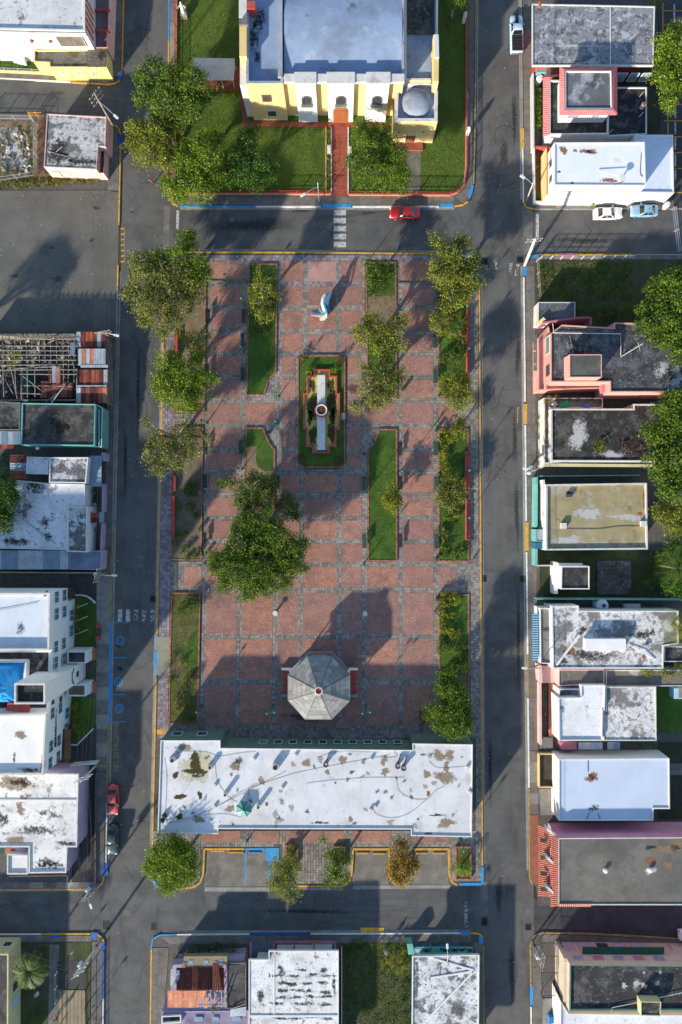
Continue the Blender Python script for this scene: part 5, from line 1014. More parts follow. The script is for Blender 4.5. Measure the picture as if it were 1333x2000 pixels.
patch(wc, 70, 950, 30, 16, 3.36, st_black, 1, 3.367); patch(wc, 30, 1058, 34, 12, 3.36, st_black, 2, 3.368); patch(wc, 90, 1020, 9, 20, 3.36, st_black, 3, 3.369); patch(wc, 95, 1048, 10, 9, 3.36, st_black, 4, 3.37); pipe(wc, [(33, 1005, 3.45), (109, 1062, 3.5)], .05, concrete)
sheets(wc, 20, 888, 52, 935, 2.8, 2.6, 3, [rust_d, zinc_b, rust], False); sheets(wc, 176, 890, 199, 950, 2.7, 2.6, 4, [zinc_b, zinc_b], False, 6); sheets(wc, 175, 1001, 194, 1021, 2.6, 2.5, 2, [rust, rust_d], False, 6); blockp(wc, 'gate_cap', rect(194.5, 1000, 203, 1021), 2.2, 2.5, zinc_b)
sheets(wc, -30, 1075, 134, 1112, 2.7, 2.5, 10, [zinc, zinc, zinc_b, zinc_b, zinc], True, 5); volume(wc, [(136, 1077), (199, 1076), (198, 1113), (136, 1112)], 2.6, lilac, mat('carport_slab', (.17, .2, .27), .2, .5), .1, .1, px=True, names=('carport_wall', 'carport_roof', 'carport_edge'))
wall(wc, [(201, 945), (200, 1000)], 1.9, lilac); wall(wc, [(199, 1022), (197, 1075)], 1.9, lilac); wall(wc, [(202, 884), (202, 900)], 2.2, lilac, .5)
wall(wc, [(-30, 1118), (187, 1119)], 1.7, pale_yellow, .12)
for x, y in ((181, 962), (183, 985), (182, 1046)): c = W(x, y, 1); MB().lathe((*c, .12), [(.25, 0), (.32, .5), (.3, .55)], 10).build('plant_pot', teal, wc)
# ================================================================ municipal health building
HH = 9.0
hx = lambda y: -39.9-(y-1200)/270*.5                      # facade plane in metres for a ground pixel row
hb = thing('municipal_building', 'tall white three-storey municipal building with blue louvre windows and blue tarp', 'building', (*W(110, 1310), .1))
wallm = mat('municipal_white', (.70, .70, .69), .05, .4, .8, [((.5, .5, .5), .5, .6, .74, .4)], fine=.04)
yN0, yN1 = W(0, 1158, HH)[1], W(0, 1262, HH)[1]; yS0, yS1 = W(0, 1395, HH)[1], W(0, 1514, HH)[1]
f0 = W(98, 0, HH)[0]; f1 = W(89, 0, HH)[0]
rn_ = mat('municipal_roof_n', (.58, .63, .70), .06, .3, .8, [((.42, .45, .5), .25, .52, .7, .5)], fine=.05); rs_ = mat('municipal_roof_s', (.76, .75, .73), .06, .3, .8, [((.5, .46, .42), .25, .6, .72, .5), ((.15, .13, .11), .5, .7, .78, .7)], fine=.05)
xw = -62
yM = W(0, 1322, HH)[1]
volume(hb, ccw([(xw, yN0), (f0, yN0), (f0-.12, yN1-.6), (xw, yN1-.6)]), HH, wallm, rn_, .6, .25, white_dirty, 2.9, ('north_wing_wall', 'north_wing_roof', 'north_wing_parapet'))
volume(hb, ccw([(xw, yS0), (f1+.1, yS0), (f1-.3, yS1), (xw, yS1)]), HH, wallm, rs_, .5, .25, white_dirty, 2.9, ('south_wing_wall', 'south_wing_roof', 'south_wing_parapet'))
volume(hb, ccw([(xw, yN1-.605), (f0-.13, yN1-.605), (f1+.12, yS0+.005), (xw, yS0+.005)]), 8.0, wallm, roof_dark('municipal_court', (.04, .042, .05), (.10, .11, .13), .4, seed=14), .5, .45, white, .1, ('centre_wall', 'centre_roof', 'centre_parapet'))
# ground floor under the wings (open drive-through at both ends)
MB().prism(ccw([(xw, yN0-1.9), (f0-.02, yN0-1.9), (f0-.13, yN1-.62), (xw, yN1-.62)]), .1, 2.9).build('ground_floor', wallm, hb); MB().prism(ccw([(xw, yS0-.02), (f1+.08, yS0-.02), (f1-.2, yS1+4.2), (xw, yS1+4.2)]), .1, 2.9).build('ground_floor', wallm, hb)
for a, b in ((yN0, yN0-1.9), (yS1+4.2, yS1)): 
    for k in range(10): MB().box((f0+.15 if a == yN0 else f1-.1, a+(b-a)*(k+.5)/10, 1.3), (.06, .06, 2.4)).build('gate_bar', brown, hb)
    MB().box((f0+.15 if a == yN0 else f1-.1, (a+b)/2, 2.5), (.12, abs(b-a), .12)).build('gate_rail', brown, hb)
for o_ in (4, 5.2): MB().box((f1+.55, yS1+2.1, 2.7), (.9, 4.4, .08)).build('gate_canopy', brown, hb) if o_ == 4 else None
# stair tower
tx = [(28, 1335), (88.5, 1335), (88.5, 1375.5), (28, 1375.5)]
tw = volume(hb, tx, 14.2, wallm, roof_dark('tower_roof', (.03, .03, .028), (.08, .078, .07), .3, seed=15), .5, .22, white_dirty, px=True, names=('tower_wall', 'tower_roof', 'tower_parapet'))
txr = max(q[0] for q in tw); tyt = max(q[1] for q in tw); tyb = min(q[1] for q in tw); tcy = (tyt+tyb)/2
def eastwin(x, y, z, w_=1.4, h_=1.1):
    o = MB().box((x+.04, y, z), (.1, w_+.16, h_+.16)).build('window', skyblue, hb)
    for i in range(6):
        yy = y-w_/2+w_*(i+.5)/6+(.06 if i > 2 else -.06)
        MB().box((x+.11, yy, z), (.05, w_/6-.09, h_)).build('pane', louvre, o)
for yy, z in ((1166, 6.9), (1199, 6.9), (1263, 6.9), (1294, 6.9), (1162.6, 4.2), (1194.6, 4.2), (1256.6, 4.2), (1287, 4.2), (1202, 1.6), (1232, 1.6)):
    Y = W(0, yy, z)[1]; eastwin(f0-.1 if Y < yN1 else f0-.02*(yN0-Y)/8, Y, z)
for yy, z in ((1392.5, 6.9), (1457.6, 6.9), (1490, 6.9), (1382, 4.2), (1446, 4.2), (1477.6, 4.2), (1393, 1.6), (1423, 1.6)):
    Y = W(0, yy, z)[1]; eastwin(f1+.05-.38*(yS0-Y)/8.5, Y, z)
for yy, z in ((1360, 6.9), (1355, 4.2)): Y = W(0, yy+10, z)[1]; MB().box((f1+.12, Y, z), (.12, .8, 1.0)).build('window', louvre, hb)
for s, a in (('HOGAR GABRIEL RAMON LOPEZ', 0),): text_obj('wall_lettering', s, .46, darkgrey, hb, (f1-.02, W(0, 1418, 5.6)[1], 5.6), Matrix(((0, 0, 1), (1, 0, 0), (0, 1, 0))).to_euler(), sx=.86, extrude=.12)
for i, chh_ in enumerate('ALCALDIA'):
    a = R(150-i*120/7); text_obj('wall_lettering', chh_, .62, black, hb, (txr+.02, tcy-math.cos(a)*-1.0*-1 if False else tcy+math.cos(a)*-1.15*-1*-1, 4.2+1.1*math.sin(a)), Matrix(((0, 0, 1), (1, 0, 0), (0, 1, 0))).to_euler(), extrude=.04)
MB().box((txr+.03, tcy, 3.3), (.08, .8, .8)).build('wall_plaque', darkgrey, hb)
for y0, y1, m_ in ((1272, 1296, roof_dark('porch_roof_n', seed=16)), (1337, 1360, roof_dark('porch_roof_s', (.14, .125, .09), (.26, .24, .18), .5, seed=17))):
    volume(hb, rect(131, y0, 168, y1), 3.3, wallm, m_, .25, .18, white, px=True, names=('porch_wall', 'porch_roof', 'porch_parapet')); blockp(hb, 'brick_planter', rect(176, y0-5, 185, y1-6), .1, .8, brick_edge); blockp(hb, 'planter_rim', rect(173, y0-6, 176, y1-4), .1, 1.1, white)
# blue tarpaulin over roof works
b = MB(); n = 14; g = random.Random(2); vs = []
for j in range(n+1):
    for i in range(n+1):
        x, y = -30+75*i/n, 1296+75*j/n; z = 8.2+2.1*max(0, 1-((i-5)/7)**2)*max(0, 1-((j-8)/8)**2)+g.uniform(-.12, .12); vs.append((*W(x, y, 9), z))
b.mesh(vs, [(j*(n+1)+i, j*(n+1)+i+1, (j+1)*(n+1)+i+1, (j+1)*(n+1)+i) for j in range(n) for i in range(n)]); tp_ = b.build('tarpaulin', tarp, hb)
wall(hb, [(-30, 1293), (50, 1292), (48, 1325)], 8.6, white, .3, 7.5, 'roof_kerb'); corr(hb, 'red_sheeting', (16, 1372, 8.6), (60, 1376, 8.4), (58, 1393, 8.2), (12, 1388, 8.4), 8, red_paint, .05); rubble(hb, 5, 1378, 75, 1398, 1, .2, [concrete], .1, .12)
for x, y, rx, ry, m_, z in ((41, 1228, 12, 14, st_oil, 8.41), (90, 1160, 5, 8, st_rust, 8.41), (28, 1480, 4, 14, st_black, 8.51), (40, 1435, 14, 8, st_brown, 8.51), (60, 1505, 26, 8, st_black, 8.51), (85, 1490, 6, 20, st_brown, 8.511)): patch(hb, x, y, rx, ry, z, m_, 1, z)
wire(hb, [(-10, 1193), (30, 1186), (75, 1177)], 8.5, darkgrey, .03)
sheet('front_lawn', [(150, 1162), (170, 1165), (187, 1180), (188, 1262), (150, 1262)], .185, lawn_d, hb); sheet('front_lawn', [(142, 1362), (186, 1362), (185, 1421), (150, 1452), (141, 1450)], .185, lawn_d, hb)
kerb(hb, [(148, 1162), (160, 1161.5), (172, 1164), (181, 1170), (188, 1178)], white, z=.4, step=1.2, name='lawn_edging'); kerb(hb, [(140, 1453), (152, 1454), (166, 1440), (184, 1422)], white, z=.4, step=1.5, name='lawn_edging')
for y in (1185, 1210, 1236): c = W(146, y, .6); t = W(171, y-6, 2.6); MB().tube([(*W(143, y+3, .2), .2), (*W(141, y+2, 4.4), 4.4)], .05, 6).build('flag_pole', white, hb) if False else MB().tube([W3(146, y+4, .3), W3(171, y-6, 3.2)], .05, 6).build('flag_pole', white, hb)
for y0, y1, m_ in ((1217, 1226, red_paint), (1228, 1240, darkgrey), (1241, 1249, red_paint)): blockp(hb, 'kerb_planter', rect(190.5, y0, 198, y1), .15, .7, m_, 0)
# ================================================================ lilac house with the long white roof
rl = roof_white('roof_lilac', .4, .2, (.80, .79, .77), seed=41)
lh, p = house('lilac_house', 'long house with stained white roof and lilac walls beside a dark drive', [(-60, 1511), (154, 1511), (151, 1655), (132, 1655), (130, 1705), (56, 1706), (56, 1655), (-60, 1655)], 4.4, lilac, rl, .2, .2, parm=white_dirty)
blockp(lh, 'roof_rib', rect(-50, 1562, 150, 1566), 4.15, 4.32, white)
for x, y, rx, ry, m_ in ((30, 1530, 45, 13, st_brown), (40, 1528, 30, 12, st_black), (90, 1685, 24, 14, st_black), (100, 1690, 34, 9, st_black), (40, 1580, 9, 14, st_brown), (70, 1622, 40, 14, st_black), (30, 1640, 25, 6, st_brown), (125, 1647, 18, 6, st_black), (5, 1600, 14, 20, st_black), (85, 1587, 10, 6, st_moss)): patch(lh, x, y, rx, ry, 4.2, m_, 1, 4.207)
volume(lh, [(14, 1668), (54.5, 1670), (54.5, 1708), (14, 1708)], 4.0, white_dirty, white, .25, .18, px=True, names=('court_wall', 'court_roof', 'court_parapet')); sheets(lh, -10, 1657, 50, 1668, 3.2, 3.2, 3, [green_d, rust_o, zinc], True); wall(lh, [(18, 1712), (132, 1710), (132, 1726)], 1.8, darkgrey, .2)
fence('tall black sliding fence between the dark drive and the pavement', [(189, 1508), (188, 1722)], black, h=2.0, step=3., pick=.2, base=concrete_d)
fence('thin black inner fence along the lilac house drive', [(160, 1512), (158, 1655), (144, 1662), (143, 1726)], steel, h=1.5, step=4., pick=0)
wall(lh, [(138, 1496), (188, 1492)], 1.6, white, .15); 
# ================================================================ yellow building bottom left
rb, p = house('yellow_building', 'pale yellow two-tone building cut by the left edge at the bottom', [(-200, 1863), (17, 1863), (16, 2100), (-200, 2100)], 4.0, pale_yellow, roof_dark('roof_yb', (.05, .047, .043), (.1, .095, .09), .3, seed=51), .25, .2, 'building')
xx = W(17, 0, 4)[0]
for k, y in enumerate((1905, 1935, 1965)): win(rb, (xx, W(0, y+18, 4)[1]), (xx, W(0, y, 4)[1]), .5, 1.5, 1.0, 2.8, pale_yellow, louvre if k < 2 else skyblue, 2)
win(rb, (W(12, 0, 4)[0], W(0, 1863, 4)[1]), (W(-10, 0, 4)[0], W(0, 1863, 4)[1]), .5, 1.3, 1.2, 2.4, white, glass)
struct(sheet('garden_path', [(97, 1845), (116, 1845), (112, 2060), (94, 2060)], .186, concrete_d)); struct(sheet('garden_path', [(112, 1878), (172, 1876), (170, 1930), (113, 1930)], .187, dark_asphalt))
dk = thing('timber_deck', 'brown ribbed deck between the garden rail and the fence', 'deck', (*W(140, 1965), .17))
for k in range(7): MB().prism(ccw(PX([(116+k*7.6, 1932), (123+k*7.6, 1932), (123+k*7.6, 2060), (116+k*7.6, 2060)])), .17, .23).build('deck_board', mat('deck_tan', (.26, .21, .13), .15, .7), dk)
fence('low green rail with white caps beside the ribbed deck', [(114, 1895), (113, 2060)], green_d, h=1.0, step=2.1, pick=0, pm=white); fence('dark iron fence between the garden and the pavement', [(175, 1885), (174, 2060)], black, h=1.6, step=2.5, pick=.25)
c = W(72, 1942, .5); bx = thing('meter_box', 'small white box standing on the dark garden lawn', 'box', (*c, .17)); MB().box((*c, .5), (.42, .42, .7), .6).build('casing', white, bx); MB().box((*c, .86), (.22, .22, .03), .6).build('lid', louvre, bx)
# ================================================================ south row
# rusty ruin at the corner
r2 = thing('rusty_house', 'derelict house with deep red rusted tin roof at the bottom street corner', 'ruin', (*W(400, 1915), .1))
blockp(r2, 'wall', [(338, 1885), (478, 1872), (478, 2060), (322, 2060)], .1, 2.6, lilac, 2.6)
sheets(r2, 345, 1890, 438, 1934, 3.1, 4.2, 9, [rust_d, rust_d, rust_d, rust], True, 4); corr(r2, 'roof_sheet', (416, 1880, 3.2), (427, 1880, 3.2), (434, 1932, 4.2), (416, 1932, 4.2), 4, rust)
sheets(r2, 328, 1935, 388, 1968, 4.2, 3.0, 6, [rust_o, rust_o, rust_o], True, 4); corr(r2, 'roof_sheet', (388, 1935, 4.2), (404, 1935, 4.2), (398, 1952, 3.6), (388, 1952, 3.6), 4, rust_o); corr(r2, 'roof_sheet', (398, 1945, 3.6), (407, 1945, 3.6), (407, 1969, 3.), (398, 1969, 3.), 3, rust_o)
corr(r2, 'loose_sheet', (334, 1893, 3.4), (341, 1892, 3.6), (341, 1924, 3.7), (333, 1926, 3.5), 3, zinc); corr(r2, 'loose_sheet', (343, 1894, 3.5), (351, 1895, 3.5), (352, 1904, 3.7), (345, 1906, 3.7), 3, zinc); corr(r2, 'loose_sheet', (346, 1906, 3.7), (352, 1907, 3.6), (347, 1922, 3.8), (340, 1920, 3.9), 3, zinc_b)
for x in (392, 400, 412, 420, 433, 440): MB().bar(W3(x, 1936, 3.9), W3(x+1, 1968, 2.9), .1).build('rafter', wood, r2)
for y in (1948, 1962): MB().bar(W3(388, y, 3.6-(y-1948)*.03), W3(442, y+1, 3.5-(y-1948)*.03), .08).build('purlin', wood, r2)
gw = blockp(r2, 'attic_wall', [(360, 1868), (444, 1867), (444, 1886), (356, 1889)], 2.4, 3.1, MATS['deck_tan'] if 'deck_tan' in MATS else wood)
for x in (374, 404, 431): sheet('window', [(x-6, 1875), (x+5, 1874), (x+5, 1883), (x-7, 1884)], 3.12, wood, r2); sheet('pane', [(x-4.5, 1876.5), (x+3.5, 1875.5), (x+3.5, 1882), (x-5, 1882.5)], 3.14, glass_b, r2)
volume(r2, [(443, 1881), (481, 1881), (481, 1970), (443, 1970)], 3.1, concrete_d, roof_dark('roof_r2', (.055, .053, .05), (.12, .11, .1), .4, seed=61), .1, .12, px=True, names=('annex_wall', 'annex_roof', 'annex_edge')); sheet('loose_board', [(450, 1972), (481, 1966), (481, 1984), (450, 1986)], 3.2, zinc, r2); MB().bar(W3(452, 1970, 3.2), W3(480, 1961, 3.4), .1).build('fallen_timber', wood, r2)
volume(r2, [(316, 1976), (486, 1974), (486, 2080), (314, 2080)], 2.8, lilac, mat('lilac_slab', (.24, .2, .29), .2, .5, .85, [((.1, .09, .11), .6, .5, .68, .6)]), .1, .15, px=True, names=('rear_wall', 'rear_roof', 'rear_edge'))
for x, w_ in ((388, 8), (421, 6), (462, 8)): sheet('skylight', rect(x-w_, 1986, x+w_, 1995), 2.84, glass_b, r2)
volume(r2, [(316, 1985), (354, 1983), (354, 1998), (316, 2000)], 3.1, white, roof_dark('roof_r2b', seed=62), .3, .15, px=True, names=('box_wall', 'box_roof', 'box_edge'))
fence('sagging wire fence in front of the rusty corner house', [(345, 1870), (366, 1852), (486, 1850)], wood, h=1.3, step=1.6, pick=.4); fence('thin iron fence at the side of the rusty corner house', [(341, 1885), (362, 1855)], steel, h=1.3, step=1.6, pick=.4)
# white house
rwh = roof_white('roof_white_south', .5, .35, (.82, .82, .82), (.10, .09, .06), seed=63)
wh, p = house('white_block_house', 'white-roofed house with pink porch frame next to the rusty ruin', [(486, 1874), (525, 1874), (525, 1857), (662, 1857), (662, 2100), (486, 2100)], 3.4, white, rwh, .12, .15, ov=1.0)
for y in (1905, 1921, 1936, 1947, 1960, 1988): 
    for k in range(4): patch(wh, 550+k*28+rnd.uniform(-8, 8), y+rnd.uniform(-2, 2), 18, 4.5, 3.28, st_black, k+int(y), 3.287)
for x, y, rx, ry in ((548, 1893, 8, 10), (509, 1945, 10, 14), (590, 1895, 12, 4), (633, 1895, 10, 6), (653, 1925, 4, 30), (527, 1905, 3, 6)): patch(wh, x, y, rx, ry, 3.28, st_black, 2, 3.289)
blockp(wh, 'roof_rib', rect(488, 1983, 660, 1987), 3.2, 3.38, white); blockp(wh, 'roof_rib', rect(535, 1870, 537, 1983), 3.2, 3.33, white)
for x0, x1, m_ in ((540, 572, dark_asphalt), (577, 611, dark_asphalt), (618, 647, glass_b)): sheet('porch_panel', rect(x0, 1842, x1, 1853), .4, m_, wh)
for a, b in (((536, 1840), (655, 1840)), ((536, 1840), (536, 1856)), ((575, 1840), (575, 1856)), ((614, 1840), (614, 1856)), ((655, 1840), (655, 1856)), ((490, 1840), (490, 1872))): MB().bar(W3(*a, 1.4), W3(*b, 1.4), .3, .2).build('porch_beam', mauve, wh)
struct(sheet('porch_floor', rect(489, 1838, 535, 1868), .19, mat('blue_slate', (.12, .15, .19), .2, .5)))
wall(wh, [(668, 1858), (668, 2060)], 1.4, white_dirty, .12)
# turquoise house
rt = roof_white('roof_turq', .78, .3, (.78, .78, .79), (.06, .06, .06), seed=71)
tq, p = house('turquoise_house', 'white-roofed corner house with turquoise wall and small tiled front yard', [(806, 1868), (937, 1865), (935, 2100), (804, 2100)], 3.4, teal, rt, .14, .15, parm=white, ov=1.3)
for a, b in (((845, 1872), (925, 1895)), ((842, 1910), (926, 1897)), ((925, 1898), (840, 1985))): MB().bar(W3(*a, 3.3), W3(*b, 3.3), .28, .12).build('roof_rib', white, tq)
for x, y, rx, ry in ((900, 1890, 14, 5), (905, 1915, 14, 10), (893, 1975, 18, 16), (815, 1920, 6, 30), (815, 1890, 5, 14), (900, 1930, 8, 6)): patch(tq, x, y, rx, ry, 3.26, stain_mat('grey_stain', (.12, .12, .125)), 1, 3.267)
struct(sheet('tiled_yard', [(798, 1842), (900, 1842), (900, 1864), (808, 1866)], .19, mat('turq_tile', (.06, .16, .20), .3, .5, .7, [((.04, .05, .06), .9, .45, .6, .8)])))
blockp(tq, 'gate_post', [(794, 1837), (805, 1837), (809, 1857), (797, 1858)], .1, 1.8, teal, 1.)
for x0, x1, m_ in ((810, 826, lilac), (828, 840, darkgrey), (842, 860, teal), (864, 880, dark_asphalt), (883, 895, lot_grass), (897, 909, lot_grass), (912, 924, lot_grass)): o = blockp(tq, 'yard_bed', rect(x0, 1852, x1, 1861), .15, .5, teal, .5); sheet('bed_fill', rect(x0+1.4, 1853.3, x1-1.4, 1859.8), .51, m_, tq)
for a, b in (((840, 1845), (850, 1862)), ((880, 1848), (880, 1862)), ((808, 1850), (925, 1850))): MB().bar(W3(*a, .9), W3(*b, .9), .1, .12).build('yard_rail', teal, tq)
# ================================================================ south-east block
sb, p = house('dark_roof_building', 'beige building with long black roof and green awning at the bottom right', [(1113, 1883), (1400, 1886), (1400, 1975), (1112, 1975)], 5.2, mat('beige_wall', (.52, .44, .34), .08, .6, .8, [((.3, .26, .2), .8, .56, .7, .5)]), roof_dark('roof_sb', (.04, .04, .04), (.2, .2, .21), .45, .25, 81), .3, .22, 'building', parm=green_p)
patch(sb, 1130, 1935, 18, 30, 4.9, st_dust, 1, 4.907)
for x, y, r in ((1243, 1922, 8), (1258, 1925, 6), (1285, 1920, 5), (1220, 1925, 6), (1290, 1900, 4), (1258, 1900, 3)): patch(sb, x, y, r, r*1.2, 4.9, st_pale, 1, 4.908)
pn = (W(1113, 0, 5.2)[0], W(0, 1883, 5.2)[1]); qn = (W(1400, 0, 5.2)[0], W(0, 1886, 5.2)[1])
for t in (.08, .22, .36, .5, .64): win(sb, qn, pn, 1-t, 1.6, 3.3, 4.3, lilac, mauve if t in (.22, .5) else glass_b, 2)
for t in (.05, .17, .30, .42, .55): win(sb, qn, pn, 1-t, 1.9, .3, 2.3, mat('shutter_grey', (.42, .40, .46), .1, .7), MATS['shutter_grey'] if t != .30 else louvre, 2, name='shutter')
MB().bar((pn[0]+2.6, pn[1]+.55, 3.0), (pn[0]+14.5, pn[1]+.5, 3.0), 1.0, .12).build('awning', green_d, sb)
blockp(sb, 'side_ledge', rect(1102, 1872, 1112, 1958), .1, 4.2, MATS['beige_wall']); volume(sb, [(1252, 1956), (1292, 1957), (1291, 1985), (1252, 1984)], 6.2, pale_yellow, MATS['roof_sb'], .1, .12, px=True, names=('hutch_wall', 'hutch_roof', 'hutch_edge')); pipe(sb, [(1193, 1976, 5.2), (1196, 1968, 5.1), (1260, 1955, 5.1), (1340, 1937, 5.1)], .05, white)
w2, p = house('bright_white_house', 'bright white flat roof at the very bottom right edge', [(1095, 1955), (1111, 1980), (1400, 1984), (1400, 2150), (1095, 2150)], 4.0, white, roof_white('roof_w2', .15, .2, (.82, .83, .88), seed=82), .15, .15)
yc = thing('iron_yard_cage', 'rusty dark iron cage and railings in the corner yard', 'fence', (*W(1075, 1880), .1))
for k in range(8): MB().bar(W3(1058+k*4.5, 1842, 1.9), W3(1064+k*4.5, 1945, 1.9), .05).build('cage_bar', darkgrey, yc)
for y in (1842, 1868, 1900, 1945): MB().bar(W3(1056, y, 1.9), W3(1098, y, 1.9), .06).build('cage_rail', darkgrey, yc)
for x, y in ((1057, 1843), (1096, 1843), (1060, 1945), (1097, 1945)): c = W(x, y, 1.); MB().box((*c, 1.0), (.1, .1, 1.9)).build('post', darkgrey, yc)
struct(sheet('side_yard', [(1060, 1950), (1095, 1950), (1095, 2060), (1060, 2060)], .18, concrete)); c = W(1083, 1993, 1); bb = thing('blue_crate', 'blue slatted bin by the bright white roof', 'bin', (*c, .18)); MB().box((*c, .6), (1.5, .9, .8)).build('body', blu, bb); 
for k in range(5): MB().box((c[0]-.6+.3*k, c[1], 1.02), (.1, .92, .06)).build('slat', blu_d, bb)
# ================================================================ east row, from the bottom
ph, p = house('pink_house', 'pink corner house with grey roof and red tiled awnings on the street side', [(1091, 1637), (1400, 1635), (1400, 1768), (1091, 1768)], 5.0, mat('rose_wall', (.62, .27, .36), .08, .6), mat('roof_pink', (.135, .125, .112), .2, .3, .9, [((.2, .185, .155), .2, .5, .66, .6), ((.09, .085, .08), .5, .55, .7, .5)], bump=.15, fine=.12), .12, .14, parm=white_dirty)
for x, y, rx, ry, m_ in ((1270, 1680, 14, 7, st_rust), (1300, 1658, 35, 8, st_brown), (1270, 1655, 16, 5, st_black), (1305, 1690, 14, 8, st_brown), (1325, 1650, 14, 14, st_brown), (1270, 1700, 12, 9, st_pale)): patch(ph, x, y, rx, ry, 4.88, m_, 1, 4.887)
for x, y in ((1182, 1699), (1269, 1698)): c = W(x, y, 4.9); MB().lathe((*c, 4.88), [(.3, 0), (.3, .3), (.36, .34), (.2, .42)], 12).build('roof_vent', white, ph)
corr(ph, 'tile_canopy', (1091, 1637, 5.0), (1091, 1770, 5.0), (1075, 1772, 4.5), (1076, 1629, 4.5), 34, clay, .05)
corr(ph, 'tile_canopy', (1074, 1620, 3.6), (1074, 1752, 3.6), (1051, 1751, 2.9), (1051, 1611, 2.9), 36, clay, .05)
for y in (1641, 1674, 1706, 1737): sheet('canopy_opening', [(1056, y-4), (1069, y-4), (1069, y+4), (1056, y+4)], 3.65, louvre, ph)
for y in (1619, 1675, 1733): blockp(ph, 'canopy_gable', [(1066, y), (1070, y-2), (1092, y+18), (1088, y+20)], 3.6, 4.7, white)
wx = W(1091, 0, 5)[0]; wall(ph, [(1073.5, 1620), (1073.5, 1752)], 3.4, white, .2, 2.6, 'canopy_beam')
for k in range(3): win(ph, (wx, W(0, 1660+k*38, 5)[1]), (wx, W(0, 1680+k*38, 5)[1]), .5, 1.6, .6, 2.4, white, glass)
corr(ph, 'tile_edge', (1091, 1766, 5.05), (1155, 1766, 5.05), (1155, 1771, 4.9), (1091, 1771, 4.9), 16, clay, .05)
b2, p = house('pale_blue_house', 'house with clean pale blue-white roof and two round stains', [(1092, 1483), (1308, 1481), (1309, 1580), (1277, 1580), (1277, 1603), (1092, 1603)], 3.7, white, mat('roof_paleblue', (.50, .57, .68), .05, .3, .8, [((.45, .47, .5), .3, .58, .72, .4), ((.2, .18, .16), .6, .70, .78, .6)], fine=.04), .14, .16)
patch(b2, 1157, 1518, 13, 11, 3.56, st_rust, 1, 3.567); patch(b2, 1160, 1578, 13, 8, 3.56, st_black, 1, 3.567); patch(b2, 1158, 1519, 9, 8, 3.56, st_black, 4, 3.569); wire(b2, [(1149, 1485), (1149, 1508)], 3.6, black, .04); wire(b2, [(1152, 1588), (1146, 1600)], 3.6, black, .04); wire(b2, [(1168, 1588), (1173, 1600)], 3.6, black, .04)
sheet('soil_bed', rect(1056, 1475, 1087, 1537), .5, mat('dark_soil', (.055, .042, .03), .3, .8), b2)
wall(b2, [(1054, 1473), (1088, 1473), (1088, 1538), (1054, 1538), (1054, 1473)], .9, cream, .18); struct(sheet('forecourt', [(1053, 1541), (1092, 1541), (1092, 1592), (1056, 1592)], .18, concrete))
struct(sheet('back_garden', rect(1285, 1450, 1340, 1600), .18, yard)); blockp(b2, 'garden_slab', rect(1305, 1490, 1340, 1512), .1, .4, concrete_d, 0)
# white houses
rw1 = roof_white('roof_w1', .18, .25, (.82, .82, .83), seed=91); rw3 = roof_white('roof_w3', .85, .32, (.80, .79, .79), (.13, .115, .11), seed=92)
h3, p = house('white_terrace_house', 'white-roofed house with pink fence and red tiled terrace facing the street', [(1135, 1338), (1183, 1338), (1182, 1387), (1178, 1388), (1177, 1447), (1093, 1447), (1091, 1363), (1135, 1362)], 4.0, white, rw1, .2, .16)
volume(h3, [(1184, 1342), (1282, 1341), (1283, 1447), (1179, 1447), (1179, 1389), (1184, 1388)], 3.6, white_dirty, rw3, .14, .14, px=True, names=('rear_wall', 'rear_roof', 'rear_parapet')); volume(h3, [(1092, 1308), (1181, 1308), (1181, 1337), (1092, 1340)], 3.2, pink_pale, mat('roof_brown_grey', (.17, .15, .125), .25, .5, .9, [((.5, .49, .47), .3, .55, .66, .7), ((.06, .055, .05), .5, .52, .66, .6)]), .12, .12, px=True, names=('mid_wall', 'mid_roof', 'mid_parapet')); volume(h3, [(1184, 1309), (1400, 1309), (1400, 1340), (1184, 1341)], 3.1, white_dirty, MATS['roof_brown_grey'], .1, .12, px=True, names=('far_wall', 'far_roof', 'far_parapet'))
volume(h3, [(1093, 1346), (1133, 1346), (1133, 1361), (1092, 1361)], 3.5, white, roof_dark('roof_h3', (.1, .1, .1), (.3, .3, .3), .5, seed=93), .2, .14, px=True, names=('box_wall', 'box_roof', 'box_parapet'))
sheet('terrace', rect(1073, 1336, 1087, 1438), .5, mat('terracotta', (.42, .12, .06), .12, .9), h3); blockp(h3, 'terrace_step', rect(1073, 1335, 1088, 1439), .1, .46, pink_pale, .5)
wall(h3, [(1056, 1335), (1057, 1455)], 1.5, pink_pale, .3); wall(h3, [(1056, 1300), (1058, 1334)], 2.4, pink_pale, .35); sheet('drive_floor', rect(1059, 1336, 1072, 1438), .2, MATS['dark_soil'], h3); sheet('porch_tiles', rect(1058, 1300, 1091, 1334), .6, pink_pale, h3)
for z, a, b in ((1.6, (1082, 1362), (1082, 1430)),): 
    for dx in (0, 6): MB().bar(W3(a[0]+dx, a[1], z), W3(b[0]+dx, b[1], z), .08).build('porch_rail', lilac, h3)
sheets(h3, 1130, 1450, 1177, 1464, 2.6, 2.4, 4, [zinc, MATS['pale_sheet'], zinc], True, 6); sheets(h3, 1187, 1449, 1211, 1464, 2.5, 2.3, 2, [zinc, zinc_b]); blockp(h3, 'pink_box', rect(1096, 1450, 1127, 1464), .1, 1.8, mauve, 1.8); blockp(h3, 'concrete_step', rect(1057, 1440, 1080, 1462), .1, .6, concrete_d, .5)
c = W(1064, 1391, .5); bk = thing('bicycle', 'small bicycle with red seat leaning in the pink-fenced drive', 'bicycle', (*c, .2))
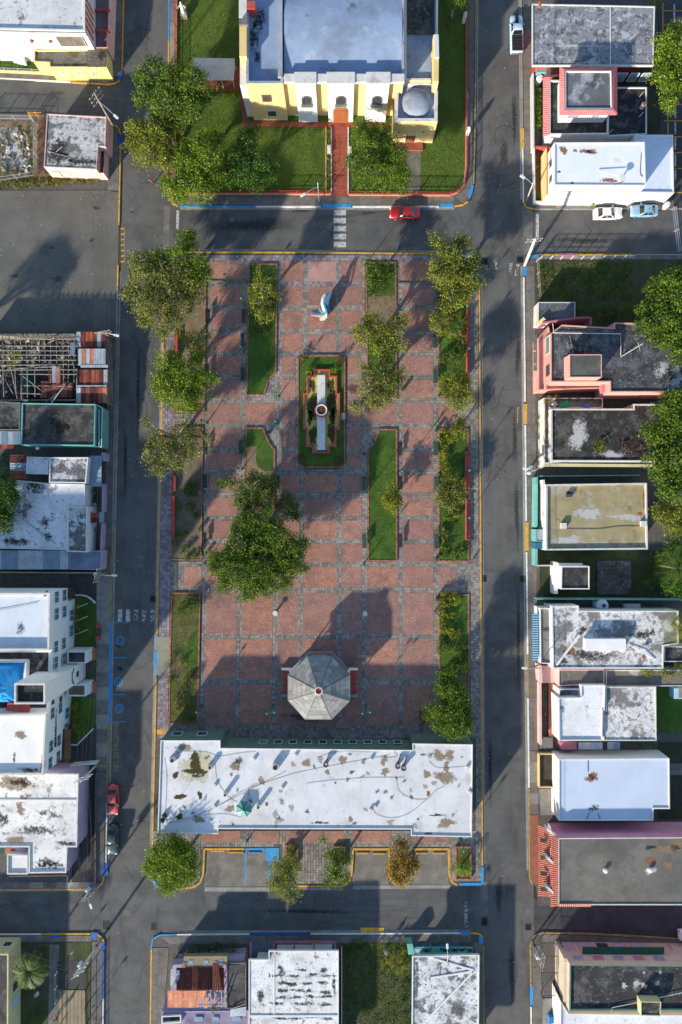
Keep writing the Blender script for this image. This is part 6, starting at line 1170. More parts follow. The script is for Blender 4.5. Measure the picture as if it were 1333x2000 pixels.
for dy in (-.5, .5): MB().mesh(*(lambda n: ([(c[0]+.02*s, c[1]+dy+.32*math.cos(2*math.pi*i/n), .53+.32*math.sin(2*math.pi*i/n)) for s in (-1, 1) for i in range(n)]+[(c[0]+.02*s, c[1]+dy+.27*math.cos(2*math.pi*i/n), .53+.27*math.sin(2*math.pi*i/n)) for s in (-1, 1) for i in range(n)], [(i, (i+1) % n, n+(i+1) % n, n+i) for i in range(n)]+[(i, 2*n+i, 2*n+(i+1) % n, (i+1) % n) for i in range(n)]))(14)).build('wheel', black, bk)
MB().bar((c[0], c[1]-.5, .53), (c[0], c[1]-.1, .95), .04).bar((c[0], c[1]-.1, .95), (c[0], c[1]+.4, .9), .04).bar((c[0], c[1]+.4, .95), (c[0], c[1]+.5, .53), .04).build('frame', red_paint, bk); MB().box((c[0], c[1]-.15, 1.0), (.16, .28, .07)).build('saddle', red_paint, bk); MB().bar((c[0]-.3, c[1]+.38, 1.02), (c[0]+.3, c[1]+.38, 1.02), .04).build('handlebar', black, bk)
rm = roof_white('roof_mottled', .85, .25, (.80, .79, .78), (.12, .11, .11), seed=94)
h4, p = house('mottled_house', 'house with mottled white roof, blue awning and long white roof box', [(1078, 1184), (1131, 1183), (1131, 1193), (1326, 1193), (1326, 1258), (1297, 1262), (1296, 1306), (1080, 1306)], 4.0, white, rm, .14, .18)
volume(h4, rect(1144, 1248, 1223, 1271), 4.9, white, mat('box_white', (.74, .74, .74), .06, .5), .0, .1, px=True, names=('box_wall', 'box_roof', 'box_edge')); MB().bar(W3(1087, 1299, 3.95), W3(1132, 1240, 3.95), .35, .2).build('roof_rib', white, h4); MB().bar(W3(1088, 1186, 3.9), W3(1330, 1198, 3.9), .1, .1).build('roof_rib', white, h4) if False else None
for x, y, rx, ry, m_ in ((1186, 1238, 40, 14, stain_mat('blue_grey_stain', (.2, .23, .28))), (1150, 1280, 60, 14, st_black), (1255, 1240, 25, 14, st_black), (1140, 1230, 10, 8, st_black), (1110, 1270, 16, 10, st_brown), (1118, 1272, 5, 8, st_rust), (1258, 1280, 5, 6, st_rust), (1275, 1235, 8, 8, st_black), (1100, 1290, 14, 8, st_black)): patch(h4, x, y, rx, ry, 3.86, m_, 1, 3.867+rnd.uniform(0, .003))
volume(h4, [(1055, 1188), (1075, 1188), (1077, 1297), (1056, 1296)], 3.2, white, mat('ledge_grey', (.2, .195, .175), .2, .5, .9, [((.07, .065, .06), .8, .5, .66, .6)]), .2, .14, px=True, names=('ledge_wall', 'ledge_roof', 'ledge_parapet'))
corr(h4, 'awning', (1053, 1198, 2.9), (1052, 1291, 2.9), (1040, 1291, 2.4), (1040, 1198, 2.4), 20, plain('awning_blue', (.03, .15, .28), .5), .03)
text_obj('shop_sign', 'FARMACIA', .55, white, h4, (W(1053.5, 0, 3)[0]-.3, W(0, 1245, 3)[1], 3.0), Matrix(((0, 0, -1), (-1, 0, 0), (0, 1, 0))).to_euler(), extrude=.03) if False else None
c = W(1256, 1272, 4.2); MB().lathe((*c, 4.2), [(.05, 0), (.35, .15), (.42, .25)], 12).build('satellite_dish', white, h4); pipe(h4, [(1228, 1258, 3.95), (1256, 1275, 4.1), (1280, 1288, 3.95)], .06, white)
wall(h4, [(1050, 1170), (1340, 1172)], 2.0, teal, .12); c = W(1180, 1183, 2.6)
wt = thing('water_tank', 'round pale blue water tank in the alley behind the mottled roof', 'water tank', (*c, .12)); MB().lathe((*c, .12), [(.85, 0), (.88, 1.9), (.8, 2.2), (.3, 2.5)], 18).build('tank', mat('tank_blue', (.42, .55, .62), .06, .8, .5), wt, True); MB().cyl((*c, 2.58), .3, .1, 12).build('lid', louvre, wt)
c = W(1238, 1186, 1.5); fz = thing('chest_freezer', 'white chest freezer in the dark alley by the water tank', 'freezer', (*c, .12)); MB().box((*c, .6), (2.3, .85, .9)).build('body', white, fz); MB().box((*c, 1.1), (2.36, .9, .08)).build('lid', white_dirty, fz)
volume(h4, [(1298, 1262), (1400, 1264), (1400, 1293), (1297, 1293)], 3.0, white_dirty, roof_dark('roof_h4', seed=95), .15, .15, px=True, names=('lean_wall', 'lean_roof', 'lean_parapet'))
sb2 = thing('garden_hutch', 'small turquoise hut at the right edge beside the white roofs', 'hut', (*W(1325, 1355), .1)); blockp(sb2, 'wall', rect(1318, 1345, 1345, 1365), .1, 1.9, skyblue); blockp(sb2, 'roof', rect(1326, 1343, 1350, 1363), 1.9, 2.0, concrete)
struct(sheet('back_garden', rect(1284, 1342, 1345, 1430), .19, lawn_d))
# small white cabin, slab, tan house
h5, p = house('white_cabin', 'small white cabin with black roof beside the bare concrete slab', [(1097, 1106), (1152, 1106), (1152, 1151), (1096, 1151)], 4.3, white, roof_dark('roof_h5', (.03, .03, .03), (.07, .07, .07), .3, seed=96), .15, .15); blockp(h5, 'side_wall', rect(1083, 1098, 1090, 1160), .1, 2.2, white, 2.2); blockp(h5, 'porch_roof', rect(1085, 1100, 1138, 1106), 2.6, 2.8, white, 2.8)
sl = struct(MB().prism(ccw(PX(rect(1165, 1095, 1231, 1160))), .1, .4).build('concrete_slab', roof_dark('slab_dark', (.06, .06, .06), (.22, .22, .22), .55, .3, 97))); struct(sheet('back_garden', rect(1054, 1076, 1345, 1168), .175, mat('yard_green', (.03, .045, .014), .3, .6, .95, [((.05, .045, .035), .5, .5, .66, .7)])))
h6, p = house('tan_house', 'house with broad tan weathered roof behind a turquoise street wall', [(1067, 946), (1264, 943), (1266, 1073), (1067, 1075)], 4.0, white, mat('roof_tan', (.31, .26, .14), .14, .5, .9, [((.38, .36, .30), .3, .5, .62, .75), ((.20, .15, .06), .4, .58, .68, .7), ((.17, .16, .14), .9, .6, .7, .6), ((.40, .28, .08), .5, .62, .72, .6)], fine=.1), .3, .22, parm=white_dirty)
for x, y, w_, m_ in ((1112, 968, 11, darkgrey), (1101, 1027, 10, white_dirty), (1257, 1023, 11, white_dirty)): c = W(x, y, 3.9); MB().box((*c, 3.9), (w_/PPM, .8 if m_ is not darkgrey else .4, .5)).build('roof_hatch', m_, h6)
wire(h6, [(1106, 1033), (1170, 1033), (1210, 1028), (1250, 1028)], 3.75, darkgrey, .03); patch(h6, 1250, 1003, 7, 4, 3.7, st_rust, 1, 3.707); patch(h6, 1258, 975, 3, 22, 3.7, st_rust, 1, 3.707); patch(h6, 1150, 1004, 28, 16, 3.7, st_pale, 2, 3.706); patch(h6, 1225, 1010, 40, 8, 3.7, st_pale, 3, 3.706); patch(h6, 1110, 1055, 30, 12, 3.7, st_pale, 5, 3.706); patch(h6, 1112, 962, 8, 4, 3.7, st_black, 5, 3.708)
wall(h6, [(1049, 932), (1048, 1030)], 2.0, teal, .35); wall(h6, [(1048, 1072), (1048, 1105)], 2.0, teal, .35); wall(h6, [(1050, 930), (1250, 928)], 1.8, teal, .12); wall(h6, [(1050, 1105), (1083, 1105)], 1.8, white, .12); volume(h6, rect(1047, 1034, 1066, 1058), 2.6, teal, mat('carport_grey', (.3, .36, .38), .1, .6), .08, .1, px=True, names=('carport_wall', 'carport_roof', 'carport_edge')); blockp(h6, 'carport_screen', rect(1047, 1060, 1066, 1072), .1, 2.3, plain('petrol_blue', (.02, .13, .2), .6)); wall(h6, [(1062, 937), (1064, 948), (1064, 1030)], 3.2, white_dirty, .3)
# black roof house with terrace
h7, p = house('black_roof_house', 'house with mossy black roof and cream wall beside the big east tree', [(1077, 798), (1238, 798), (1238, 789), (1345, 789), (1345, 902), (1077, 901)], 4.2, white_dirty, roof_dark('roof_h7', (.032, .031, .03), (.10, .09, .075), .45, .3, 98), .2, .2, parm=white_dirty)
patch(h7, 1131, 850, 21, 30, 4., st_pale, 1, 4.007); patch(h7, 1105, 880, 26, 24, 4., st_dust, 2, 4.006); patch(h7, 1100, 840, 26, 30, 4., st_dust, 3, 4.005); patch(h7, 1173, 870, 20, 22, 4., st_moss, 4, 4.008); patch(h7, 1195, 888, 30, 8, 4., st_pale, 6, 4.007)
blockp(h7, 'south_ledge', [(1066, 905), (1275, 907), (1275, 912), (1064, 911)], 3.3, 3.6, pale_yellow); wall(h7, [(1063, 778), (1062, 912)], 2.2, white_dirty, .25); 
tt = volume(h7, [(1063, 777), (1178, 777), (1178, 797), (1076, 797), (1076, 905), (1063, 905)], 3.0, white_dirty, mat('terrace_grey', (.19, .175, .165), .15, .6), .3, .15, white_dirty, px=True, names=('terrace_wall', 'terrace_floor', 'terrace_parapet'))
c = W(1102, 791, 3.2); tb = thing('green_table', 'bright green plastic table on the planted terrace', 'table', (*c, 2.7)); MB().box((*c, 3.35), (1.5, .85, .06), .5).build('table_top', plain('plastic_green', (.02, .33, .12), .4), tb)
for sx in (-1, 1):
    for sy in (-1, 1): v = Matrix.Rotation(.5, 2) @ Vector((.62*sx, .34*sy)); MB().box((c[0]+v.x, c[1]+v.y, 3.02), (.07, .07, .62)).build('leg', MATS['plastic_green'], tb)
c = W(1145, 792, 3.0); bt = thing('blue_toy_car', 'blue plastic toy car on the planted terrace', 'toy', (*c, 2.7)); MB().box((*c, 2.95), (1.0, .55, .3)).build('body', plain('plastic_blue', (.08, .2, .5), .4), bt); MB().box((c[0]+.05, c[1], 3.2), (.5, .42, .25)).build('seat', MATS['plastic_blue'], bt)
for sx in (-.33, .33):
    for sy in (-.3, .3): MB().box((c[0]+sx, c[1]+sy, 2.85), (.24, .1, .24)).build('wheel', louvre, bt)
c = W(1085, 789, 3.2); lc = thing('deck_chair', 'pale grey deck chair beside the green plastic table', 'chair', (*c, 2.7)); MB().box((*c, 3.0), (.6, .6, .06), .6).build('seat', white_dirty, lc); MB().box((c[0]-.3, c[1]-.25, 3.3), (.08, .6, .6), .6).build('backrest', white_dirty, lc)
for sx in (-.22, .22):
    for sy in (-.22, .22): MB().box((c[0]+sx, c[1]+sy, 2.84), (.05, .05, .28)).build('leg', white_dirty, lc)
# salmon two-storey house
h8, p = house('salmon_house', 'two-storey salmon house with black roof, roof room and rubble blocks', [(1076, 651), (1098, 634), (1200, 640), (1200, 630), (1345, 632), (1345, 766), (1192, 766), (1192, 746), (1076, 746)], 6.0, pink, roof_dark('roof_h8', (.06, .06, .065), (.22, .23, .26), .55, .3, 99), .2, .16)
volume(h8, rect(1113, 692, 1176, 737), 8.2, pink, mat('roof_room', (.10, .098, .085), .2, .6, .9, [((.18, .18, .15), .4, .55, .7, .5)]), .1, .1, px=True, names=('room_wall', 'room_roof', 'room_edge'), z0=5.8)
rubble(h8, 0, 0, 0, 0, 1, 5.8, [concrete], .01, .02); g = random.Random(3)
for k in range(30): c = W(1107+g.uniform(0, 42), 671+g.gauss(8, 5), 5.9); MB().box((c[0], c[1], 5.88+g.random()*.1), (.4, .2, .2), g.uniform(0, 3)).build('loose_block', concrete_d, h8)
patch(h8, 1309, 730, 22, 26, 5.8, stain_mat('black_ring', (.015, .015, .014)), 1, 5.807); patch(h8, 1309, 730, 27, 30, 5.8, st_pale, 9, 5.805); patch(h8, 1185, 735, 14, 10, 5.8, st_black, 4, 5.806)
pipe(h8, [(1080, 632, 6.05), (1082, 650, 6.0), (1213, 652, 6.), (1213, 695, 6.)], .05, white); pipe(h8, [(1213, 697, 5.9), (1256, 671, 6.6)], .06, white_dirty); pipe(h8, [(1246, 668, 6.5), (1251, 686, 6.6)], .03, white_dirty); pipe(h8, [(1113, 655, 5.9), (1120, 690, 6.)], .03, steel)
wx = W(1076, 0, 6)[0]
for z0_, t_ in ((0, 0), (1, 1)): pass
volume(h8, [(1052, 660), (1072, 636), (1075.5, 650), (1075.5, 747), (1190, 747), (1190, 758), (1052, 762)], 3.1, pink, pink, .35, .15, px=True, names=('balcony_wall', 'balcony_floor', 'balcony_parapet')); blockp(h8, 'balcony_ledge', rect(1066, 687, 1069, 758), 3.1, 3.9, pink); 
w = win(h8, (wx, W(0, 650, 6)[1]), (wx, W(0, 690, 6)[1]), .5, 2.6, 3.8, 5.6, white, MATS['moss_green'] if 'moss_green' in MATS else green_p, 6)
win(h8, (wx, W(0, 705, 6)[1]), (wx, W(0, 735, 6)[1]), .5, 1.6, 3.5, 5.6, brown, louvre, 2)
for y0, y1 in ((654, 684), (687, 710), (712, 724)): blockp(h8, 'street_awning', rect(1043, y0, 1050, y1), 2.3, 2.5, concrete_d)
wall(h8, [(1060, 630), (1100, 624), (1136, 620), (1155, 620), (1155, 634)], 3.2, mauve, .2)
blockp(h8, 'back_step', [(1176, 745), (1191, 738), (1191, 756), (1177, 768)], 3, 4.2, mauve)
ls = thing('low_shed', 'low shed with dark concrete slab roof in the vacant lot corner', 'shed', (*W(1085, 608), .12)); volume(ls, [(1052, 590), (1124, 590), (1124, 622), (1100, 624), (1070, 632), (1051, 632)], 2.6, white_dirty, roof_dark('roof_ls', (.1, .1, .11), (.25, .26, .3), .6, .4, 100), .06, .1, px=True)
MB().bar(W3(1052, 632, 2.9), W3(1064, 622, 3.0), .5, .2).build('yellow_gutter', yellow_wall, ls)
fence('chain-link fence along the front of the vacant grass lot', [(1047, 512), (1054, 507), (1235, 507)], steel, h=1.5, step=1.5, pick=.4, pm=white_dirty); fence('leaning wire fence on the street side of the vacant grass lot', [(1047, 513), (1052, 585)], wood, h=1.4, step=1.8, pick=.4)
# ================================================================ north-east block
gh, p = house('grey_roof_hall', 'wide hall with mottled grey flat roof at the top right', [(1040, 7), (1280, 12), (1277, 128), (1040, 128)], 4.6, red_paint, mat('roof_grey', (.25, .255, .28), .2, .5, .9, [((.09, .09, .10), .5, .48, .58, .75), ((.50, .50, .53), 1.1, .54, .60, .65), ((.05, .05, .055), 2., .55, .61, .7), ((.55, .55, .57), 3.5, .62, .67, .6)], bump=.2, fine=.15), .12, .14, 'building', parm=white_dirty, ov=1.15)
blockp(gh, 'roof_seam', rect(1192, 10, 1194, 126), 4.45, 4.55, white_dirty); patch(gh, 1130, 90, 60, 3, 4.48, st_pale, 1, 4.49); blockp(gh, 'red_hatch', rect(1052, 2, 1056, 12), 4.5, 4.7, orange)
ps = W(0, 128, 4.6)[1]
for k, x in enumerate((1215, 1245, 1262)): win(gh, (W(x, 0, 4.6)[0], ps), (W(x+20, 0, 4.6)[0], ps), .5, 1.8, 1., 3., white, glass_b)
h9, p = house('pink_tile_house', 'two-level house with dark roofs framed by pink clay tile eaves', [(1073, 156), (1189, 156), (1189, 262), (1073, 263)], 3.5, white, roof_dark('roof_h9', (.03, .03, .03), (.07, .07, .07), .4, .3, 101), .25, .2)
corr(h9, 'tile_eave', (1074, 150, 3.55), (1073, 264, 3.55), (1061, 266, 3.15), (1061, 150, 3.15), 28, clay_p, .05); corr(h9, 'tile_eave', (1060, 152, 3.6), (1092, 149, 3.6), (1092, 145, 3.4), (1060, 148, 3.4), 8, clay_p, .04)
volume(h9, [(1190, 170), (1264, 170), (1264, 262), (1187, 266)], 3.0, white, roof_dark('roof_h9b', (.028, .028, .032), (.08, .08, .085), .3, .3, 102), .2, .15, px=True, names=('terrace_wall', 'terrace_roof', 'terrace_parapet'))
UP = 6.6
up = volume(h9, [(1104, 138), (1195, 138), (1196, 213), (1104, 213)], UP, white, mat('roof_h9c', (.12, .125, .14), .2, .5, .9, [((.42, .44, .48), .3, .5, .62, .7), ((.03, .03, .03), .4, .55, .66, .8)], fine=.12), .2, .16, px=True, names=('upper_wall', 'upper_roof', 'upper_parapet'), z0=3.)
O = [(1093, 131), (1206, 131), (1206, 225), (1093, 225)]; I = [(1103, 137), (1197, 137), (1197, 214), (1103, 214)]
for i in range(4):
    j = (i+1) % 4; a, b, cc_, dd_ = I[i], I[j], O[j], O[i]; corr(h9, 'tile_eave', (*a, UP+.1), (*b, UP+.1), (*cc_, UP-.35), (*dd_, UP-.35), 28 if i % 2 == 0 else 24, clay_p, .05)
ps = W(0, 213, UP)[1]; win(h9, (W(1115, 0, UP)[0], ps), (W(1140, 0, UP)[0], ps), .5, 1.7, 4.4, 5.7, white_dirty, glass_b); win(h9, (W(1160, 0, UP)[0], ps), (W(1185, 0, UP)[0], ps), .5, 1.2, 4.4, 5.7, white_dirty, glass_b)
c = W(1055, 142, 1.5); MB().lathe((*W(1057, 147, 2), .15), [(.45, 0), (.5, 1.2), (.3, 1.6)], 12).build('gas_tank', white, h9); blockp(h9, 'blue_shed', rect(1049, 131, 1067, 141), .1, 2., plain('shed_blue', (.18, .35, .42), .7)); blockp(h9, 'side_shed', rect(1068, 131, 1091, 148), .1, 2.4, concrete_d)
c = W(1254, 209, 3); st = thing('roof_barrel', 'rusty capped drum standing on the dark terrace', 'barrel', (*c, 2.8)); MB().lathe((*c, 2.8), [(.28, 0), (.3, .9), (.32, .95)], 12).build('drum', white_dirty, st); MB().cyl((*c, 3.74), .27, .06, 12).build('lid', rust, st)
for x, y in ((1253, 185), (1253, 224), (1193, 258)): pipe(h9, [(x-4, y+4, 2.95), (x+4, y-5, 3.1)], .05, white_dirty)
wall(h9, [(1042, 142), (1043, 290)], 1.5, white_dirty, .2); struct(sheet('front_hedge_bed', rect(1044, 170, 1058, 255), .2, lawn_d)); struct(sheet('back_garden', [(1205, 133), (1283, 133), (1290, 262), (1266, 262), (1266, 168), (1205, 168)], .18, yard))
hA, p = house('orange_trim_house', 'white-roofed two-storey house with orange terraces on the top right corner', [(1083, 278), (1260, 277), (1262, 363), (1083, 362)], 6.4, white, mat('roof_hA', (.72, .75, .80), .05, .3, .8, [((.45, .42, .4), .3, .62, .74, .5)], fine=.05), .14, .16)
for x, y, rx, ry, m_ in ((1101, 293, 8, 9, st_rust), (1150, 296, 17, 6, st_rust), (1152, 297, 10, 4, st_black), (1124, 294, 4, 4, st_rust), (1093, 335, 6, 4, st_black), (1190, 352, 16, 5, st_rust), (1118, 358, 6, 3, st_black)): patch(hA, x, y, rx, ry, 6.26, m_, 1, 6.267)
c = W(1213, 350, 6.6); MB().lathe((*c, 6.26), [(.1, 0), (.1, .6), (.42, .75), (.5, .85)], 14).build('satellite_dish', white, hA); pipe(hA, [(1169, 333, 6.4), (1210, 344, 6.9)], .05, white_dirty); wire(hA, [(1253, 298), (1251, 338), (1257, 345)], 6.3, darkgrey, .03); wire(hA, [(1200, 360), (1215, 356), (1222, 348)], 6.3, darkgrey, .03)
volume(hA, [(1240, 263), (1315, 263), (1317, 377), (1240, 376)], 3.4, white, mat('roof_hA2', (.60, .67, .76), .06, .3, .8, [((.42, .46, .5), .3, .58, .7, .5)]), .2, .18, px=True, names=('rear_wall', 'rear_roof', 'rear_parapet'))
blockp(hA, 'south_ledge', [(1113, 369), (1239, 369), (1239, 377), (1113, 377)], .1, 3.3, white); volume(hA, [(1068, 287), (1082, 287), (1082, 365), (1112, 366), (1112, 380), (1068, 380)], 3.4, cream, orange, .35, .15, orange, px=True, names=('terrace_wall', 'terrace_floor', 'terrace_parapet'))
ps = W(0, 363, 6.4)[1]
for x in (1135, 1175, 1222): win(hA, (W(x, 0, 6.4)[0], ps), (W(x+20, 0, 6.4)[0], ps), .5, 1.3, 4.3, 5.6, cream, white_dirty, 3)
wl = W(1083, 0, 6.4)[0]
for y in (300, 330): win(hA, (wl, W(0, y, 6.4)[1]), (wl, W(0, y+18, 6.4)[1]), .5, 1.2, 4.2, 5.6, white_dirty, glass)
blockp(hA, 'front_steps', rect(1071, 382, 1095, 400), .1, .5, orange, 0); blockp(hA, 'carport_floor', [(1240, 384), (1303, 384), (1296, 396), (1232, 396)], .1, .3, orange, 0); sheet('front_garden', rect(1047, 296, 1066, 390), .2, mat('orange_tile', (.24, .07, .03), .15, .8), hA)
wall(hA, [(1044, 288), (1045, 393), (1070, 394)], 1.1, white, .2); wall(hA, [(1096, 394), (1235, 393)], 1.1, white, .2); wall(hA, [(1044, 286), (1070, 286)], 1.4, red_paint, .2)
for x, y in ((1303, 400),): c = W(x, y, 1); MB().lathe((*c, .15), [(.4, 0), (.42, 1.0), (.3, 1.3)], 12).build('water_drum', white, hA)
fence('white pipe gate across the side street at the right edge', [(1311, 410), (1321, 495)], steel, h=1.1, step=3.2, pick=0, z0=0.)
fence('second white pipe gate next to it at the right edge', [(1315, 410), (1325, 495)], steel, h=1.1, step=3.2, pick=0, z0=0.)
# ---------------------------------------------------------------- vegetation
def leafmat(name, a, b, trans=.3):
    """leaf colour drawn between two tones per leaf and per clump"""
    if name in MATS: return MATS[name]
    m = bpy.data.materials.new(name); m.use_nodes = True; MATS[name] = m; t = m.node_tree; N = t.nodes.new; L = t.links.new
    p = t.nodes['Principled BSDF']; p.inputs['Roughness'].default_value = .55; p.inputs['Specular IOR Level'].default_value = .35
    g = N('ShaderNodeNewGeometry'); n = N('ShaderNodeTexNoise'); n.inputs['Scale'].default_value = .9; n.inputs['Detail'].default_value = 2; L(g.outputs['Position'], n.inputs['Vector'])
    ad = N('ShaderNodeMath'); ad.operation = 'MULTIPLY_ADD'; L(g.outputs['Random Per Island'], ad.inputs[0]); ad.inputs[1].default_value = .42
    r = N('ShaderNodeMapRange'); r.inputs['From Min'].default_value = .35; r.inputs['From Max'].default_value = .65; r.inputs['To Min'].default_value = -.08; r.inputs['To Max'].default_value = .68; L(n.outputs['Fac'], r.inputs['Value']); L(r.outputs[0], ad.inputs[2])
    mx = N('ShaderNodeMix'); mx.data_type = 'RGBA'; L(ad.outputs[0], mx.inputs['Factor']); mx.inputs['A'].default_value = (*a, 1); mx.inputs['B'].default_value = (*b, 1)
    c = mx.outputs['Result']; L(c, p.inputs['Base Color'])
    tr = N('ShaderNodeBsdfTranslucent'); L(c, tr.inputs[0]); ms = N('ShaderNodeMixShader'); ms.inputs[0].default_value = trans
    L(p.outputs[0], ms.inputs[1]); L(tr.outputs[0], ms.inputs[2]); L(ms.outputs[0], t.nodes['Material Output'].inputs[0]); return m
LF = {k: leafmat('leaf_'+k, a, b) for k, a, b in (('dark', (.03, .06, .008), (.12, .16, .02)), ('green', (.04, .095, .007), (.17, .25, .016)), ('bright', (.07, .14, .007), (.27, .35, .018)), ('olive', (.07, .10, .010), (.31, .33, .03)), ('grey', (.06, .085, .014), (.30, .305, .05)), ('deep', (.022, .07, .006), (.085, .19, .014)), ('muted', (.04, .085, .010), (.14, .195, .018)), ('brown', (.12, .075, .01), (.40, .25, .03)), ('yellow', (.10, .13, .008), (.34, .34, .02)), ('weed', (.09, .115, .02), (.28, .26, .05)), ('red', (.35, .03, .02), (.6, .08, .03)), ('rusty', (.10, .045, .03), (.2, .09, .06)))}  # each entry runs from a darker to a lighter leaf tone
def leafmesh(name, C, size, m, parent, seed=0, flat=.15, asp=.55):
    """one mesh of many small leaves centred on the points C"""
    g = np.random.default_rng(seed); n = len(C); C = np.asarray(C, dtype=np.float32)
    nv = g.normal(size=(n, 3)); nv[:, 2] = np.abs(nv[:, 2])+flat; nv /= np.linalg.norm(nv, axis=1, keepdims=True)
    t = g.normal(size=(n, 3)); t -= nv*np.sum(t*nv, axis=1, keepdims=True); t /= np.linalg.norm(t, axis=1, keepdims=True); bt = np.cross(nv, t)
    s = (size*g.uniform(.45, 1.4, size=(n, 1))).astype(np.float32)
    V = np.stack([C-t*s*.5, C+bt*s*asp*.5-nv*s*.08, C+t*s*.5, C-bt*s*asp*.5-nv*s*.08], axis=1).reshape(-1, 3)
    me = bpy.data.meshes.new(name); me.vertices.add(4*n); me.vertices.foreach_set('co', V.astype(np.float32).ravel())
    me.loops.add(4*n); me.loops.foreach_set('vertex_index', np.arange(4*n, dtype=np.int32))
    me.polygons.add(n); me.polygons.foreach_set('loop_start', np.arange(0, 4*n, 4, dtype=np.int32)); me.update(calc_edges=True); me.materials.append(m)
    o = bpy.data.objects.new(name, me); col.objects.link(o); attach(o, parent); return o
TSEED = [10]
def tree(label, blobs, h, leaf='green', base=None, dens=1., size=.25, name='tree', low=.5, group=None, trunk=None, sparse=0., bare=0, cat='tree', sig=.32, per=20):
    """tree from the outline of its crown: lobes (px, py, radius px[, height fraction]) hung on tapering limbs"""
    TSEED[0] += 1; sd_ = TSEED[0]; g = random.Random(sd_); ng = np.random.default_rng(sd_)
    L_ = []
    for q in blobs:
        zc = h*((q[3] if len(q) > 3 else .74)+g.uniform(-.06, .06)); k = (1-zc/CAMH)/PPM; r = q[2]*k*.93
        L_.append((Vector((*W(q[0], q[1], zc), zc)), r, min(r*.8, h*.27)))
    if base is None: bx = sum(l[0].x*l[1]**2 for l in L_)/sum(l[1]**2 for l in L_); by = sum(l[0].y*l[1]**2 for l in L_)/sum(l[1]**2 for l in L_)
    else: bx, by = W(*base)
    root = thing(name, label, cat, (bx, by, .2), group=group); pts = []; tips = []
    for c, r, rv in L_:
        n = int(dens*(27*r*r+9)); k = 0
        for _ in range(n):
            v = ng.normal(size=3); v /= np.linalg.norm(v)
            if v[2] < -.45: v[2] *= -1
            if g.random() < .12: v *= 1.16
            f = g.uniform(.45, 1.0)**.6
            wob = 1+.22*math.sin(3*math.atan2(v[1], v[0])+c.x*2)+.12*math.sin(7*math.atan2(v[1], v[0])+c.y*3)
            p = np.array([c.x+v[0]*r*f*wob, c.y+v[1]*r*f*wob, c.z+v[2]*rv*f])
            if sparse and ng.random() < sparse*.75*(.5+.5*math.sin(p[0]*2.1+sd_)*math.sin(p[1]*2.3+sd_*2)): continue
            pts.append(p+ng.normal(size=(per, 3))*np.array([sig, sig, sig*.6])); k += 1
            if k % 7 == 0: tips.append((c, Vector(p)))
    crown = leafmesh('crown', np.concatenate(pts), size, LF[leaf], root, sd_)
    tb = MB(); r0 = trunk or max(.1, .028*h+.03*len(L_)**.5); fork = Vector((bx, by, h*low*.75))
    tb.tube([(bx, by, .1), (bx+g.uniform(-.1, .1), by+g.uniform(-.1, .1), h*low*.4), fork], [r0*1.25, r0*.95, r0*.85], 8)
    for c, r, rv in L_:
        mid = fork.lerp(c, .5)+Vector((g.uniform(-.2, .2), g.uniform(-.2, .2), .3)); tb.tube([fork, mid, c, c+Vector((0, 0, rv*.5))], [r0*.6, r0*.42, r0*.25, .02], 6, cap=False)
    for c, p in tips: tb.tube([c, c.lerp(p, .5)+Vector((0, 0, .1)), p], [.07, .045, .015], 4, cap=False)
    for i in range(bare):
        c, r, rv = g.choice(L_); a = g.uniform(0, 6.28); e = c+Vector((math.cos(a)*r*g.uniform(.3, .9), math.sin(a)*r*g.uniform(.3, .9), rv*g.uniform(.9, 1.25))); m_ = c.lerp(e, .55)+Vector((g.uniform(-.2, .2), g.uniform(-.2, .2), .25))
        tb.tube([c, m_, e], [.075, .05, .015], 4, cap=False); tb.tube([m_, m_+Vector((g.uniform(-.7, .7), g.uniform(-.7, .7), .35))], [.04, .012], 4, cap=False); tb.tube([m_.lerp(e, .4), e+Vector((g.uniform(-.5, .5), g.uniform(-.5, .5), .1))], [.03, .01], 4, cap=False)
    tb.build('trunk', bark, root, True)
    return root
def bush(label, blobs, h, leaf='green', name='shrub', z0=.25, dens=1., size=.18, cat='shrub', group=None, per=12):
    """low shrub or hedge: rounded mounds of small leaves on short stems"""
    TSEED[0] += 1; sd_ = TSEED[0]; g = random.Random(sd_); ng = np.random.default_rng(sd_); pts = []; st = MB()
    cx = sum(b[0] for b in blobs)/len(blobs); cy = sum(b[1] for b in blobs)/len(blobs); root = thing(name, label, cat, (*W(cx, cy), z0), group=group)
    for q in blobs:
        hh = q[3] if len(q) > 3 else h; c = W(q[0], q[1], z0+hh*.6); r = q[2]/PPM
        for _ in range(int(dens*(24*r*r+5))):
            v = ng.normal(size=3); v /= np.linalg.norm(v); v[2] = abs(v[2]); f = g.uniform(.4, 1)**.5
            pts.append(np.array([c[0]+v[0]*r*f, c[1]+v[1]*r*f, z0+hh*.2+v[2]*hh*.75*f])+ng.normal(size=(per, 3))*np.array([.13, .13, .08]))
        for k in range(3): a = g.uniform(0, 6.28); st.tube([(c[0], c[1], z0-.05), (c[0]+math.cos(a)*r*.5, c[1]+math.sin(a)*r*.5, z0+hh*.7)], [.04, .015], 4, cap=False)
    leafmesh('foliage', np.concatenate(pts), size, LF[leaf], root, sd_); stuff(st.build('stems', palm_tr, root)); return root
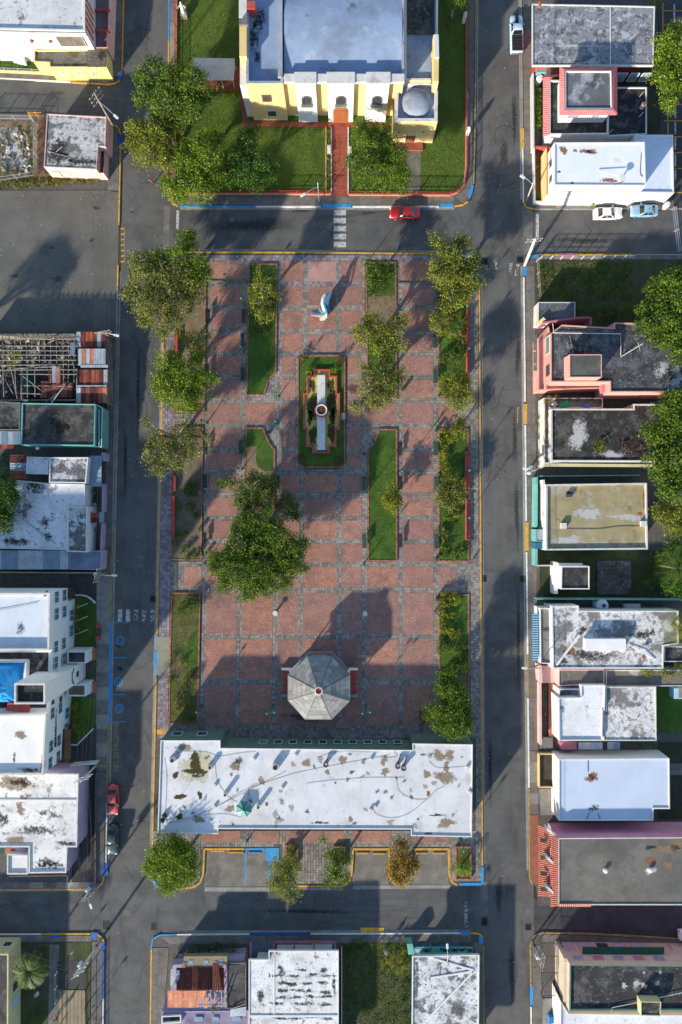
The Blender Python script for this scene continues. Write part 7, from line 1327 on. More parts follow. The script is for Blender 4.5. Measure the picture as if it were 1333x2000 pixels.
def palm(label, x, y, h, r, leaf='green', n=22, name='palm_tree', z0=.2, droop=.55, fan=False):
    TSEED[0] += 1; g = random.Random(TSEED[0]); zc = h; c = Vector((*W(x, y, zc), zc)); root = thing(name, label, 'palm', (c.x, c.y, z0)); R_ = r/PPM
    MB().tube([(c.x, c.y, z0-.1), (c.x+.05, c.y, h*.5), (c.x, c.y, h)], [.2, .16, .17], 8).build('trunk', palm_tr, root, True)
    for i in range(n):
        a = 2*math.pi*i/n+g.uniform(-.15, .15); e = g.uniform(.15, .9); b = MB(); d_ = Vector((math.cos(a), math.sin(a), 0)); s_ = Vector((-math.sin(a), math.cos(a), 0)); P = []
        for k in range(8): t = k/7; P.append(c+d_*R_*t*(1-.15*e)+Vector((0, 0, e*R_*t*1.1-droop*R_*t*t*(1.1+e))))
        b.tube(P, [.035*(1-k/9) for k in range(8)], 4, cap=False)
        for k in range(1 if not fan else 3, 8):
            for sd_ in (-1, 1):
                for sub in (0, .5):
                    p = P[k].lerp(P[min(k+1, 7)], sub); ln = min(.62, R_*.24)*(1-.5*abs(k/7-.5)); q = p+s_*sd_*ln+d_*ln*.6-Vector((0, 0, ln*.25)); w_ = d_*.035
                    b.face([p-w_, q-w_*.2, q+w_*.2, p+w_])
        b.build('frond', LF[leaf], root)
    return root
# ---- church grounds
G1_ = 'trees of the church grounds'
tree('big dark green tree over the street at the church corner', [(300, 150, 34), (340, 165, 40), (380, 165, 36), (330, 205, 40), (290, 190, 28), (365, 215, 32), (400, 190, 20), (275, 150, 14)], 9.5, 'green', (345, 215), group=G1_, bare=2)
tree('olive tree leaning over the west street below the dark corner tree', [(275, 260, 30), (310, 270, 36), (295, 300, 36), (335, 255, 28), (330, 310, 28), (270, 285, 22), (320, 235, 24)], 8.5, 'olive', (345, 285), group=G1_, bare=3)
tree('bright leafy tree at the south-west corner of the church railing', [(370, 330, 38), (405, 315, 36), (385, 370, 34), (350, 370, 24), (420, 350, 26), (410, 280, 26), (360, 300, 26), (330, 365, 18), (425, 265, 16), (345, 385, 14)], 8.0, 'bright', (388, 335), group=G1_, bare=2)
tree('rich green spreading tree on the left church lawn', [(480, 290, 28), (510, 325, 28), (475, 340, 30), (455, 310, 22), (525, 345, 18), (490, 262, 16), (500, 355, 20), (440, 350, 16)], 6.5, 'deep', group=G1_, bare=4)
tree('feathery green tree beside the church walk in front of the chapel', [(715, 290, 34), (745, 300, 38), (725, 335, 38), (765, 340, 34), (775, 305, 26), (715, 255, 22), (690, 320, 20), (790, 350, 20), (745, 262, 22), (710, 245, 14), (780, 365, 16)], 7.0, 'green', (738, 315), size=.22, per=22, group=G1_)
tree('green tree clipped by the top edge beside the church railing', [(900, 2, 18), (885, -12, 20)], 6., 'green')
# ---- plaza, west side
tree('large olive-grey tree over the west kerb at the plaza\'s top corner', [(285, 545, 42), (330, 555, 42), (300, 600, 40), (345, 600, 36), (355, 545, 32), (275, 510, 20), (330, 630, 28), (258, 575, 20), (380, 580, 22), (310, 515, 26), (375, 560, 22), (285, 625, 16), (320, 650, 14)], 7.6, 'grey', (358, 575), dens=.9, sparse=.35, bare=9, size=.26, per=18)
tree('vivid green tree behind the olive-grey one at the plaza\'s top corner', [(365, 475, 22), (350, 500, 26), (385, 515, 26), (395, 540, 20), (370, 545, 24), (310, 505, 18), (375, 460, 12)], 8.0, 'bright', (375, 530), bare=2)
tree('thin small tree with yellow tips in the north-west bed', [(375, 665, 22), (400, 660, 14), (395, 685, 12), (350, 655, 8)], 5., 'yellow', (380, 668), dens=.8, sparse=.4, bare=4, size=.24)
tree('dense bright green tree over the west pavement above the gap', [(330, 715, 28), (365, 735, 34), (325, 750, 32), (345, 775, 32), (390, 755, 24), (375, 785, 24), (312, 760, 18), (400, 735, 16), (340, 700, 18), (380, 700, 14), (420, 742, 8)], 6.8, 'bright', (362, 745), bare=5)
tree('sparse dark grey-green tree over the kerb at the sandy planter', [(320, 870, 32), (355, 850, 32), (340, 895, 32), (300, 890, 22), (380, 840, 20), (300, 850, 12), (310, 915, 18), (405, 855, 10), (375, 880, 20), (290, 825, 10)], 6.8, 'grey', (352, 858), dens=.85, sparse=.5, bare=10, size=.25, per=17)
# ---- plaza, centre
tree('slim tree with bare crown top in the scooped lawn bed', [(512, 560, 22), (508, 590, 22), (525, 600, 16), (515, 618, 14), (528, 545, 12), (500, 575, 14), (510, 530, 10), (540, 580, 8)], 6., 'olive', (517, 590), dens=.85, sparse=.4, bare=8, size=.25)
bush('pale low bush on the scooped lawn bed', [(508, 642, 12), (517, 646, 8), (500, 640, 7)], .8, 'grey')
tree('sparse dark tree reaching over the half bare bed', [(495, 955, 30), (520, 970, 26), (475, 975, 24), (455, 945, 14), (435, 942, 12), (530, 945, 18), (490, 990, 20), (500, 935, 16)], 5.6, 'muted', (508, 965), dens=.9, sparse=.4, bare=5, size=.25)
tree('small sparse tree leaning towards the central square', [(558, 975, 16), (572, 995, 16), (548, 985, 12), (578, 1008, 10), (560, 1005, 10)], 5.5, 'muted', (545, 985), dens=.9, sparse=.3, bare=2, size=.24)
tree('the plaza\'s biggest tree, a broad dark crown with bright south rim', [(470, 1075, 40), (510, 1060, 44), (550, 1085, 40), (500, 1115, 44), (545, 1120, 34), (460, 1110, 38), (575, 1075, 24), (490, 1140, 30), (440, 1100, 26), (500, 1025, 34), (530, 1035, 28), (475, 1020, 20), (570, 1105, 22), (520, 1145, 24), (425, 1110, 16), (462, 1040, 14), (545, 1050, 30), (418, 1088, 13), (592, 1060, 13), (438, 1142, 16), (594, 1108, 10), (478, 1163, 12), (560, 1140, 12)], 7.0, 'green', (503, 1055), dens=1.15, sparse=.15, bare=5, trunk=.45)
tree('leafy small tree at the top of the bare-middled bed', [(735, 535, 20), (750, 525, 18), (725, 550, 16), (745, 555, 14), (765, 530, 14), (722, 520, 12), (730, 570, 10)], 4.2, 'muted', (740, 540), dens=.9, sparse=.2)
tree('upper spreading sparse tree of the bare-middled bed', [(730, 640, 26), (755, 660, 28), (715, 655, 22), (740, 680, 24), (775, 640, 20), (700, 650, 14), (790, 625, 10), (765, 675, 20), (720, 625, 12), (785, 675, 12)], 6.5, 'olive', (742, 655), dens=.85, sparse=.45, bare=9, size=.25)
tree('lower spreading sparse tree of the bare-middled bed', [(735, 735, 28), (760, 750, 26), (720, 760, 24), (745, 775, 24), (780, 735, 16), (705, 790, 14), (730, 790, 14), (765, 775, 16), (715, 720, 14), (695, 795, 9), (755, 715, 16)], 6.5, 'grey', (745, 752), dens=.85, sparse=.4, bare=7, size=.25)
tree('small bright bush tree on the long open lawn bed', [(762, 985, 14), (770, 968, 13), (755, 975, 11), (768, 996, 9), (778, 980, 8), (765, 950, 8)], 3.2, 'yellow', (765, 975), dens=.9, size=.22)
# ---- plaza, east side
tree('ragged tree over the north-east plaza corner', [(870, 500, 28), (895, 515, 32), (875, 545, 32), (910, 545, 28), (850, 530, 20), (860, 475, 14), (895, 470, 12), (925, 500, 16), (930, 555, 14), (885, 585, 24), (905, 580, 20), (845, 465, 10), (870, 600, 12), (930, 525, 14), (912, 470, 8)], 6.8, 'olive', (888, 550), dens=.9, sparse=.35, bare=10, size=.25)
tree('small twiggy tree below the north-east corner tree', [(850, 635, 14), (845, 620, 10), (870, 625, 14), (880, 650, 12), (858, 648, 9)], 4.5, 'yellow', (868, 635), dens=.8, sparse=.4, bare=6, size=.22)
tree('round pale bushy tree at the foot of the red-flowered bed', [(885, 750, 22), (905, 765, 22), (885, 780, 20), (875, 760, 18), (905, 745, 16), (912, 775, 14), (895, 735, 16), (895, 795, 12), (870, 745, 12)], 5., 'olive', (890, 762), dens=1.1, size=.2, per=20)
bush('red-flowered shrubs along the inner side of the bench wall', [(900, 650, 12), (905, 672, 12), (898, 690, 12), (903, 630, 11), (895, 612, 10), (890, 700, 10), (872, 610, 10), (865, 700, 10), (875, 690, 8)], 1.3, 'muted', size=.2)
bush('scattered red blossoms on the shrubs by the bench wall', [(903, 655, 8), (895, 672, 7), (905, 690, 6), (880, 615, 8), (900, 625, 6)], 1.55, 'red', dens=.16, size=.2, cat='flowers', name='flowers')
bush('low green shrub under the ragged north-east corner tree', [(870, 580, 12), (890, 600, 10), (865, 560, 10)], 1., 'muted')
bush('winding yellow-green hedge along the west side of its bed', [(870, 848, 13), (884, 852, 13), (862, 860, 9), (866, 875, 11), (868, 890, 12), (864, 905, 12), (870, 918, 11), (880, 916, 8), (866, 930, 10), (874, 935, 9), (878, 858, 10)], 1.1, 'yellow', name='hedge', cat='hedge')
tree('slim leaning sapling at the top of the yellow-green hedge', [(895, 835, 10), (900, 822, 8), (888, 842, 9), (903, 845, 8)], 3., 'olive', (893, 842), size=.2)
tree('grey-green rounded small tree in the yellow-green hedge bed', [(880, 955, 20), (870, 975, 17), (893, 970, 17), (885, 945, 16), (868, 958, 14), (880, 985, 12), (900, 955, 12)], 3., 'grey', (880, 962), dens=1.1, size=.22)
bush('two round bushes low in the yellow-green hedge bed', [(893, 1000, 9), (874, 1012, 9), (895, 1006, 7)], .9, 'yellow')
bush('pale flowering shrub at the inner edge of the east bed', [(862, 1035, 9), (868, 1045, 9), (857, 1040, 7), (865, 1055, 6)], 1.2, 'weed', size=.2)
bush('green shrubs at the south end of the yellow-green hedge bed', [(865, 1085, 10), (872, 1070, 8), (898, 1082, 12), (905, 1075, 9), (860, 1070, 7), (890, 1090, 8)], 1., 'green')
hp = [(870, 1165), (882, 1165), (892, 1168), (864, 1178), (876, 1176), (888, 1176), (862, 1192), (868, 1204), (862, 1216), (870, 1224), (868, 1232), (880, 1232), (892, 1238), (884, 1240)]
bush('upper loop of the snaking clipped hedge', [(x, y, 9.5) for x, y in hp], 1.1, 'yellow', name='hedge', cat='hedge', dens=1.3)
bush('lower zigzag of the snaking clipped hedge', [(862, 1258, 10), (872, 1262, 11), (884, 1268, 11), (895, 1274, 10), (906, 1282, 11), (908, 1296, 11), (898, 1302, 10), (886, 1308, 10), (876, 1315, 10), (890, 1318, 9), (862, 1272, 9), (908, 1308, 9)], 1.2, 'green', name='hedge', cat='hedge', dens=1.3)
bush('single clipped ball bush inside the snaking hedge', [(885, 1204, 8)], 1., 'yellow', dens=1.4)
tree('dense dark tree at the south-east corner of the plaza', [(875, 1345, 26), (890, 1365, 28), (860, 1385, 24), (885, 1400, 30), (905, 1395, 20), (865, 1415, 20), (895, 1420, 22), (870, 1325, 16), (840, 1395, 13), (880, 1430, 14), (912, 1410, 12), (900, 1345, 12)], 6.5, 'green', (885, 1375), dens=1.15)
# ---- shrubs in the west beds
bush('round clipped shrub in the sandy planter', [(372, 955, 17), (372, 957, 12)], 1.2, 'deep', dens=1.3)
for i, (x, y, r, lb) in enumerate(((370, 990, 9, 'leafy weed in the middle of the sandy planter'), (349, 990, 6, 'small shrub by the short bench wall gap'), (382, 1008, 7, 'dark shrub at the inner edge of the sandy planter'), (350, 1042, 6, 'little shrub beside the long bench wall\'s south end'), (363, 1041, 4, 'tiny shrub in the middle of the sandy planter\'s south half'), (355, 1077, 7, 'shrub low in the sandy planter\'s south-west'), (380, 1087, 5, 'small shrub in the south-east corner of the sandy planter'), (365, 1092, 6, 'bright shrub on the south edging of the sandy planter'), (368, 1070, 4, 'tiny seedling shrub near the sandy planter\'s south end'), (388, 1075, 4, 'tiny shrub on the sandy planter\'s inner south edging'), (390, 1034, 4, 'tiny shrub on the sandy planter\'s inner edging'), (341, 1062, 5, 'shrub against the outer edging of the sandy planter'))): bush(lb, [(x, y, r), (x+r*.5, y-r*.3, r*.6)], .7, 'green', group='shrubs of the sandy planter')
bush('large bright shrub at the top of the south-west bed', [(372, 1178, 15), (358, 1190, 14), (382, 1185, 12), (365, 1195, 11), (350, 1195, 8)], 1.5, 'green')
bush('small pale shrub in the middle of the south-west bed', [(357, 1295, 6)], .8, 'weed'); bush('bright shrub hanging over the kerb side of the south-west bed', [(333, 1329, 8)], .8, 'bright'); bush('soft shrub low on the inner side of the south-west bed', [(370, 1330, 11), (362, 1340, 9), (378, 1322, 8)], .9, 'muted'); bush('dark shrub near the south-west bed\'s flowering bush', [(348, 1365, 9)], .8, 'deep')
bush('white-flowering shrub at the foot of the south-west bed', [(352, 1378, 13), (345, 1390, 10), (362, 1385, 9)], 1.2, 'weed'); bush('dark green shrub in the bottom corner of the south-west bed', [(369, 1404, 8)], .8, 'deep')
bush('small bush on the west edging of the half bare bed', [(480, 876, 6), (476, 873, 4)], .8, 'bright')
for x, y, w_ in ((589, 701, 'north-west'), (666, 701, 'north-east'), (590, 898, 'south-west'), (661, 899, 'south-east')): bush('rusty dark red shrub at the %s corner of the fountain bed' % w_, [(x, y, 11 if y > 800 else 9)], 1., 'rusty', group='corner shrubs of the fountain bed', dens=1.2)
for x, y, w_ in ((602, 726, 'left'), (652, 724, 'right')): bush('green leafy plant at the upper %s of the fountain pool' % w_, [(x, y, 8)], .9, 'bright', z0=.28)
# ---- behind the town hall
tree('round bright green tree at the south-west corner by the town hall', [(335, 1665, 34), (355, 1690, 34), (315, 1690, 32), (340, 1715, 28), (365, 1665, 26), (375, 1690, 18), (310, 1665, 22), (295, 1690, 16), (325, 1730, 16), (345, 1645, 18), (370, 1710, 14)], 6.5, 'bright', (345, 1690), dens=1.15)
tree('feathery light tree in the brick planter by the blue bay', [(550, 1690, 22), (565, 1700, 22), (545, 1715, 22), (570, 1675, 16), (555, 1735, 16), (535, 1725, 14), (580, 1690, 14), (570, 1725, 12), (565, 1755, 8), (585, 1745, 7)], 5.5, 'olive', (570, 1668), dens=.9, size=.2, sparse=.2, per=20)
tree('small green tree between the two yellow parking bays', [(660, 1670, 18), (665, 1690, 20), (650, 1700, 16), (670, 1712, 14), (655, 1715, 12), (640, 1725, 8), (645, 1670, 9), (630, 1640, 5), (675, 1675, 12)], 5., 'green', (662, 1682), size=.22, sparse=.15)
tree('autumn-brown bushy tree on the yellow kerbed island', [(782, 1665, 22), (790, 1690, 26), (772, 1690, 18), (800, 1680, 18), (785, 1712, 18), (810, 1690, 12), (785, 1645, 12), (770, 1710, 10)], 5., 'brown', (784, 1690), size=.22, dens=1.1)
for lb, x0, y0, x1, y1 in (('brick planter box under the feathery tree behind the town hall', 559, 1648, 583, 1686), ('brick planter box under the small tree between the parking bays', 652, 1650, 675, 1688), ('brick edged bed with a small palm by the blue corner', 889, 1650, 920, 1715)):
    t = thing('planter_box', lb, 'planter', (*W((x0+x1)/2, (y0+y1)/2), .12)); edging(t, rect(x0, y0, x1, y1), .55); MB().face([(x, y, .48) for x, y in inset(ccw(PX(rect(x0, y0, x1, y1))), .15)]).build('bed_surface', lawn_dry if x0 > 800 else MATS['dark_soil'], t)
bush('dusty plants in the brick planter behind the town hall', [(571, 1655, 8), (566, 1668, 6)], .6, 'weed', z0=.5)
palm('small bright palm in the bed behind the town hall', 905, 1696, 1.6, 20, 'bright', 20, z0=.45)
# ---- east gardens
tree('huge glossy tree on the right edge beside the vacant lot', [(1285, 580, 28), (1315, 600, 36), (1308, 560, 32), (1290, 625, 28), (1325, 650, 32), (1265, 605, 18), (1295, 660, 28), (1340, 580, 40), (1330, 690, 24), (1255, 640, 18), (1325, 545, 24)], 8., 'green', (1305, 610), dens=1.0, size=.3, sparse=.3, bare=3)
tree('tall bright tree on the right edge beside the black mossy roof', [(1308, 800, 30), (1298, 850, 30), (1322, 830, 36), (1282, 862, 20), (1312, 890, 34), (1302, 925, 28), (1330, 930, 34), (1280, 905, 24), (1310, 960, 26), (1320, 780, 24), (1268, 840, 16), (1340, 870, 40)], 9., 'green', (1310, 870), dens=1.0, size=.3, sparse=.3, bare=3)
tree('small round tree on the right edge behind the tan roof', [(1305, 1010, 26), (1320, 1030, 22), (1290, 1000, 16), (1335, 1000, 26)], 6., 'olive', dens=1.1)
palm('feathery palm on the right edge behind the concrete slab', 1325, 1110, 6.5, 42, 'green', 20); palm('feathery palm hanging over the mottled white roof at the right edge', 1333, 1228, 7., 38, 'yellow', 20)
tree('dark tree clump on the right edge south of the tan roof', [(1320, 1075, 24), (1340, 1060, 24), (1310, 1140, 18), (1335, 1150, 22)], 5., 'deep')
tree('leafy hedge tree between the grey hall and the car park', [(1300, 85, 24), (1310, 120, 28), (1295, 150, 22), (1310, 180, 24), (1320, 65, 20), (1325, 150, 24), (1290, 115, 18), (1305, 205, 16), (1335, 100, 26)], 6., 'bright', (1308, 130), dens=1.1)
bush('clipped hedge strip in front of the pink-tiled house', [(1051, 178+k*10, 8) for k in range(8)], 1., 'bright', name='hedge', cat='hedge')
bush('small tree crown at the top edge right of the grey hall', [(1290, -2, 14), (1278, 2, 9)], 2.5, 'yellow'); bush('plants in the orange house front garden', [(1062, 308, 6), (1062, 325, 7), (1061, 345, 6), (1050, 325, 5), (1052, 382, 7), (1062, 384, 6)], .9, 'green'); bush('yellow-green creeper along the orange-trimmed house front', [(1125, 386, 6), (1140, 387, 8), (1155, 390, 9), (1168, 388, 7), (1158, 398, 5)], .9, 'yellow')
bush('dark shrubs at the back of the vacant lot', [(1130, 608, 16), (1150, 605, 14), (1175, 608, 18), (1200, 610, 14), (1215, 605, 16), (1235, 600, 14)], 1.8, 'deep'); bush('orange bromeliads along the planted terrace', [(1070, 785, 6), (1075, 778, 5), (1090, 776, 6), (1069, 810, 4), (1070, 832, 4), (1069, 845, 4), (1070, 868, 4)], .5, 'brown', z0=2.7); bush('row of potted greens on the terrace rim', [(1112, 780, 3), (1130, 780, 3), (1148, 780, 4), (1160, 781, 3), (1172, 783, 4)], .5, 'green', z0=2.7); bush('mossy grass clump growing on the black roof', [(1172, 868, 14), (1180, 860, 11), (1165, 880, 9)], .5, 'weed', z0=3.95, dens=.6); bush('dry twigs on the black roof beside the big tree', [(1215, 870, 16), (1235, 860, 16), (1225, 885, 12), (1250, 880, 14)], .4, 'rusty', z0=3.95, dens=.3)
bush('green vine over the low roof beside the mottled house', [(1270, 1312, 9), (1290, 1312, 12), (1305, 1318, 10), (1325, 1310, 14), (1260, 1310, 6)], .8, 'yellow', z0=2.9); bush('potted plants along the street wall of the black roofed house', [(1050, 818, 3), (1050, 836, 3), (1051, 855, 3), (1052, 887, 3), (1051, 905, 3)], .8, 'green'); bush('garden shrubs behind the pale blue roof', [(1255, 1455, 6), (1275, 1453, 7), (1240, 1456, 5)], 1., 'green')
bush('dark garden bushes behind the tan house', [(1300, 965, 14), (1285, 1090, 14), (1270, 1140, 16), (1300, 1130, 16)], 1.5, 'deep')
tree('tall tree beyond the left edge shading the parking lot', [(-95, 700, 34), (-125, 715, 34), (-75, 720, 20), (-100, 735, 30), (-80, 690, 14)], 8.5, 'green', (-100, 715), sparse=.3)
# ---- west and south gardens
tree('dense dark tree cut by the left edge beside the white compound', [(15, 955, 26), (5, 990, 30), (20, 975, 22), (-5, 940, 30), (10, 1020, 22), (-15, 1000, 30)], 7., 'deep', (0, 980), dens=1.2)
palm('broad fan palm in the bottom left garden', 58, 1897, 4.2, 34, 'green', 34, droop=.4)
bush('tall dry weeds along the left edge yard fence', [(70, 255, 8), (68, 275, 8), (70, 295, 8), (68, 315, 8), (66, 335, 8), (50, 250, 8), (55, 270, 8), (15, 260, 8), (5, 330, 10)], .7, 'weed', dens=.5); bush('weeds along the verge above the parking lot', [(20+14*k, 362-.9*k, 8) for k in range(13)], .5, 'weed', dens=.45, z0=.17)
bush('hedge under the municipal building\'s north windows', [(152, 1185+8*k, 6) for k in range(6)], .9, 'yellow', name='hedge', cat='hedge'); bush('hedge under the municipal building\'s south windows', [(147, 1378+7*k, 6) for k in range(8)], .9, 'yellow', name='hedge', cat='hedge'); bush('round shrub on the municipal building\'s south lawn', [(164, 1410, 7)], .6, 'olive')
bush('upper clipped shrub by the municipal building entrance', [(184, 1299, 6)], 1.2, 'deep'); bush('lower clipped shrub by the municipal building entrance', [(181, 1318, 6)], 1.2, 'deep')
bush('weedy yellow bush in the vacant lot by the turquoise wall', [(770, 1868, 22), (785, 1855, 16), (790, 1885, 14), (760, 1885, 16), (780, 1895, 12)], 1.2, 'yellow', dens=.7); bush('weeds at the front of the southern vacant lot', [(690, 1850, 14), (705, 1846, 14), (725, 1848, 12), (745, 1850, 10), (680, 1870, 8)], .6, 'muted', dens=.6); bush('weeds along the turquoise house wall', [(790, 1930, 10), (785, 1960, 10), (792, 1990, 8)], .6, 'muted', dens=.6)
bush('overgrown plants behind the rusty house fence', [(380, 1858, 14), (400, 1858, 14), (425, 1857, 14), (450, 1857, 14), (345, 1870, 8)], 1.2, 'deep'); bush('fern growing through the rusty house roof', [(418, 1970, 9)], .6, 'bright', z0=2.8)
bush('flower border left of the church walk', [(642, 258+9*k, 4) for k in range(13) if k not in (4,)], .5, 'green', dens=.9); bush('green plants along the shelter side of the church', [(440+6*k, 180, 5) for k in range(6)], .5, 'yellow')
bush('dark garden hedge behind the teal house', [(10, 890, 9), (5, 905, 10), (15, 918, 8)], 1.5, 'deep'); bush('courtyard plants beside the compound wall', [(183, 960, 6), (182, 975, 5), (183, 1035, 5)], 1., 'deep'); bush('weeds inside the ruin', [(22, 690, 10), (35, 700, 9), (20, 710, 8), (38, 690, 7)], .7, 'bright', z0=.15)
# ---------------------------------------------------------------- cars
tyre = plain('tyre', (.018, .018, .018), .85); rim = plain('wheel_rim', (.5, .5, .5), .35, .7); cglass = mat('car_glass', (.012, .014, .017), .1, 1, .08, spec=.7, fine=0); head_l = plain('headlight', (.75, .75, .72), .2); tail_l = plain('tail_light', (.35, .02, .015), .3); trimb = plain('black_trim', (.02, .02, .02), .6)
def paint(n, c):
    m = mat(n, c, .04, 1.5, .28, [((c[0]*.8, c[1]*.8, c[2]*.8), 1.2, .58, .75, .25)], spec=.6, fine=.03); m.node_tree.nodes['Principled BSDF'].inputs['Coat Weight'].default_value = .6; return m
def loft(name, secs, m, root, smooth=True):
    k = len(secs[0]); vs = [p for s in secs for p in s]; n = len(secs)
    fs = [(i*k+j, i*k+(j+1) % k, (i+1)*k+(j+1) % k, (i+1)*k+j) for i in range(n-1) for j in range(k)]+[tuple(range(k-1, -1, -1)), tuple(range((n-1)*k, n*k))]
    return MB().mesh(vs, fs).build(name, m, root, smooth, local=True)
def car(label, x, y, heading, col_, L_=4.5, Wd=1.78, z0=0., pickup=False, group='parked cars'):
    """saloon (or pickup) facing +X in its own frame"""
    r = thing('pickup_truck' if pickup else 'car', label, 'pickup' if pickup else 'car', (*W(x, y), z0), R(heading), group)
    w = Wd/2; hl = L_/2
    def ring(px, ww, zb, zt, cr=.04): return [(px, -ww*.9, .22), (px, -ww, .42), (px, -ww, zb), (px, -ww*.86, zt), (px, -ww*.4, zt+cr), (px, ww*.4, zt+cr), (px, ww*.86, zt), (px, ww, zb), (px, ww, .42), (px, ww*.9, .22)]
    if pickup: st = [(-hl, .9, .8, .92), (-hl+.1, .97, .85, .98), (0, 1, .85, .98), (.3*hl, 1, .85, .98), (.62*hl, .99, .82, 1.0), (.88*hl, .95, .75, .92), (hl-.05, .86, .65, .8), (hl, .74, .55, .66)]
    else: st = [(-hl, .72, .58, .72), (-hl+.08, .86, .7, .86), (-hl+.35, .95, .76, .95), (-.3*hl, 1, .78, .93), (.25*hl, 1, .76, .92), (.55*hl, .98, .72, .9), (.82*hl, .94, .66, .8), (hl-.1, .84, .56, .68), (hl, .68, .48, .56)]
    loft('body', [ring(a, w*b, c, d_) for a, b, c, d_ in st], col_, r)
    if pickup: b0, b1, t0, t1, zt, zb = -.12*hl, .52*hl, -.02*hl, .3*hl, 1.78, .96
    else: b0, b1, t0, t1, zt, zb = -.74*hl, .42*hl, -.42*hl, .1*hl, 1.42, .88
    wb, wt = w*.88, w*.68
    B = [Vector(q) for q in ((b0, -wb, zb), (b1, -wb, zb), (b1, wb, zb), (b0, wb, zb))]; T = [Vector(q) for q in ((t0, -wt, zt-.04), (t1, -wt, zt-.04), (t1, wt, zt-.04), (t0, wt, zt-.04))]
    M_ = [b.lerp(t, .55)+Vector((0, .045*(1 if b.y > 0 else -1), .02)) for b, t in zip(B, T)]; C_ = [Vector((t.x*.8+(t0+t1)*.1, t.y*.7, zt)) for t in T]
    vs = B+M_+T+C_; fs = [(i+4*q, (i+1) % 4+4*q, (i+1) % 4+4*q+4, i+4*q+4) for q in range(3) for i in range(4)]+[(12, 13, 14, 15)]
    MB().mesh(vs, fs).build('cabin', col_, r, True, local=True)
    def pane(name, i, f0, f1, u0, u1):
        j = (i+1) % 4; c0 = (B[i]+B[j])/2; n_ = (B[j]-B[i]).cross(T[i]-B[i]).normalized()*.035
        q = [B[i].lerp(T[i], f0).lerp(B[j].lerp(T[j], f0), u0), B[i].lerp(T[i], f0).lerp(B[j].lerp(T[j], f0), u1), B[i].lerp(T[i], f1).lerp(B[j].lerp(T[j], f1), u1), B[i].lerp(T[i], f1).lerp(B[j].lerp(T[j], f1), u0)]
        if i in (0, 2): n_ = n_*1.9
        MB().face([p+n_ for p in q]).build(name, cglass, r, local=True)
    pane('windscreen', 1, .12, .9, .06, .94); pane('rear_window', 3, .12, .88, .07, .93)
    for i in (0, 2): pane('side_window', i, .2, .88, .07, .48); pane('side_window', i, .2, .88, .53, .93)
    for sx in (-.6*hl, .62*hl):
        for sy in (-1, 1):
            b = MB(); n = 16; yc = sy*(w-.09)
            vs = [(sx+.31*math.cos(2*math.pi*i/n), yc+q*.1, .31+.31*math.sin(2*math.pi*i/n)) for q in (-1, 1) for i in range(n)]; o = b.mesh(vs, [(i, (i+1) % n, n+(i+1) % n, n+i) for i in range(n)]+[tuple(range(n, 2*n)), tuple(range(n-1, -1, -1))]).build('wheel', tyre, r, local=True)
            vs = [(sx+.19*math.cos(2*math.pi*i/n), yc+sy*.105+q*.01, .31+.19*math.sin(2*math.pi*i/n)) for q in (-1, 1) for i in range(n)]; MB().mesh(vs, [(i, (i+1) % n, n+(i+1) % n, n+i) for i in range(n)]+[tuple(range(n, 2*n)), tuple(range(n-1, -1, -1))]).build('rim', rim, o, local=True)
    for sy in (-1, 1):
        MB().box((hl-.16, sy*w*.62, .68), (.26, w*.42, .12), -sy*.35).build('headlight', head_l, r, local=True); MB().box((-hl+.09, sy*w*.66, .80), (.14, w*.34, .14), sy*.25).build('tail_light', tail_l, r, local=True)
        MB().box((b1-.25, sy*(w+.07), 1.0), (.14, .2, .13)).build('mirror', col_, r, local=True)
        MB().bar((t0, sy*wt*.98, zt-.01), (t1, sy*wt*.98, zt-.01), .03, .02).build('roof_trim', trimb, r, local=True)
    MB().box((hl-.02, 0, .4), (.1, Wd*.72, .16)).build('front_bumper', trimb, r, local=True); MB().box((-hl+.02, 0, .42), (.1, Wd*.72, .16)).build('rear_bumper', trimb, r, local=True); MB().box((-hl-.03, 0, .6), (.02, .4, .12)).build('number_plate', white, r, local=True)
    if pickup:
        MB().box((-.57*hl, 0, 1.04), (.84*hl, Wd*.8, .05)).build('bed_cover', trimb, r, local=True)
        for k in range(5): MB().box((-.93*hl+k*.18*hl, 0, 1.07), (.03, Wd*.78, .02)).build('cover_rib', darkgrey, r, local=True)
        MB().box((.72*hl, 0, 1.03), (.5*hl, .5, .03)).build('bonnet_stripe', trimb, r, local=True)
    else: MB().box((-.2*hl, 0, zt+.005), (.1, .1, .06)).build('antenna', trimb, r, local=True)
    return r
car('dark red saloon parked on the church side by the crosswalk', 790, 419, 180, paint('paint_red', (.32, .012, .016)), 4.55, 1.85)
car('white pickup with black bed cover on the east street', 1007, 72.5, 91, paint('paint_silver', (.42, .56, .72)), 5.5, 1.95, pickup=True)  # white paint given the blue tint of the shade it stands in
car('white saloon parked in front of the orange-trimmed house', 1184, 420.5, 2, paint('paint_white', (.74, .74, .73)), 4.35, 1.8)
car('light blue saloon parked behind the white one at the right', 1255, 415.5, 181, paint('paint_blue', (.22, .38, .52)), 4.1, 1.75)
car('salmon red saloon parked on the west street by the yellow kerb', 224, 1558, -91, paint('paint_salmon', (.50, .06, .055)), 4.5, 1.8)
car('dark green saloon parked behind the salmon one on the west street', 223.5, 1636, -91, paint('paint_dkgreen', (.025, .055, .055)), 4.4, 1.75)
car('white car just cut by the right edge on the bottom street', 1349, 1820, 2, paint('paint_white', (.7, .7, .7)), 4.3, 1.75)
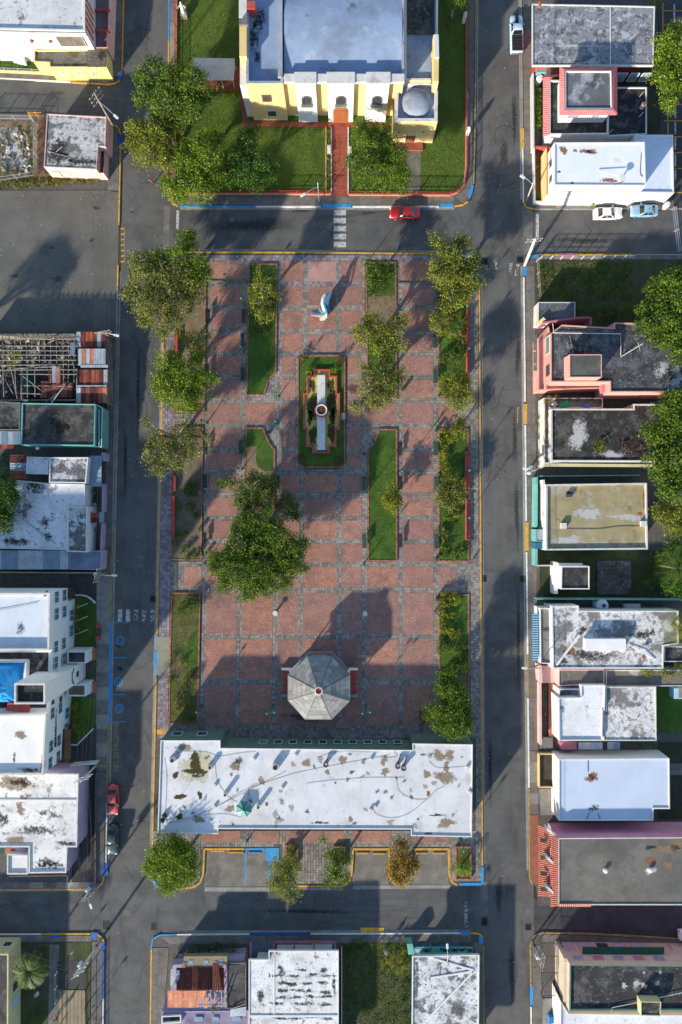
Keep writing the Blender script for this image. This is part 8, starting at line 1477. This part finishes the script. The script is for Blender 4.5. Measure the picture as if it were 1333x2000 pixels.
# ---------------------------------------------------------------- wheel stops
for i, (x0, x1, y, m_, lb) in enumerate(((413.5, 439, 1661.5, yel, 'yellow wheel stop at the west end of the parking bays'), (447, 475, 1664.5, yel, 'yellow wheel stop next to the blue bay line'), (485.7, 510, 1664.5, blu, 'blue wheel stop of the accessible parking bay'), (697, 721, 1666, yel, 'left yellow wheel stop of the middle bay'), (728, 752, 1667, yel, 'right yellow wheel stop of the middle bay'), (811, 834, 1666, yel, 'left yellow wheel stop of the bay by the small palm'), (846, 870, 1666, yel, 'right yellow wheel stop of the bay by the small palm'))):
    c = W((x0+x1)/2, y); t = thing('wheel_stop', lb, 'wheel stop', (*c, .01), group='wheel stops behind the town hall'); l_ = (x1-x0)/PPM
    b = MB(); b.mesh([(c[0]+s*l_/2, c[1]+q, z) for s in (-1, 1) for q, z in ((-.11, .012), (.11, .012), (.08, .14), (-.08, .14))], [(0, 1, 2, 3), (7, 6, 5, 4), (0, 4, 5, 1), (1, 5, 6, 2), (2, 6, 7, 3), (3, 7, 4, 0)]); b.build('block', m_, t)
    for s in (-.35, .35): MB().cyl((c[0]+s*l_, c[1], .14), .03, .02, 6).build('bolt', steel, t)
# ---------------------------------------------------------------- utility poles and wires
polem = mat('pole_timber', (.30, .25, .19), .25, 1.5, .9, [((.15, .12, .09), 2., .5, .68, .6)]); polec = mat('pole_concrete', (.56, .53, .46), .12, 1., .85)
TOPS = {}
def pole(key, label, bx, by, tx_, ty_, h, m=None, arms=2, rz=0., cans=0, lamp=None, r=.15, band=None):
    """utility pole from its foot pixel to its top pixel (seen at height h), with cross arms, insulators, transformers, lamp"""
    a = Vector((*W(bx, by), .1)); b = Vector((*W(tx_, ty_, h), h)); t = thing('utility_pole', label, 'pole', tuple(a)); TOPS[key] = b
    MB().tube([a, a.lerp(b, .5), b], [r*1.1, r*.95, r*.75], 8).build('pole', m or polem, t, True); U = Vector((math.cos(rz), math.sin(rz), 0))
    for k in range(arms):
        c = b-Vector((0, 0, .25+.8*k)); MB().bar(c-U*1.1, c+U*1.1, .1, .12).build('cross_arm', steel if m is polec else wood, t)
        for s in (-1, -.35, .35, 1): p = c+U*s; MB().cyl((p.x, p.y, c.z+.06), .05, .18, 6).build('insulator', white_dirty, t)
    for k in range(cans): p = b+Vector((math.cos(rz+1.57+k*1.9), math.sin(rz+1.57+k*1.9), 0))*.5-Vector((0, 0, 1.7)); MB().lathe((p.x, p.y, p.z-.4), [(.26, 0), (.28, .1), (.28, .8), (.2, .88)], 12).build('transformer', plain('transformer_grey', (.5, .53, .55), .45), t)
    if lamp:
        q = Vector((*W(lamp[0], lamp[1], h*.85), h*.85)); s = a.lerp(b, .8); MB().tube([s, s.lerp(q, .5)+Vector((0, 0, .25)), q], .04, 6).build('lamp_arm', steel, t); dd = (q-s); dd.z = 0; dd.normalize()
        MB().box((q.x, q.y, q.z), (.75, .3, .16), math.atan2(dd.y, dd.x)).build('lamp_head', white, t)
    if band: c = a.lerp(b, .18); MB().tube([c, c+(b-a).normalized()*.5], r*1.2, 8).build('painted_band', band, t)
    return t
pole('p1', 'tall timber utility pole at the top left street corner', 233, 265, 184, 181, 10.2, arms=3, rz=.9, lamp=(227, 228), band=green_d)
pole('p2', 'utility pole with white street lamp at the ruin\'s corner', 222, 661, 199, 647, 5.8, arms=2, rz=.2, lamp=(228, 655))
pole('p3', 'utility pole with many cross arms above the municipal drive', 213, 1118, 186, 1125, 6.2, arms=3, rz=1.3, lamp=(224, 1124), cans=1)
pole('p4', 'grey utility pole leaning over the dark drive fence', 192, 1491, 158, 1526, 7.2, polec, 3, .3, band=teal)
pole('p5', 'utility pole with two round transformers over the bottom left street', 192, 1722, 167, 1757, 5.6, arms=2, rz=.5, cans=2, lamp=(178, 1770))
pole('p6', 'grey utility pole with red band at the bottom left corner garden', 198, 1834, 152, 1905, 8.4, polec, 3, .6, cans=1, band=red_paint, r=.19)
pole('p7', 'thick white concrete pole at the vacant lot corner', 1025, 519, 1046, 466, 8.0, polec, 2, .1, r=.24)
pole('p8', 'utility pole with transformer beside the cream terrace wall', 1031, 921, 1046, 918, 5.5, arms=3, rz=.3, cans=2, lamp=(1027, 916))
pole('p9', 'utility pole tangled with wires by the dark iron cage', 1040, 1837, 1063, 1884, 5.8, arms=3, rz=1.4, cans=1, band=green_d)
pole('p10', 'slim pole with green sign at the orange house corner', 1028, 393, 1044, 352, 6.6, polec, 1, 1.5, lamp=(1021, 345), r=.1, band=red_paint)
pole('p11', 'slim street lamp pole in front of the blue awning', 1044, 1303, 1058, 1306, 6., steel, 0, 0, lamp=(1025, 1305), r=.07)
pole('p12', 'slim lamp pole with green banner on the church pavement', 624, 396, 621, 357, 6.5, steel, 0, 0, lamp=(592, 381), r=.07, band=green_l)
pole('p13', 'dark lamp pole in the turquoise house yard', 866, 1862, 877, 1884, 4.4, brown, 0, 0, lamp=(874, 1848), r=.07)
ws = thing('overhead_wires', 'bundle of overhead wires along the west pavement', 'wires', (*W(205, 900), 6)); we = thing('overhead_wires', 'bundle of overhead wires along the east pavement', 'wires', (*W(1040, 900), 6)); wx_ = thing('overhead_wires', 'thin overhead wires crossing the streets between the poles', 'wires', (*W(300, 1750), 6))
def span(root, a, b, off=(0, 0, 0), sag=.5, r=.013, m=None):
    a, b = Vector(a)+Vector(off), Vector(b)+Vector(off); MB().tube([a.lerp(b, t/10)-Vector((0, 0, sag*4*(t/10)*(1-t/10))) for t in range(11)], r, 4).build('wire', m or darkgrey, root)
for k, dx in enumerate((-.8, -.2, .4, .9)):
    o_ = (dx, 0, -.4*(k % 2)); far = Vector((W(170, -200, 9)[0], W(170, -200, 9)[1], 9)); lo = Vector((*W(180, 2200, 8), 8))
    for a, b in ((far, TOPS['p1']), (TOPS['p1'], TOPS['p2']), (TOPS['p2'], TOPS['p3']), (TOPS['p3'], TOPS['p4']), (TOPS['p4'], TOPS['p5']), (TOPS['p5'], TOPS['p6']), (TOPS['p6'], lo)): span(ws, a, b, o_, .35)
    f2 = Vector((*W(1040, -200, 7), 7)); l2 = Vector((*W(1066, 2200, 6), 6))
    for a, b in ((f2, TOPS['p10']), (TOPS['p10'], TOPS['p7']), (TOPS['p7'], TOPS['p8']), (TOPS['p8'], TOPS['p11']), (TOPS['p11'], TOPS['p9']), (TOPS['p9'], l2)): span(we, a, b, (dx*.8, 0, -.3*(k % 2)), .35)
for a, b in ((TOPS['p1'], W3(-60, 214, 9)), (TOPS['p1'], W3(-60, 208, 8.5)), (TOPS['p1'], W3(-60, 200, 9.5)), (TOPS['p1'], W3(420, 212, 8)), (TOPS['p5'], W3(300, 1630, 4.8)), (TOPS['p5'], W3(330, 1600, 4.8)), (TOPS['p6'], W3(-40, 1875, 6)), (TOPS['p6'], W3(-40, 1840, 6)), (TOPS['p6'], W3(310, 1990, 4)), (TOPS['p9'], W3(930, 1868, 4.2)), (TOPS['p7'], W3(1340, 470, 7)), (TOPS['p8'], W3(950, 975, 3)), (TOPS['p11'], W3(950, 1330, 3.8)), (TOPS['p9'], W3(1340, 1880, 6))): span(wx_, a, b, (0, 0, -.3), .6, .010, darkgrey)
# ---------------------------------------------------------------- street signs
for x, y, lb, m_ in ((152, 1843, 'thin white signpost at the bottom left corner lawn', white), (193, 1945, 'thin green and white signpost by the bottom left kerb', green_l), (1076, 1828, 'small street sign post at the bottom right corner', white), (1303, 1840, 'small signpost on the far right of the bottom pavement', white), (889, 470, 'thin lamp rod above the north-east plaza corner', steel)):
    c = W(x, y); t = thing('street_sign', lb, 'sign', (*c, .12)); MB().tube([(*c, .12), (*c, 2.4)], .035, 6).build('post', steel, t); MB().box((*c, 2.2), (.5, .03, .4), .4).build('plate', m_, t)
# ---------------------------------------------------------------- church statue
c = W(362, 34); s_ = thing('statue', 'weathered grey statue on a pedestal on the upper church lawn', 'statue', (*c, .17)); MB().box((*c, .6), (.9, .9, .9)).build('pedestal', concrete, s_)
MB().lathe((c[0], c[1], 1.05), [(.3, 0), (.34, .3), (.26, .9), (.3, 1.3), (.24, 1.55), (.1, 1.65), (.13, 1.75), (.15, 1.9), (.1, 2.05), (.02, 2.1)], 12).tube([(c[0]-.25, c[1], 2.45), (c[0]-.6, c[1]-.1, 2.1), (c[0]-.5, c[1]-.35, 2.3)], [.1, .08, .05], 6).tube([(c[0]+.25, c[1], 2.45), (c[0]+.6, c[1]-.1, 2.1), (c[0]+.5, c[1]-.35, 2.3)], [.1, .08, .05], 6).build('figure', white_dirty, s_, True)
# ---------------------------------------------------------------- people
def person(label, x, y, heading, shirt, pants, hair=(.02, .015, .012), skin=(.32, .17, .11), stride=.25, z0=.16, bend=0.):
    t = thing('person', label, 'person', (*W(x, y), z0), R(heading))
    J = {'pel': (0, 0, .95), 'spine': (.02, 0, 1.2), 'chest': (.02+bend*.1, 0, 1.38), 'neck': (.03+bend*.15, 0, 1.5), 'head': (.05+bend*.2, 0, 1.6), 'top': (.05+bend*.2, 0, 1.7)}
    rad = {'pel': .15, 'spine': .14, 'chest': .165, 'neck': .06, 'head': .095, 'top': .085}
    E = [('pel', 'spine'), ('spine', 'chest'), ('chest', 'neck'), ('neck', 'head'), ('head', 'top')]
    for s, n in ((-1, 'r'), (1, 'l')):
        f = stride*s
        for k, p, r in (('hip', (0, .1*s, .88), .1), ('kn', (f*.6+.03, .11*s, .5), .065), ('an', (f, .11*s, .1), .045), ('toe', (f+.17, .13*s, .045), .04), ('sh', (.02+bend*.1, .19*s, 1.42), .07), ('el', (-f*.4, .26*s, 1.15), .048), ('wr', (-f*.8+.12, .25*s, .93), .034), ('ha', (-f*.9+.17, .25*s, .85), .036)): J[k+n] = p; rad[k+n] = r
        E += [('pel', 'hip'+n), ('hip'+n, 'kn'+n), ('kn'+n, 'an'+n), ('an'+n, 'toe'+n), ('chest', 'sh'+n), ('sh'+n, 'el'+n), ('el'+n, 'wr'+n), ('wr'+n, 'ha'+n)]
        for q in range(4): k = 'f%d%s' % (q, n); b = J['ha'+n]; J[k] = (b[0]+.04+.01*(q in (1, 2)), b[1]+(q-1.5)*.018, b[2]-.06); rad[k] = .009; E.append(('ha'+n, k))
        k = 'th'+n; b = J['wr'+n]; J[k] = (b[0]+.05, b[1]-.05*s, b[2]-.05); rad[k] = .010; E.append(('wr'+n, k))
    ks = list(J); me = bpy.data.meshes.new('body'); me.from_pydata([J[k] for k in ks], [(ks.index(a), ks.index(b)) for a, b in E], []); o = bpy.data.objects.new('body', me); col.objects.link(o)
    o.modifiers.new('skin', 'SKIN'); me.skin_vertices[0].data[0].use_root = True
    for i, k in enumerate(ks): me.skin_vertices[0].data[i].radius = (rad[k], rad[k])
    sb_ = o.modifiers.new('sub', 'SUBSURF'); sb_.levels = sb_.render_levels = 1
    dg = bpy.context.evaluated_depsgraph_get(); m2 = bpy.data.meshes.new_from_object(o.evaluated_get(dg)); bpy.data.objects.remove(o)
    sk = plain('skin_%d' % int(skin[0]*100), skin, .6); m2.materials.clear()
    for m_ in (sk, shirt, pants, black): m2.materials.append(m_)
    for p in m2.polygons:
        z = p.center.z; ar = abs(p.center.y) > .2; p.material_index = 3 if z < .09 else (2 if z < .96 and not ar else (1 if z < 1.47 and not (ar and z < 1.22) else 0)); p.use_smooth = True
    o = bpy.data.objects.new('body', m2); col.objects.link(o); o.parent = t
    hx_ = J['head']; b = MB(); b.lathe((hx_[0]-.012, 0, hx_[2]+.02), [(.108, 0), (.112, .05), (.095, .1), (.055, .135), (.01, .145)], 12); b.build('hair', plain('hair_dark', hair, .8), t, True, local=True)
    for s in (-1, 1): MB().box((hx_[0]+.09, .035*s, hx_[2]), (.012, .02, .012)).build('eye', black, t, local=True); MB().box((hx_[0], .098*s, hx_[2]-.01), (.03, .015, .05)).build('ear', sk, t, local=True)
    MB().box((hx_[0]+.105, 0, hx_[2]-.03), (.03, .022, .04)).build('nose', sk, t, local=True); MB().box((hx_[0]+.093, 0, hx_[2]-.07), (.012, .05, .012)).build('mouth', red_paint, t, local=True)
    return t
red_c = plain('shirt_red', (.6, .03, .03), .8); blue_c = plain('shirt_blue', (.03, .14, .45), .8); white_c = plain('shirt_white', (.7, .7, .68), .8); denim = plain('denim', (.03, .045, .09), .85); khaki = plain('khaki', (.2, .16, .1), .85)
person('person in a red shirt walking on the street by the church corner', 300, 360, 200, red_c, denim, z0=0.)
person('person in a pale shirt standing by the bench of the east walk', 782.5, 612, 160, white_c, denim, stride=.08)
person('person in a bright blue shirt at the edge of the red-flowered bed', 849.5, 617, 20, blue_c, khaki, stride=.08)
person('person in a red top leaning at the white-capped garden rail', 119, 1976, 180, red_c, denim, stride=.1, bend=1.)
person('person in a white shirt stooping in the weedy southern lot', 754, 1850, 220, white_c, blue_c, stride=.15, bend=1.5)
# ---------------------------------------------------------------- fine ground detail
def scatter(name, parent, polys, n, size, leaf, z, seed, excl=()):
    """many tiny blades or leaves lying over pixel polygons"""
    g = random.Random(seed); pts = []; A = [(min(q[0] for q in p), min(q[1] for q in p), max(q[0] for q in p), max(q[1] for q in p)) for p in polys]; ar = [(b[2]-b[0])*(b[3]-b[1]) for b in A]
    while len(pts) < n:
        k = g.choices(range(len(polys)), ar)[0]; b = A[k]; x, y = g.uniform(b[0], b[2]), g.uniform(b[1], b[3])
        if not inpoly(x, y, polys[k]) or any(inpoly(x, y, e) for e in excl): n -= .2; continue
        if math.sin(x*.11+seed)*math.sin(y*.09+seed*2)+math.sin(x*.31)*math.sin(y*.27)*.6 < g.uniform(-1.3, .9): continue
        pts.append((*W(x, y), z+g.uniform(0, .05)))
    return stuff(leafmesh(name, pts, size, LF[leaf], parent, seed, flat=.3, asp=.4))
LEAFY = [('deep', 1), ('yellow', 2), ('weed', 3)]
CHL = [(350, -10), (905, -10), (905, 340), (893, 372), (350, 376)]; CHX = [rect(470, -20, 860, 250), rect(645, 240, 682, 385), rect(795, 280, 824, 380)]
lw = bpy.data.objects['church_lawn']
for lf_, k in LEAFY: scatter('grass_tufts', lw, [CHL], 14000 if k < 3 else 4000, .16, lf_, .17, k, CHX)
for r_, key, n in ((b3, 'G3', 1600), (b4, 'G4', 1500), (b5, 'G5', 1600), (b6, 'G6', 1500), (b7, 'G7', 1500), (b9, 'G9', 900), (b10, 'G10', 1600)):
    for lf_, k in (('deep', 1), ('weed', 2)): scatter('grass_tufts', r_, [BEDS[key]], n if k == 1 else n*.3, .14, lf_, .265, k+n)
for i, o in enumerate([o for o in bpy.data.objects if o.name.startswith('vacant_lot')]):
    P_ = [rect(1050, 512, 1235, 588)] if i == 0 else [rect(670, 1845, 800, 2010)]
    for lf_, k in (('muted', 1), ('weed', 2)): scatter('grass_tufts', o, P_, 6000 if k == 1 else 1500, .22, lf_, .175, k+i*7)
scatter('grass_tufts', bpy.data.objects['verge'], [[(-10, 350), (205, 342), (205, 352), (120, 362), (-10, 374)]], 3500, .22, 'weed', .18, 5)
# fallen leaves under the plaza trees and on the kerbs
for x, y, r, n in ((430, 560, 50, 260), (430, 700, 45, 200), (425, 850, 40, 200), (510, 1140, 90, 500), (430, 1165, 35, 260), (700, 780, 40, 220), (800, 690, 40, 160), (840, 520, 40, 200), (840, 1380, 40, 200), (330, 600, 30, 200), (330, 880, 30, 160), (600, 1690, 40, 160), (355, 420, 60, 120), (720, 390, 50, 120), (560, 560, 60, 140)):
    scatter('fallen_leaves', plaza, [blob(x, y, r, r)], n, .13, 'brown', .168, int(x+y), [BEDS[k] for k in BEDS])
# cracks and seams in the asphalt, scraps of litter
g = random.Random(77); 
for p_, zone, n in ((rw, (240, 20, 300, 1980), 34), (re_, (950, 20, 1015, 1980), 34), (rn, (360, 415, 920, 482), 12), (rs, (320, 1745, 920, 1812), 12), (rsw, (0, 1745, 190, 1812), 5), (rne, (1050, 420, 1300, 488), 6)):
    b = MB(); zz = .0056 if p_ is not lp else .1722
    for i in range(n):
        x, y = g.uniform(zone[0], zone[2]), g.uniform(zone[1], zone[3]); a = g.choice((0, 1.57))+g.uniform(-.25, .25); prev = Vector(W(x, y)); w0 = g.uniform(.02, .045)
        for k in range(g.randrange(4, 14)):
            a += g.uniform(-.55, .55); q = prev+Vector((math.cos(a), math.sin(a)))*g.uniform(.25, .7); px_ = 666.5+q.x*PPM; py_ = 1000-q.y*PPM
            if not (zone[0] < px_ < zone[2] and zone[1] < py_ < zone[3]): break
            t = (q-prev).normalized(); nn_ = Vector((-t.y, t.x))*w0; b.face([(*(prev-nn_), zz), (*(q-nn_*.8), zz), (*(q+nn_*.8), zz), (*(prev+nn_), zz)]); prev = q
    if b.v: stuff(b.build('cracks', mat('crack_tar', (.03, .03, .031), .2, 2), p_))
lt = MB()
for i in range(150):
    x, y = g.choice(((g.uniform(230, 310), g.uniform(0, 2000)), (g.uniform(945, 1030), g.uniform(0, 2000)), (g.uniform(0, 230), g.uniform(380, 640)), (g.uniform(400, 850), g.uniform(510, 1410)))); c = W(x, y); s = g.uniform(.05, .14); lt.box((*c, .2 if 400 < x < 850 or x < 230 else .03), (s, s*.7, .02), g.uniform(0, 3))
o = stuff(lt.build('litter', white_dirty)); o['label'] = 'small scraps of pale litter strewn over streets and plaza'
